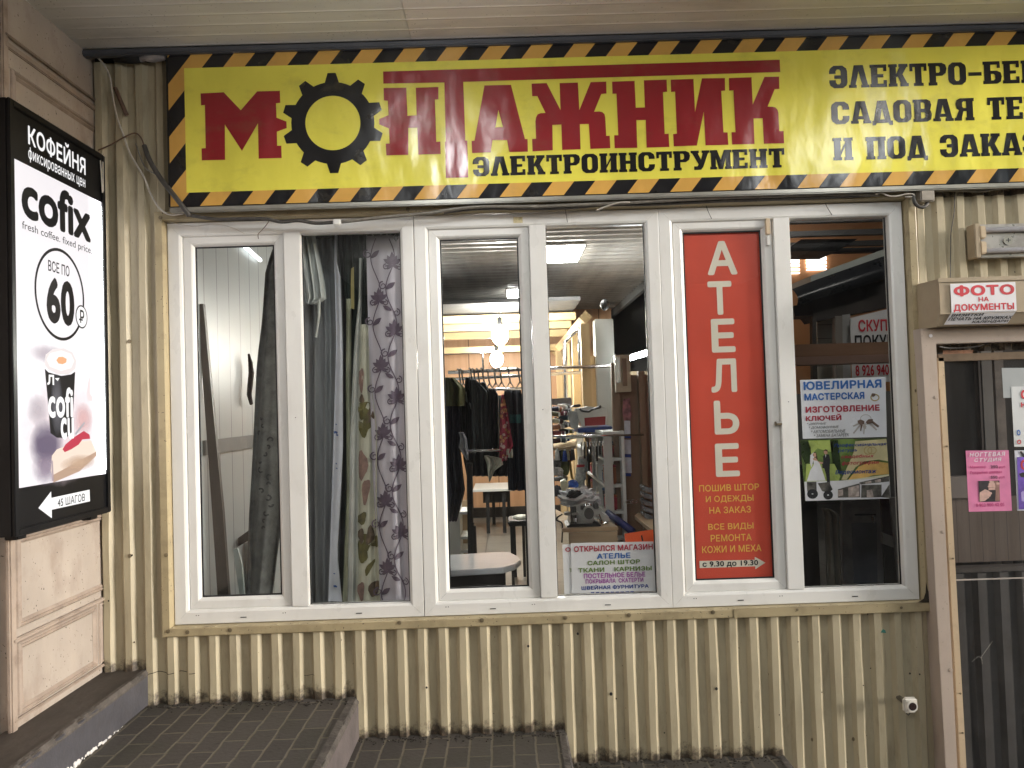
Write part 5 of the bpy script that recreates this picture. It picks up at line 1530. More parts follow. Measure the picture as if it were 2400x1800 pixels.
q.build('scroll_print', mat('charcoal scroll print', (.035, .034, .034), .8), g1)
SH = mat('dark grey sheer', (.22, .225, .23), .7, .3, 6, stretch=(6, 1, .4))
VAL = mat('grey satin valance', (.48, .49, .47), .45, .25, 5, stretch=(5, 1, .5))
WR = mat('white satin roll', (.66, .67, .74), .42, .12, 6)
GRN = mat('dark green velvet', (.035, .046, .038), .7, .4, 8, stretch=(6, 1, .5))
CRMC = mat('cream ruffled cloth', (.58, .58, .54), .6, .2, 6)
GC = 'curtains hanging behind the left window'
cloth('curtain', 'dark backing curtain behind all the hanging samples in the wide left pane', 'curtain', [(535, 690, 985), (1440, 705, 990)], .42, mat('black green backing cloth', (.05, .052, .052), .8), GC, folds=9, amp=.02)
cloth('curtain', 'dark grey sheer curtain, leftmost in the wide left pane', 'curtain', [(560, 704, 790), (640, 704, 800), (800, 704, 806), (1040, 704, 806), (1430, 715, 792)], .24, SH, GC, folds=4.5, amp=.020)
vl, dv = cloth('valance', 'short pale grey satin valance at the top of the wide left pane', 'valance', [(540, 700, 735), (600, 704, 748), (660, 710, 760), (700, 714, 764), (712, 716, 742)], .14, VAL, GC, folds=3.2, amp=.018)
cloth('fabric_tail', 'thin white ruffled tail hanging under the grey valance', 'fabric', [(704, 744, 751), (740, 744, 750), (790, 737, 742)], .13, CRMC, None, folds=1, amp=.01, nx=8)
wr, dw = cloth('fabric_roll', 'tall white satin fabric roll with small blue marks', 'fabric roll', [(548, 783, 788), (640, 781, 789), (646, 783, 797), (800, 786, 803), (1040, 779, 804), (1140, 776, 800), (1300, 771, 790), (1411, 768, 801)], .17, WR, None, folds=.5, amp=.02, depth=.05, ph=.6)
q = MB()
for x, y, s in ((787, 995, 2.0), (786, 1014, 5), (790, 1020, 3), (788, 1087, 2), (789, 1098, 2), (785, 1375, 4), (783, 1345, 2)):
    dw.stroke(q, [(x - s, y), (x, y - 1), (x + s, y + 1)], s * 1.1, .004)
q.build('blue_mark', mat('blue mark', (.04, .10, .32)), wr)
cloth('curtain', 'dark green velvet curtain with a pale yellow strip, beside the white roll', 'curtain', [(548, 800, 865), (700, 808, 868), (850, 808, 862), (1000, 806, 850), (1420, 800, 840)], .26, GRN, GC, folds=4, amp=.022)
tag(MB().prism(FRONT(.215), [f2(*p_, .215) for p_ in [(823, 630), (829, 625), (830, 690), (830, 725), (822, 722), (822, 670)]], -.004, 0).build('fabric_strip', mat('pale yellow strip', (.42, .34, .13), .6), None, org=at(826, 670, .215)), 'pale yellow strip of cloth on the dark green curtain', 'fabric')
cloth('curtain', 'olive striped curtain edge between white roll and cream ruffle', 'curtain', [(700, 812, 822), (900, 810, 822), (1150, 812, 824), (1411, 802, 820)], .20, mat('olive cream stripe', (.40, .40, .28), .6, .4, 9, stretch=(1, 1, .6)), GC, folds=1.2, amp=.012)
cloth('curtain', 'cream ruffled curtain edge hanging beside the flowered curtain', 'curtain', [(605, 842, 848), (700, 840, 847), (800, 830, 846), (997, 820, 842), (1200, 817, 840), (1411, 814, 838)], .17, CRMC, GC, folds=1.6, amp=.014, nx=20)
FLO = mat('cream flowered cloth', (.56, .54, .43), .6, .15, 8)
fo, df_ = cloth('curtain', 'cream curtain printed with big olive and brown flowers', 'curtain', [(760, 844, 864), (900, 840, 870), (1000, 838, 884), (1200, 836, 884), (1415, 832, 892)], .155, FLO, GC, folds=1.5, amp=.014)
OLV = mat('olive leaf print', (.115, .10, .025), .6, .4, 25)
BRF = mat('brown flower print', (.115, .075, .045), .6, .4, 25)
PNF = mat('dusky pink flower print', (.26, .16, .13), .6, .35, 25)
q1, q2, q3 = MB(), MB(), MB()
def blob(q, x, y, rx, ry_, rot=0, lift=.004):
    pts = []
    for k in range(14):
        t = 2 * math.pi * k / 14
        r_ = 1 + .18 * math.sin(3 * t + x)
        a, b = rx * r_ * math.cos(t), ry_ * r_ * math.sin(t)
        xx, yy = x + a * math.cos(rot) - b * math.sin(rot), y + a * math.sin(rot) + b * math.cos(rot)
        l, r = df_.edges(max(min(yy, 1414), 761))
        pts.append(df_.pt(max(l + .5, min(r - .5, xx)), yy, lift))
    l, r = df_.edges(y)
    q.add(pts + [df_.pt(max(l + .5, min(r - .5, x)), y, lift + .001)], [(k, (k + 1) % 14, 14) for k in range(14)])
for x, y, rx, ry_, rt_ in ((852, 960, 14, 22, .3), (862, 985, 12, 26, .0), (850, 1005, 12, 20, -.4), (848, 1215, 11, 16, .5), (858, 1270, 15, 24, .2), (849, 1295, 12, 26, -.2), (880, 1270, 9, 14, .3), (866, 1330, 6, 20, .5)):
    blob(q1, x, y, rx, ry_, rt_)
for x, y, rx, ry_, rt_ in ((868, 975, 9, 18, .2), (846, 1255, 8, 18, .0), (868, 1255, 9, 22, .1), (878, 1378, 12, 20, .4), (848, 935, 7, 10, 0)):
    blob(q2, x, y, rx, ry_, rt_, .0055)
for x, y, rx, ry_, rt_ in ((850, 1090, 12, 34, 0), (858, 1150, 9, 30, .1), (846, 890, 8, 28, 0), (846, 1385, 9, 22, 0)):
    blob(q3, x, y, rx, ry_, rt_, .0045)
q1.build('leaf_print', OLV, fo); q2.build('flower_print', BRF, fo); q3.build('flower_print', PNF, fo)
MAU = mat('mauve damask cloth', (.56, .51, .56), .45, .10, 6, stretch=(4, 1, .5))
PUR = mat('dark purple damask print', (.13, .092, .13), .5, .15, 30)
mc, dm = cloth('curtain', 'mauve curtain with dark purple scrolling flowers, rightmost in the wide left pane', 'curtain', [(552, 858, 962), (700, 861, 962), (900, 866, 964), (1100, 872, 968), (1300, 884, 972), (1416, 892, 976)], .145, MAU, GC, folds=1.8, amp=.012)
q = MB()
def scroll(x, y, r, turns, d, wd):
    pts = []
    for i in range(18):
        t = i / 17
        a = turns * 2 * math.pi * t
        rr = r * (1 - .75 * t)
        pts.append((x + d * (rr * math.sin(a)), y - r + rr * math.cos(a) * -1 + r))
    dm.stroke(q, pts, lambda t: wd * (1 - .4 * t), .004)
def leaf(x, y, L, w_, ang):
    pts = [(x + L * t * math.cos(ang), y + L * t * math.sin(ang)) for t in [i / 8 for i in range(9)]]
    dm.stroke(q, pts, lambda t: w_ * math.sin(math.pi * min(1, t * .94 + .06)) + .6, .0045)
for col_, xo, yo in ((0, 0, 0), (1, 44, 70), (2, -34, 84)):
    for k in range(-1, 7):
        yb = 560 + yo + k * 158
        sh_ = lambda y: 912 + xo + (y - 560) * .032
        pts = []
        for i in range(25):
            y = yb + 158 * i / 24
            pts.append((sh_(y) + 11 * math.sin(2 * math.pi * i / 24), y))
        pts = [p_ for p_ in pts if 555 < p_[1] < 1412 and dm.edges(p_[1])[0] + 2 < p_[0] < dm.edges(p_[1])[1] - 2]
        if len(pts) > 3:
            dm.stroke(q, pts, 2.6, .004)
        def ok(x, y, m_=16):
            return 575 < y < 1395 and dm.edges(y)[0] + m_ * .6 < x < dm.edges(y)[1] - m_ * .5
        yf = yb + 60
        xf = sh_(yf) + 6
        if ok(xf, yf):
            for a in (-150, -120, -92, -65, -35):
                leaf(xf, yf, 24 + 6 * (a == -92), 10, rad(a))
            for a in (170, 140, 30, 10):
                leaf(xf, yf + 2, 16, 5, rad(a))
            scroll(xf - 15, yf + 6, 7, 1.2, -1, 3); scroll(xf + 15, yf + 6, 7, 1.2, 1, 3)
        yl = yb + 118
        xl = sh_(yl) - 10
        if ok(xl + 12, yl):
            leaf(xl, yl, 26, 11, rad(-40)); scroll(xl - 8, yl - 8, 10, 1.3, -1, 3.2)
        yl = yb + 10
        xl = sh_(yl)
        if ok(xl - 14, yl):
            leaf(xl, yl, 22, 9, rad(-150)); scroll(xl + 12, yl + 4, 9, 1.3, 1, 3)
q.build('damask_print', PUR, mc)
q = MB()
for i in range(5):
    a_ = at(872 + i * 17, 548 + (i % 2) * 10, .15)
    q.tube([a_, a_ + Vector((.01, .0, .02)), a_ + Vector((.02, 0, .0)), a_ + Vector((.012, 0, -.018)), a_], .004, 6)
tag(q.build('curtain_hooks', CHROME, None, org=at(905, 552, .15)), 'row of small chrome curtain hooks over the mauve curtain', 'hooks')
sect(MB().box(1.13, .13, FL_, 1.16, .9, CZ).build('shop_wall', DKW))

# window three and four: sewing shop
rc = thing('ceiling_joists', 'raw pine joists and pipes under the shop ceiling', 'joists', (1.5, 4, 1.9))
for y, Y, h in ((742, 3.2, .05), (762, 3.7, .05), (781, 4.2, .055), (815, 5.0, .05)):
    z = at(1130, y, Y).z
    MB().box(.05, Y, z - h, 2.22, Y + .06, z + h * .3).build('joist', BEAM, rc, bevel=.004)
for y, Y in ((752, 3.45), (790, 4.5), (826, 5.4)):
    z = at(1130, y, Y).z
    MB().tube([(.05, Y, z), (2.2, Y, z)], .018, 8).build('pipe', CHROME, rc, smooth=True)
MB().box(.05, 2.55, 1.80, 2.2, 6.0, 1.83).build('deck', mat('grey deck sheet', (.045, .045, .045), .6, .3, 3), rc)  # front extended to keep the bulb's light off the ribbed ceiling
def bulb(x, y, Y, r, e, label):
    c = at(x, y, Y)
    t = thing('light_bulb', label, 'lamp', c, 'lit bulbs in the sewing shop')
    MB().ball(c, r, 1, 1, 1.25, 16, 12).build('bulb', glow('bulb glow %d' % e, (1, .97, .9), e), t, smooth=True)
    MB().tube([c + Vector((0, 0, r * 1.2)), c + Vector((0, 0, r * 1.2 + .07))], .022, 10).build('socket', RUBBER, t)
    MB().tube(spline([c + Vector((0, 0, r * 1.2 + .07)), c + Vector((.01, 0, r * 1.2 + .12)), c + Vector((.08, 0, r * 1.2 + .15)), c + Vector((.3, 0, r * 1.2 + .155))]), .006, 6).build('flex', CABLEW, t)
bulb(1172, 786, 2.9, .068, 560, 'glaring bare bulb hanging under the pine joists')
bulb(1164, 842, 4.9, .07, 170, 'glowing ball added for the glare on the tan back wall')  # added glow standing in for the glare on the back wall
tl = thing('tube_lamp', 'slanting lit tube lamp at the right of the fourth pane', 'lamp', at(1490, 832, 2.4))
MB().tube([at(1466, 842, 2.6), at(1518, 826, 2.0)], .022, 10).build('tube', glow('tube glow', (.95, 1, 1), 55), tl, smooth=True)
rk = thing('clothes_rack', 'chrome clothes rack with two rails across the shop', 'clothes rack', at(1200, 1200, 2.2))
for (xa, ya, xb, yb, Y, r) in ((1050, 873, 1462, 856, 2.1, .013), (1040, 890, 1402, 871, 2.35, .012), (1085, 1057, 1178, 1055, 1.9, .010), (1290, 1023, 1508, 1019, 1.0, .006), (1110, 915, 1222, 910, 2.5, .012)):
    MB().tube([at(xa, ya, Y), at(xb, yb, Y)], r, 10).build('rail', CHROME, rk, smooth=True)
for (xa, ya, xb, yb, Y, r) in ((1324, 800, 1327, 935, 2.6, .016), (1358, 770, 1361, 870, 2.4, .016), (1131, 826, 1133, 870, 2.3, .008)):
    MB().tube([at(xa, ya, Y), at(xb, yb, Y)], r, 10).build('upright', CHROME, rk, smooth=True)
MB().tube([at(1326, 800, 2.5), at(1358, 770, 2.4)], .012, 8).build('brace', CHROME, rk, smooth=True)
def tint(name, c, **kw):
    k = dict(rough=.8, var=.35, scale=7, stretch=(5, 1, .6))
    k.update(kw)
    return mat(name, c, **k)
GG = 'clothes hanging on the rack'
c3 = lambda pts: [(800 + .21094 * y, 980 + .21094 * a, 980 + .21094 * b) for y, a, b in pts]
cl = [('olive jacket hanging leftmost on the rack', [(400, 300, 400), (520, 300, 520), (720, 300, 515)], 1.95, tint('olive cloth', (.055, .058, .018)), 2.2),
      ('navy checked dress under the olive jacket', [(690, 300, 470), (1200, 300, 470), (1659, 320, 520), (2000, 330, 430)], 1.98, tint('navy checked cloth', (.014, .015, .026), var=.8, scale=20), 3),
      ('black coat with a pale collar on the rack', [(400, 525, 580), (520, 515, 600), (700, 460, 610), (1000, 470, 620), (1250, 500, 640)], 2.05, tint('black coat cloth', (.008, .008, .009)), 2.5),
      ('long slate grey dress on the rack', [(420, 585, 640), (560, 585, 770), (900, 590, 770), (1220, 600, 800)], 2.0, tint('slate grey cloth', (.040, .047, .050)), 4),
      ('second slate grey dress beside the long one', [(450, 700, 745), (560, 690, 790), (760, 700, 790), (1000, 650, 800)], 2.06, tint('grey green cloth', (.045, .052, .052)), 3),
      ('plain black dress in the middle of the rack', [(525, 785, 850), (600, 775, 895), (1200, 760, 910), (1300, 770, 900)], 1.97, tint('black dress cloth', (.007, .008, .011)), 3),
      ('black top with a teal band, rightmost on the rack', [(540, 960, 1140), (640, 940, 1160), (950, 980, 1165), (1659, 1000, 1185)], 1.94, tint('black blue cloth', (.007, .009, .016)), 2.5),
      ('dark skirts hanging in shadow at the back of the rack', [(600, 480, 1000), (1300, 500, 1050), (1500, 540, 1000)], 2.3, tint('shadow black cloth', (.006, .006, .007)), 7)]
for lb, rows, Y, m, fo_ in cl:
    o, d = cloth('garment', lb, 'clothes', c3(rows), Y, m, GG, folds=fo_, amp=.022, depth=.06)
    if 'teal' in lb:
        q = MB()
        y0_ = 800 + .21094 * 860
        d.stroke(q, [(980 + .21094 * (1020 + 14 * i), y0_) for i in range(10)], 20, .006)
        q.build('teal_band', tint('teal band', (.008, .055, .06)), o)
    if 'pale collar' in lb:
        q = MB()
        d.stroke(q, [(980 + .21094 * a, 800 + .21094 * b) for a, b in ((525, 560), (540, 660), (580, 700), (600, 760), (612, 860))], 5, .008)
        q.build('collar', tint('pale collar', (.30, .31, .33)), o)
FS = mat('red flowered scarf', (.34, .035, .07), .6, .5, 20)
o, d = cloth('scarf', 'red and orange flowered scarf hanging on the rack', 'scarf', c3([(590, 925, 950), (700, 915, 975), (900, 910, 1010), (1160, 900, 1055), (1180, 900, 1040), (1330, 905, 975)]), 1.90, FS, GG, folds=1.6, amp=.02)
q1, q2 = MB(), MB()
rr_ = random.Random(11)
for i in range(46):
    y = rr_.uniform(825 + 110, 800 + 1300 * .211)
    l, r = d.edges(y)
    x = rr_.uniform(l + 2, r - 2)
    s = rr_.uniform(1.5, 4.5)
    pts = [d.pt(max(l, min(r, x + s * math.cos(t))), y + s * math.sin(t) * 1.2, .005 + .0002 * (i % 9)) for t in [2 * math.pi * k / 7 for k in range(7)]]
    (q1 if i % 3 else q2).add(pts, [tuple(range(7))])
q1.build('flower_print', mat('orange cream print', (.55, .26, .12), .6, .4, 30), o)
q2.build('flower_print', mat('pale pink print', (.62, .42, .40), .6), o)
cloth('garment', 'crumpled pale grey scarf on the dark clothes', 'clothes', c3([(1010, 450, 500), (1080, 460, 540), (1180, 445, 552), (1320, 535, 560)]), 1.88, tint('pale grey cloth', (.26, .27, .30)), None, folds=2, amp=.02)
cloth('garment', 'rumpled white shirt hanging below the rack', 'clothes', c3([(1270, 735, 780), (1300, 740, 930), (1370, 765, 945), (1440, 770, 850), (1560, 785, 800)]), 1.9, tint('white shirt cloth', (.56, .55, .47), var=.3), None, folds=3, amp=.03)
cloth('garment', 'small white lining showing under the flowered scarf', 'clothes', c3([(1195, 975, 1050), (1260, 980, 1055), (1295, 1000, 1050)]), 1.89, tint('white shirt cloth', (.56, .55, .47)), None, folds=2, amp=.02)
HG = mat('thin hanger wire', (.10, .09, .08), .4, metal=.6)
for i, (hx, hy) in enumerate([(440, 330), (470, 330), (570, 320), (605, 325), (650, 325), (700, 320), (760, 335), (830, 325), (895, 320), (990, 318), (1100, 315)]):
    x, y = 980 + .21094 * hx, 800 + .21094 * hy
    h = thing('clothes_hanger', 'clothes hanger hooked on the shop rail', 'hanger', at(x, y, 2.08), 'hangers on the shop rail')
    MB().tube([at(x - 2, y - 3, 2.08), at(x, y - 5, 2.08), at(x + 3, y - 2, 2.08), at(x + 4, y + 12, 2.08), at(x + 7, y + 28, 2.08)], .006, 6).build('hook', HG, h)
    MB().tube([at(x + 7, y + 28, 2.08), at(x - 3, y + 44, 2.07), at(x + 17, y + 44, 2.07), at(x + 7, y + 28, 2.08)], .006, 6).build('shoulder', CHROME if i % 3 == 0 else HG, h)
cc = crop(980, 1080, .223)
lt = thing('low_table', 'low white topped table with a dark base just inside the third pane', 'table', at(1140, 1370, .9))
zt = .045
B_ = (Vector((0, 0, zt)), Vector((1, 0, 0)), Vector((0, 1, 0)))
def onz(pts, z):
    return [(atz(x, y, z).x, atz(x, y, z).y) for x, y in pts]
MB().prism(B_, onz([(1030, 1339), (1180, 1330), (1208, 1322), (1221, 1312), (1214, 1303), (1195, 1294), (1180, 1293), (1030, 1301)], zt), -.035, 0).build('table_top', mat('white laminate', (.80, .82, .85), .16, .04, 4), lt, bevel=.005)
a_ = atz(1038, 1336, zt)
b_ = atz(1200, 1328, zt)
MB().box(a_.x - .05, a_.y + .05, FL_, b_.x - .04, a_.y + .38, zt - .036).build('base', DKW, lt, bevel=.003)
wc = thing('white_cabinet', 'white cabinet with open shelves left of the shop floor', 'cabinet', at(1070, 1300, 2.2))
a_, b_ = f2(1050, 1185, 2.2), f2(1098, 1310, 2.2)
MB().box(a_[0] - .1, 2.2, FL_, a_[0] + .085, 2.6, a_[1] + .09).build('side', WHW, wc, bevel=.003)
for y in (1200, 1258, 1290):
    z = at(1080, y, 2.2).z
    MB().box(a_[0] + .087, 2.2, z - .02, b_[0] + .02, 2.62, z).build('shelf', WHW, wc, bevel=.002)
MB().box(a_[0] + .087, 2.5, FL_, b_[0] + .02, 2.52, a_[1]).build('back', TANL, wc)
dk = thing('umbrella_stand', 'dark poles standing together beside the white cabinet', 'poles', at(1105, 1290, 2.0))
for x, yt in ((1098, 1085), (1103, 1085), (1107, 1225), (1111, 1232)):
    MB().tube([at(x, yt, 2.0), at(x + 3, 1305, 2.0)], .014, 8).build('pole', RUBBER, dk)
tb = thing('work_table', 'dark legged table at the back of the shop', 'table', at(1140, 1200, 4.6))
a_, b_ = f2(1108, 1148, 4.6), f2(1180, 1150, 4.6)
MB().box(a_[0], 4.6, a_[1] - .025, b_[0] + .1, 5.3, a_[1]).build('table_top', WHW, tb, bevel=.003)
for x, Y in ((a_[0] + .15, 4.65), (b_[0], 4.65), (a_[0] + .2, 5.25), (b_[0] + .05, 5.25)):
    MB().box(x - .018, Y, FL_, x + .018, Y + .036, a_[1] - .026).build('leg', RUBBER, tb)
MB().box(a_[0] + .1, 4.75, a_[1] - .16, b_[0] + .05, 5.2, a_[1] - .03).build('apron', RUBBER, tb)
st = thing('stool', 'black stool with a cloth on it at the right edge of the third pane', 'stool', at(1215, 1300, 2.2))
a_, b_ = f2(1192, 1222, 2.2), f2(1240, 1228, 2.2)
MB().box(a_[0], 2.2, a_[1] - .04, b_[0], 2.5, a_[1]).build('seat', RUBBER, st, bevel=.006)
for x, Y in ((a_[0] + .01, 2.2), (b_[0] - .03, 2.2), (a_[0] + .03, 2.47), (b_[0] - .05, 2.47)):
    MB().box(x, Y, FL_, x + .022, Y + .022, a_[1] - .041).build('leg', RUBBER, st)
MB().ball(at(1222, 1212, CZ), .06, 1.2, .8, .35, 9, 6).build('cloth', tint('white shirt cloth', (.56, .55, .47)), st)

# fourth pane: timber partition, shelves, machine
pt = thing('timber_partition', 'pale plywood partition on pine posts running back through the shop', 'partition', (2.25, 3.5, 0))
MB().box(2.22, 2.2, FL_, 2.26, 5.9, 1.33).build('plywood', PLY, pt)
p0, p1 = at(1418, 742, 2.1), at(1290, 800, 4.6)
MB().tube([(2.19, 2.1, p0.z), (2.19, 5.8, p0.z)], .05, 4).build('top_rail', BEAMY, pt)
for Y in (2.1, 2.9, 3.9, 5.0):
    MB().box(2.15, Y, FL_, 2.215, Y + .07, p0.z - .045).build('post', BEAMZ, pt, bevel=.003)
MB().box(2.262, 2.15, FL_, 2.40, 2.30, at(1440, 745, 2.1).z).build('panel_end', mat('grey white box', (.46, .47, .44), .6, .1, 3), pt, bevel=.004)
MB().ball(at(1417, 715, 2.1), .035, 1, 1, 1.2, 10, 8).build('knob', RUBBER, pt)
sp_ = thing('brown_panel', 'brown laminate wall panel with a calendar at the right of the fourth pane', 'panel', (2.3, 1.2, 0))
a_, b_ = f2(1432, 850, 1.15), f2(1502, 1400, 1.15)
MB().box(a_[0], 1.15, FL_, a_[0] + .05, 1.19, a_[1]).build('post', BRN, sp_, bevel=.003)
MB().box(a_[0] + .051, 1.17, FL_, 2.62, 1.20, a_[1] - .08).build('panel', BRN, sp_)
MB().box(f2(1497, 900, 1.1)[0], 1.10, FL_, f2(1512, 900, 1.1)[0], 1.16, f2(1497, 870, 1.1)[1]).build('post', BRN, sp_, bevel=.003)
wk = thing('wall_cabinet', 'small cream cabinet with a mirror door hanging on the brown panel', 'cabinet', at(1460, 870, 1.08))
a_, b_ = f2(1441, 832, 1.08), f2(1480, 918, 1.08)
MB().box(a_[0], 1.08, b_[1], b_[0], 1.16, a_[1]).build('body', mat('cream cabinet', (.42, .36, .26), .5), wk, bevel=.003)
MB().box(f2(1441, 836, 1.06)[0], 1.06, f2(1441, 898, 1.06)[1], f2(1453, 836, 1.06)[0], 1.078, f2(1441, 836, 1.06)[1]).build('mirror_door', mat('pale mirror', (.60, .64, .60), .12, metal=.5), wk, bevel=.002)
MB().box(f2(1458, 840, 1.07)[0], 1.07, f2(1458, 905, 1.07)[1], f2(1468, 840, 1.07)[0], 1.079, f2(1458, 840, 1.07)[1]).build('door_strip', BRN, wk)
ca = thing('wall_calendar', 'long three part calendar with a red picture on the brown panel', 'calendar', at(1473, 1020, 1.12))
ci = crop(1260, 800, .19293)
def cal(pts, m, Y=1.12, nm='sheet'):
    return MB().prism(FRONT(Y), [f2(*p_, Y) for p_ in ci(pts)], -.003, 0).build(nm, m, ca)
cal([(1040, 700), (1120, 690), (1140, 900), (1130, 960), (1050, 965), (1030, 860)], mat('reddish calendar picture', (.22, .09, .10), .4, .7, 30), nm='picture')
for z0_, z1_ in ((962, 1140), (1192, 1370), (1410, 1600)):
    cal([(1052, z0_), (1125 + (z0_ - 962) * .03, z0_ + 3), (1130 + (z0_ - 962) * .03, z1_), (1056, z1_ - 4)], mat('calendar page', (.52, .54, .62), .5, .1, 60))
    cal([(1056, z1_ + 1), (1132, z1_ + 3), (1134, z1_ + 40), (1058, z1_ + 36)], TN_, nm='strip')
# left stack of thread and cloth
COLS = [(.02, .02, .05), (.05, .015, .02), (.015, .015, .016), (.30, .12, .06), (.02, .05, .07), (.10, .09, .03), (.35, .33, .28), (.03, .05, .18), (.22, .05, .06), (.06, .06, .06), (.45, .42, .30), (.10, .03, .05)]
rr_ = random.Random(5)
WORDS = ['dark navy', 'maroon', 'black', 'rust', 'petrol blue', 'olive', 'pale beige', 'royal blue', 'red', 'charcoal', 'cream', 'plum']
k = 0
for row, y in enumerate((958, 972, 987, 1002, 1017, 1034)):
    for i in range(4):
        x = 1297 + i * 10 + row * 1.2 + rr_.uniform(-2, 2)
        Y = 1.55 + .06 * i + rr_.uniform(0, .05)
        ci_ = (row * 5 + i * 3) % 12
        c = at(x, y - i * 2.5 + rr_.uniform(-2, 2), Y)
        t = thing('thread_spool', '%s thread spool lying in the heap of spools, %s row %s' % (WORDS[ci_], ('top', 'second', 'third', 'fourth', 'fifth', 'lowest')[row], ('at its left end', 'second from the left', 'third from the left', 'at its right end')[i]), 'spool', c, 'thread spools heaped on the shelf')
        m = mat('thread %s' % WORDS[ci_], COLS[ci_], .6, .25, 40)
        d_ = Vector((rr_.uniform(.6, 1), rr_.uniform(-.6, .2), rr_.uniform(-.25, .1))).normalized()
        MB().tube([c - d_ * .032, c - d_ * .03, c + d_ * .03, c + d_ * .034], [.013, .0165, .0165, .013], 10).build('thread', m, t, smooth=False)
        MB().tube([c + d_ * .035, c + d_ * .041], .0125, 10).build('spool_end', WHW, t)
sh = thing('spool_shelf', 'slanting shelf carrying the heap of thread spools', 'shelf', at(1310, 1045, 1.7))
MB().add([at(1280, 1052, 1.5), at(1350, 1046, 1.5), at(1352, 1020, 2.1), at(1285, 1020, 2.1), at(1280, 1058, 1.5), at(1350, 1052, 1.5), at(1352, 1026, 2.1), at(1285, 1026, 2.1)],
         [(0, 1, 2, 3), (7, 6, 5, 4), (0, 4, 5, 1), (1, 5, 6, 2), (2, 6, 7, 3), (3, 7, 4, 0)]).build('board', TANL, sh)
def pbox(name, label, cat, pts, Y, th, m, grp=None, bev=.004):
    P_ = [f2(*p_, Y) for p_ in ci(pts)]
    o = MB().prism(FRONT(Y), P_, -th, 0).build(name, m, None, bevel=bev, org=at(*ci(pts)[0], Y))
    return tag(o, label, cat, grp)
PLA = mat('cloudy plastic', (.62, .64, .64), .25, .08, 9)
pbox('storage_box', 'shallow blue lidded box under the white plastic box', 'box', [(485, 1060), (905, 1030), (915, 1095), (490, 1112)], 1.5, .3, mat('blue plastic', (.03, .07, .28), .3, .3, 12))
bx = pbox('storage_box', 'cloudy white plastic box with a red label panel, on the blue box', 'box', [(470, 820), (620, 790), (840, 810), (850, 900), (835, 1012), (540, 1040), (500, 950)], 1.5, .25, PLA)
MB().prism(FRONT(1.497), [f2(*p_, 1.497) for p_ in ci([(568, 930), (800, 912), (826, 912), (822, 1015), (575, 1028)])], -.002, .001).build('label_panel', mat('dull red panel', (.30, .03, .035), .4), bx)
hd = MB().tube(spline([at(x, y, 1.48) for x, y in ci([(515, 815), (540, 840), (620, 850), (660, 830), (720, 810), (760, 800), (755, 780)])]), .008, 6)
hd.build('strap', RUBBER, bx)
pbox('storage_jar', 'small clear jar beside the white plastic box', 'jar', [(375, 850), (500, 850), (505, 950), (490, 1060), (410, 1055), (395, 950)], 1.52, .12, mat('clear grey plastic', (.40, .45, .47), .2, .3, 14))
pbox('cloth_bundle', 'black cloth lying on top of the white plastic box', 'cloth', [(400, 800), (450, 770), (520, 760), (530, 790), (480, 805)], 1.55, .1, RUBBER)
pbox('carton', 'grey cardboard carton behind the thread spools', 'carton', [(165, 700), (400, 680), (415, 710), (412, 790), (170, 770)], 2.0, .25, mat('grey carton', (.20, .19, .19), .7, .3, 20))
gs = thing('glass_shelf', 'long clear glass shelf under the plastic boxes', 'shelf', at(1400, 1022, 1.3))
MB().add([at(1325, 1026, 1.2), at(1505, 1018, 1.2), at(1480, 1016, 1.5), at(1345, 1020, 1.5), at(1325, 1029, 1.2), at(1505, 1021, 1.2), at(1480, 1019, 1.5), at(1345, 1023, 1.5)],
         [(0, 1, 2, 3), (7, 6, 5, 4), (0, 4, 5, 1), (1, 5, 6, 2), (2, 6, 7, 3), (3, 7, 4, 0)]).build('pane', mat('greenish glass edge', (.42, .46, .42), .15), gs)
# cubby shelf unit receding
cu = thing('cubby_shelf', 'white shelf unit of open compartments, below the glass shelf', 'shelf unit', at(1400, 1150, 1.7))
ca_ = crop(1260, 800, .19293)
xw = 2.18
MB().box(xw - .02, 1.04, FL_ + .3, 2.212, 1.062, .80).build('side_panel', mat('grey laminate stile', (.50, .50, .48), .5, .1), cu, bevel=.002)
MB().box(2.27, 1.063, FL_ + .3, 2.29, 2.9, .80).build('back', WHW, cu)
for z in (.782, .62, .46, .30, .14, -.02):
    MB().box(xw - .018, 1.063, z, 2.268, 2.9, z + .016).build('shelf', WHW, cu)
for Y in (1.40, 1.75, 2.1, 2.5, 2.88):
    MB().box(xw - .016, Y, .0, 2.266, Y + .014, .78).build('divider', WHW, cu)
CC_ = [(.30, .03, .05), (.45, .45, .42), (.03, .04, .05), (.30, .10, .04), (.55, .55, .55), (.05, .10, .20)]
CN = ['red', 'pale grey', 'black', 'rust', 'white', 'dark blue']
PL_ = {.62: 'top', .46: 'second', .30: 'third', .14: 'fourth', -.02: 'lowest'}
WHERE = ('nearest the window', 'second from the window', 'in the middle', 'fourth from the window', 'farthest back')
k = 0
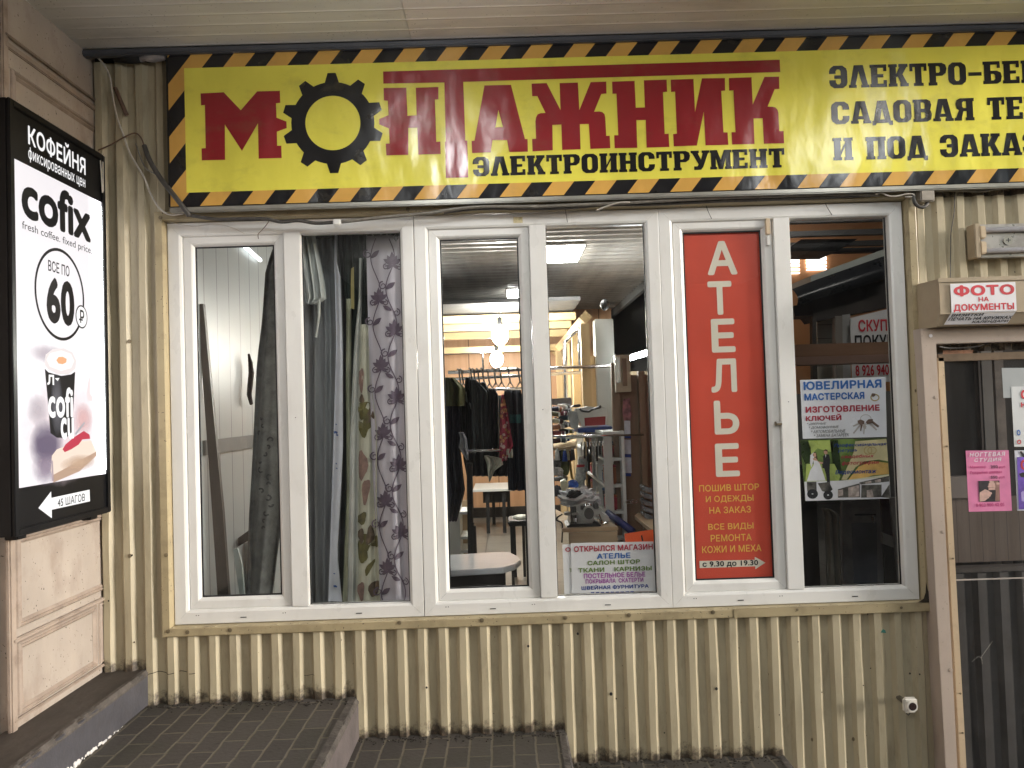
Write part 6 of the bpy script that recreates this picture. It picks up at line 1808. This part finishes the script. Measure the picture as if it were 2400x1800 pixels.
for zi, z in enumerate((.62, .46, .30, .14, -.02)):
    for yi, Y in enumerate((1.15, 1.30, 1.52, 1.66, 1.92)):
        k = (zi * 3 + yi * 2 + (yi > 2)) % 6
        c = Vector((xw + .02 + .01 * (yi % 2), Y, z + .0165))
        t = thing('craft_box' if (zi + yi) % 3 else 'craft_tub', '%s %s on the %s shelf of the compartments, %s' % (CN[k], 'box' if (zi + yi) % 3 else 'tub', PL_[z], WHERE[yi]), 'box' if (zi + yi) % 3 else 'tub', c, 'small things in the white compartments')
        hgt = .06 + .022 * ((zi * 2 + yi) % 3)
        m1, m2 = mat('craft %d' % k, CC_[k], .5, .3, 30), mat('craft %d' % ((k + 3) % 6), CC_[(k + 3) % 6], .5)
        if (zi + yi) % 3:
            MB().box(c.x - .03, c.y - .045, c.z, c.x + .04, c.y + .045, c.z + hgt).build('box', m1, t, bevel=.006)
            MB().box(c.x - .032, c.y - .047, c.z + hgt, c.x + .042, c.y + .047, c.z + hgt + .01).build('lid', m2, t, bevel=.003)
        else:
            MB().tube([c, c + Vector((0, 0, hgt))], [.032, .036], 14).build('tub', m1, t, bevel=.003)
            MB().tube([c + Vector((0, 0, hgt)), c + Vector((0, 0, hgt + .014))], .039, 14).build('lid', m2, t, bevel=.003)
for i in range(9):
    c = at(1362 + i * 7.2, 1036 - i * .4, 1.25)
    t = thing('hanging_tool', 'small dark tool on the hook rail under the glass shelf', 'tool', c, 'tools hanging under the glass shelf')
    MB().tube([c, c + Vector((0, 0, -.03))], .004, 6).build('hook', CHROME, t)
    MB().box(c.x - .006, c.y - .006, c.z - .085 - .02 * (i % 3), c.x + .006, c.y + .006, c.z - .0305).build('tool_body', RUBBER if i % 4 else mat('steel tool', (.4, .4, .4), .3, metal=.6), t, bevel=.002)
cr2 = c4b
for nm, lb, pts, Y, m in (('fabric_bolt', 'mustard yellow fabric bolt standing beside the compartments', [(338, -20), (352, 0), (372, 170), (390, 200), (360, 200), (340, 80)], 1.6, mat('mustard cloth', (.28, .19, .03), .6, .4, 20)),
                          ('fabric_bolt', 'olive green cloth heap left of the mustard bolt', [(255, 0), (330, -10), (335, 130), (300, 160), (240, 120)], 1.62, mat('olive heap', (.10, .11, .03), .7, .6, 14))):
    tag(MB().prism(FRONT(Y), [f2(*p_, Y) for p_ in cr2(pts)], -.08, 0).build(nm, m, None, bevel=.006, org=at(*cr2(pts)[0], Y)), lb, 'fabric')
q = MB()
rr_ = random.Random(9)
for i in range(26):
    x, y = rr_.uniform(175, 330), rr_.uniform(-60, 200)
    q.ball(at(*cr2([(x, y)])[0], 1.66 + rr_.uniform(0, .12)), rr_.uniform(.016, .035), rr_.uniform(.8, 1.6), 1, rr_.uniform(.5, 1), 8, 5)
o = q.build('fabric_heap', mat('mixed dark scraps', (.10, .10, .10), .7, .95, 24, dirt=.8, dscale=18, dcol=(.30, .28, .24)), None, org=at(1310, 1110, 1.66))
tag(o, 'heap of mixed fabric scraps at the left of the fourth pane', 'fabric')
# sewing table and machine
wt = thing('sewing_table', 'tan sewing table carrying the grey machine', 'table', at(1400, 1250, 1.1))
zt = .29
tp_ = onz(c4b([(175, 500), (262, 712), (845, 690), (760, 630), (300, 560)]), zt)
MB().prism((Vector((0, 0, zt)), Vector((1, 0, 0)), Vector((0, 1, 0))), tp_, -.022, 0).build('table_top', TANL, wt, bevel=.003)
f0, f1 = atz(*c4b([(330, 720)])[0], zt), atz(*c4b([(835, 695)])[0], zt)
MB().box(f0.x, f0.y + .02, FL_, f1.x, f0.y + .045, zt - .023).build('front_panel', TANL, wt)
MB().box(f1.x - .02, f0.y + .046, FL_, f1.x, f0.y + .5, zt - .023).build('side_panel', TANL, wt)
sm = thing('sewing_machine', 'grey overlock sewing machine with a big hand wheel on the tan table', 'sewing machine', atz(*c4b([(500, 690)])[0], zt))
GM = mat('grey machine enamel', (.44, .44, .42), .3, .15, 8)
DG = mat('dark machine grey', (.10, .10, .10), .4, .2)
ym = f0.y + .10
def mp_(pts, m, nm, y0_, th, bev=.006):
    return MB().prism(FRONT(y0_), [f2(*p_, y0_) for p_ in c4b(pts)], -th, 0).build(nm, m, sm, bevel=bev)
mp_([(305, 712), (300, 690), (350, 672), (640, 665), (680, 690), (620, 715)], RUBBER, 'base', ym - .03, .22)
mp_([(330, 690), (345, 610), (380, 560), (440, 555), (450, 640), (590, 650), (600, 680)], GM, 'bed', ym, .18)
mp_([(375, 480), (520, 440), (580, 470), (600, 560), (590, 650), (450, 650), (440, 540), (385, 520)], GM, 'body', ym + .01, .16)
mp_([(590, 440), (640, 440), (645, 520), (600, 520)], DG, 'motor', ym + .05, .1)
mp_([(585, 515), (660, 505), (690, 560), (750, 580), (755, 650), (690, 640), (640, 600), (600, 590)], GM, 'arm', ym + .03, .12)
wx_, wz_ = f2(*c4b([(535, 548)])[0], ym - .02)
MB().disc(FRONT(ym - .02), wx_, wz_, .034, .040, .025, 28, -.03).build('wheel_rim', GM, sm, bevel=.004)
MB().disc(FRONT(ym - .02), wx_, wz_, .027, .032, .028, 28, .024).build('wheel_face', mat('dark wheel face', (.07, .07, .068), .5), sm)
mp_([(278, 548), (340, 540), (352, 570), (350, 580), (285, 575)], GM, 'cloth_plate', ym - .02, .05, .003)
mp_([(360, 552), (440, 545), (440, 570), (362, 575)], GM, 'foot_plate', ym - .025, .05, .003)
for x in (352, 372, 395):
    MB().tube([at(*c4b([(x, 480)])[0], ym), at(*c4b([(x + 6, 660)])[0], ym - .01)], .006, 8).build('needle_bar', DG, sm)
MB().tube(spline([at(*c4b([p_])[0], ym - .03) for p_ in ((260, 560), (215, 590), (195, 620), (250, 650), (262, 700), (255, 860))]), .004, 6).build('power_cord', RUBBER, sm)
def heap(name, label, cat, pts, Y, m, bev=.02, th=.12):
    o = MB().prism(FRONT(Y), [f2(*p_, Y) for p_ in c4b(pts)], -th, 0).build(name, m, None, bevel=bev, smooth=True, org=at(*c4b(pts)[0], Y), seg=3)
    return tag(o, label, cat)
from mathutils import noise as mnoise
def crumple(name, label, cat, cxy, rx, rz, Y, m, dep=.6, amp=.35, fr=2.4, seed=0, sub=None):
    c = at(*c4b([cxy])[0], Y)
    kx = .223 * (Y - CAM.y) / FPX
    q = MB()
    n_, m_ = 40, 26
    vs, fs = [], []
    for i in range(m_ + 1):
        th = math.pi * i / m_
        for k in range(n_):
            ph = 2 * math.pi * k / n_
            d = Vector((math.sin(th) * math.cos(ph), math.sin(th) * math.sin(ph), math.cos(th)))
            r = 1 + amp * (mnoise.turbulence(d * fr + Vector((seed, 0, 0)), 4, True) - .55)
            vs.append(c + Vector((d.x * rx * kx * r, d.y * rx * kx * dep * r, max(-.6, d.z * r) * rz * kx)))
    for i in range(m_):
        for k in range(n_):
            fs.append((i * n_ + k, (i + 1) * n_ + k, (i + 1) * n_ + (k + 1) % n_, i * n_ + (k + 1) % n_))
    q.add(vs, fs)
    return tag(q.build(name, m, None, org=c), label, cat)
WBAG = mat('white plastic bag', (.66, .67, .70), .28, .15, 14)
crumple('plastic_bag', 'crumpled white plastic bag heaped on the sewing machine', 'bag', (430, 400), 195, 120, ym + .13, WBAG, seed=1, amp=.7)
crumple('plastic_bag', 'second smaller white bag slumped at the right of the big one', 'bag', (590, 420), 75, 85, ym + .16, WBAG, seed=8, amp=.6)
crumple('cloth_bundle', 'black cloth tucked in the white plastic bag', 'cloth', (395, 360), 85, 48, ym + .02, RUBBER, seed=3, amp=.6)
heap('paper_slip', 'white paper slip lying on the plastic bag', 'paper', [(370, 410), (480, 345), (525, 390), (420, 428)], ym - .02, PAPER, .0006, .002)
crumple('bag', 'bright blue bag behind the white plastic bag', 'bag', (370, 250), 60, 50, ym + .25, mat('bright blue bag', (.03, .10, .42), .4, .3, 14), seed=5)
heap('plastic_reel', 'cream plastic reel and card beside the blue bag', 'reel', [(245, 225), (300, 205), (330, 250), (310, 310), (240, 360), (235, 320), (260, 280)], ym + .22, mat('cream plastic', (.60, .60, .44), .4, .15), bev=.004)
crumple('cloth_bundle', 'pale cloth heap behind the cream reel', 'cloth', (215, 120), 60, 55, ym + .3, tint('pale heap cloth', (.42, .42, .40)), seed=11)
crumple('cloth_bundle', 'dark grey cloth heap at the left end of the tan table', 'cloth', (205, 330), 55, 70, ym + .2, tint('dark heap cloth', (.05, .05, .06)), seed=13)
CONES = [('white', (.60, .60, .58)), ('black', (.012, .012, .013)), ('olive', (.12, .11, .03)), ('royal blue', (.02, .05, .25)), ('cream', (.52, .48, .34)), ('rust', (.28, .09, .03)), ('charcoal', (.05, .05, .05))]
for i, (wd_, cc_) in enumerate(CONES):
    c = at(*c4b([(205 + 27 * i, -62 + 11 * (i % 2))])[0], 1.50 + .02 * (i % 3))
    t = thing('thread_cone', '%s thread cone in the row of standing cones under the spools' % wd_, 'thread cone', c, 'thread cones under the spool shelf')
    MB().tube([c + Vector((0, 0, -.035)), c + Vector((0, 0, .035))], [.019, .011], 12).build('thread', mat('cone %s' % wd_, cc_, .7, .2, 90), t, smooth=True)
    MB().tube([c + Vector((0, 0, .0352)), c + Vector((0, 0, .045))], .006, 8).build('cone_tip', WHW, t)
for i, (x, y, wd_) in enumerate(((455, 130, 'clear jar with a red lid'), (480, 40, 'clear jar with a white lid'), (440, 215, 'squat clear jar'))):
    c = at(*c4b([(x, y)])[0], 1.35 + .12 * i)
    t = thing('jar', '%s standing before the white compartments' % wd_, 'jar', c, 'jars before the white compartments')
    MB().tube([c + Vector((0, 0, -.045)), c + Vector((0, 0, -.04)), c + Vector((0, 0, .03)), c + Vector((0, 0, .04))], [.028, .032, .032, .024], 14).build('jar_body', mat('jar glass', (.42, .46, .46), .12, .4, 40), t, smooth=True)
    MB().tube([c + Vector((0, 0, .0405)), c + Vector((0, 0, .055))], .027, 14).build('lid', mat('jar lid %d' % i, ((.40, .03, .04), (.66, .66, .64), (.2, .2, .2))[i], .4), t, bevel=.002)
for k, (x, y) in enumerate(((470, 470), (505, 452), (548, 455))):
    MB().tube([at(*c4b([(x, y)])[0], ym), at(*c4b([(x, y + 42)])[0], ym)], .010, 10).build('tension_knob', CHROME if k else DG, sm, smooth=True)
MB().tube([at(*c4b([(402, 600)])[0], ym - .03), at(*c4b([(402, 640)])[0], ym - .03)], .012, 10).build('presser_foot', CHROME, sm)
MB().tube(spline([at(*c4b([p_])[0], ym - .04) for p_ in ((640, 560), (670, 640), (690, 660), (720, 655))]), .006, 8).build('lever', CHROME, sm)

tag(MB().tube([at(*c4b([(735, 545)])[0], .95), at(*c4b([(1000, 745)])[0], .75)], [.020, .022], 12).build('umbrella', mat('navy umbrella cloth', (.015, .02, .12), .5, .3), None, smooth=True, org=at(1430, 1205, .95)), 'closed navy umbrella slanting beside the tan table', 'umbrella')
rt_ = thing('counter', 'tan counter corner at the right of the fourth pane', 'counter', at(1500, 1230, .9))
zt2 = .33
MB().prism((Vector((0, 0, zt2)), Vector((1, 0, 0)), Vector((0, 1, 0))), onz(c4b([(1020, 575), (1055, 545), (1140, 560), (1260, 620), (1260, 760), (1170, 700)]), zt2), -.02, 0).build('top', TANL, rt_)
og = thing('drawer_organizer', 'grey plastic organizer of small trays at the right edge of the fourth pane', 'organizer', at(1520, 1200, .6))
for k in range(6):
    y = 265 + k * 72
    MB().prism(FRONT(.6 + .0), [f2(*p_, .6) for p_ in c4b([(1115 + k * 3, y), (1215, y + 30), (1215, y + 78), (1118 + k * 3, y + 52)])], -.14, 0).build('tray', mat('grey tray plastic', (.16, .17, .18), .2, .4, 20), og, bevel=.004)
q = MB()
for x, y in ((965, 432), (1015, 428)):
    c = at(*c4b([(x, y)])[0], 1.0)
    q.tube([c + Vector((.022 * math.cos(t), 0, .010 * math.sin(t))) for t in [2 * math.pi * i / 14 for i in range(15)]], .003, 6)
tag(q.build('spectacles', CHROME, None, org=at(1474, 1176, 1.0)), 'chrome spectacles on the brown panel ledge', 'spectacles')
sect(MB().box(2.63, .06, FL_, 2.67, 1.25, 2.76).build('shop_wall', BRN))
sect(MB().box(2.93, 1.26, FL_, 2.97, 3.36, 2.76).build('shop_wall', BRN))
sect(MB().box(2.671, 1.22, FL_, 2.97, 1.255, 2.76).build('shop_wall', BRN))

# sixth pane: kiosk across an inner lobby
cm6 = crop(1820, 480, .24116)
kd = crop(1820, 1150, .18083)
ks = thing('kiosk', 'dark canopied kiosk with buying-up signs, seen through the right pane', 'kiosk', (4.3, 2.2, FL_))
KY = 2.2
def kp(pts, Y, th, m, nm, par=None, bev=0, cr=cm6):
    return MB().prism(FRONT(Y), [f2(*p_, Y) for p_ in cr(pts)], -th, 0).build(nm, m, par or ks, bevel=bev)
kp([(335, 690), (1045, 430), (1250, 355), (1250, 450), (1048, 515), (335, 752)], KY + .02, .5, mat('grey white fascia', (.34, .36, .33), .5, .1), 'top_board', bev=.003)
can = mat('black gloss canopy', (.016, .017, .020), .30, .1, 4, spec=.35)
q = MB()
top = [at(*p_, KY) for p_ in cm6([(150, 820), (380, 730), (680, 625), (980, 520)])]
bot = [at(*p_, KY) for p_ in cm6([(165, 990), (400, 915), (700, 830), (985, 742)])]
nseg = 8
vs = []
for i in range(4):
    for j in range(nseg + 1):
        t = j / nseg
        p = top[i].lerp(bot[i], t)
        p.y -= .10 * math.sin(t * math.pi * .75)
        vs.append(p)
q.add(vs, [(i * (nseg + 1) + j, i * (nseg + 1) + j + 1, (i + 1) * (nseg + 1) + j + 1, (i + 1) * (nseg + 1) + j) for i in range(3) for j in range(nseg)])
q.build('canopy', can, ks, smooth=True)
kp([(980, 520), (1250, 430), (1250, 640), (990, 745)], KY + .01, .1, mat('dark canopy end', (.02, .02, .022), .4), 'canopy_end')
kp([(160, 985), (1000, 735), (1250, 660), (1250, 960), (1060, 1000), (390, 1130), (350, 1078), (180, 1083)], KY + .05, .25, mat('dark frieze', (.035, .028, .024), .5, .3), 'frieze')
kp([(345, 1085), (385, 1100), (410, 2100), (360, 2100)], KY + .04, .05, mat('dark post', (.05, .045, .04), .4), 'post')
kp([(572, 1080), (640, 1080), (650, 2200), (582, 2200)], KY + .04, .06, mat('grey post', (.20, .18, .16), .4), 'post')
kp([(640, 1070), (715, 1060), (730, 2200), (650, 2200)], KY + .045, .06, mat('pale grey post', (.30, .30, .29), .4), 'post')
m, nt, b = new_mat('white siding')
geo = nt.nodes.new('ShaderNodeNewGeometry').outputs['Position']
sx = nt.nodes.new('ShaderNodeSeparateXYZ'); nt.links.new(geo, sx.inputs[0])
fr = math_node(nt, 'FRACT', math_node(nt, 'DIVIDE', sx.outputs[2], .11))
nt.links.new(mixc(nt, ramp(nt, fr, .06, .02), (.50, .49, .43), (.16, .15, .13)), b.inputs['Base Color'])
kp([(395, 1090), (575, 1090), (590, 2100), (410, 2100)], KY + .35, .05, m, 'siding')
def ksign(label_txt, pts, txts, nm):
    s_ = sheet('shop_sign', nm, 'sign', cm6(pts), KY - .02, 'buying-up signs on the kiosk', mat('white sign board', (.66, .66, .66), .4, .05), .006)
    for txt, tl, br, mm, bo in txts:
        fl(txt, *cm6([tl])[0], *cm6([br])[0], KY - .0262, mm, s_, bold=bo)
ksign('', [(715, 1100), (1300, 960), (1300, 1350), (725, 1352)], [('СКУПКА', (792, 1118), (1225, 1222), REDP, .03), ('ПОКУПКА', (758, 1268), (1310, 1372), BLACK, .03)], 'white sign with red and black letters over the brown board on the kiosk')
ksign('', [(732, 1545), (1300, 1530), (1300, 1720), (738, 1722)], [('8 926 940', (765, 1560), (1095, 1655), REDP, .03)], 'white sign with a red telephone number below the brown board')
bb = thing('wooden_board', 'long brown board across the right pane between the two kiosk signs', 'board', at(1980, 820, 1.6))
a_, b_ = f2(1856, 808, 1.6), f2(2095, 832, 1.6)
MB().box(a_[0] - .1, 1.6, b_[1], b_[0] + .4, 1.66, a_[1]).build('board_face', wood('brown lobby board', (.20, .115, .07), (.27, .165, .105), .7, .45, 0), bb)
MB().box(a_[0] - .1, 1.42, b_[1] - .055, b_[0] + .4, 1.60, b_[1] - .003).build('board_ledge', mat('pinkish ledge', (.33, .21, .165), .45), bb)
ow = thing('lobby_wall', 'orange wall with lit patches above the kiosk canopy', 'wall', (4.3, 3.4, 1.8))
MB().box(2.975, 3.4, 1.0, 6.2, 3.45, 2.76).build('face', mat('orange lobby wall', (.60, .28, .12), .5, .15, 2), ow)
MB().box(2.7, 3.38, FL_, 4.0, 3.44, 1.25).build('stone_face', mat('beige stone', (.30, .25, .17), .7, .45, 12, bump=.3), ow)
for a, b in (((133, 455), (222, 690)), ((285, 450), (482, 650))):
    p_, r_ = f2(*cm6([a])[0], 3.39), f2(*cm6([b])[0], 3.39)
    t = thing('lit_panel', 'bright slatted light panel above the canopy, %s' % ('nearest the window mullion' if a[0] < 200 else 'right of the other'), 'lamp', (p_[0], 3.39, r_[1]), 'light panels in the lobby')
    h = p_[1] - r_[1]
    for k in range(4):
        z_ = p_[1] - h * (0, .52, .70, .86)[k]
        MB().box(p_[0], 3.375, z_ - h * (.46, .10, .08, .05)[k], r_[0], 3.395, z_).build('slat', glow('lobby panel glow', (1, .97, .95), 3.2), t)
gr = thing('ceiling_vent', 'black slatted ceiling tray hanging in the lobby', 'vent', at(1930, 570, 2.4))
kp([(135, 405), (240, 335), (790, 330), (640, 420), (590, 450), (135, 452)], 2.4, .35, RUBBER, 'tray', gr)
for y in (150, 200, 245, 275):
    p_ = at(*cm6([(130, y)])[0], 2.0)
    sect(MB().box(2.7, 2.0 + (y - 150) * .006, p_.z - .02, 6.2, 2.06 + (y - 150) * .006, p_.z + .02).build('ceiling_beam', mat('dark beam', (.055, .052, .05), .4)))
dd = thing('white_door', 'grey white panelled door ajar, low in the right pane', 'door', at(2030, 1370, 1.9))
GW = mat('grey white door paint', (.36, .36, .38), .45, .15, 4, dirt=.5, dscale=6, dcol=(.09, .08, .08))
kp([(850, 100), (1345, 90), (1410, 1260), (870, 1260)], 1.9, .04, GW, 'door_leaf', dd, .003, kd)
kp([(975, 420), (1300, 412), (1312, 1190), (1000, 1205)], 1.893, .005, mat('blue grey door panel', (.20, .22, .27), .4, .3, 3), 'door_panel', dd, .002, kd)
MB().ball(at(*kd([(1252, 375)])[0], 1.86), .02, .6, .6, 1.5, 10, 8).build('handle', CHROME, dd)
kp([(1020, 305), (1290, 300), (1290, 318), (1020, 322)], 1.888, .01, RUBBER, 'letter_slot', dd, 0, kd)
d2 = thing('glass_leaf', 'dark glazed door leaf with a pale frame, rightmost in the right pane', 'door', at(2095, 1370, 1.5))
kp([(1355, 100), (1470, 95), (1505, 590), (1380, 545)], 1.5, .02, mat('dark red glass', (.035, .018, .018), .2), 'pane', d2, 0, kd)
kp([(1380, 548), (1560, 605), (1590, 760), (1385, 690)], 1.5, .03, mat('grey white door frame', (.30, .30, .29), .4), 'rail', d2, .002, kd)
kp([(1385, 692), (1560, 752), (1590, 1260), (1415, 1260)], 1.5, .02, mat('dark brown glass', (.045, .042, .038), .2), 'pane', d2, 0, kd)
kp([(1475, 90), (1600, 88), (1680, 1260), (1590, 1260)], 1.48, .03, mat('grey white door frame', (.17, .17, .165)), 'stile', d2, .002, kd)
o, d = cloth('curtain', 'pale beige cloth hanging low in the right pane', 'curtain', [(1150 + .18083 * y, 1820 + .18083 * a, 1820 + .18083 * b) for y, a, b in ((240, 610, 700), (300, 620, 810), (700, 655, 835), (1260, 670, 865))], .9, mat('pale beige cloth', (.15, .145, .12), .7, .25, 5), None, folds=2.2, amp=.02)
tag(MB().box(2.99, 1.2, FL_, 3.50, 1.5, .55).build('dark_counter', DKW, None, bevel=.005, org=(3.3, 1.3, FL_)), 'dark counter in shadow behind the pale beige cloth', 'counter')
# fill lamps added out of sight to brighten the lobby and kiosk
lp = thing('lobby_fill', 'unseen fill lamp added above the kiosk', 'lamp', (3.45, 2.95, 2.66))
MB().box(4.0, 1.0, 2.66, 4.4, 1.2, 2.70).build('diffuser', glow('lobby glow front', (1, .96, .9), 24), lp)
MB().box(3.2, 2.75, 2.62, 3.7, 3.15, 2.66).build('diffuser', glow('lobby glow', (1, .96, .9), 9), lp)
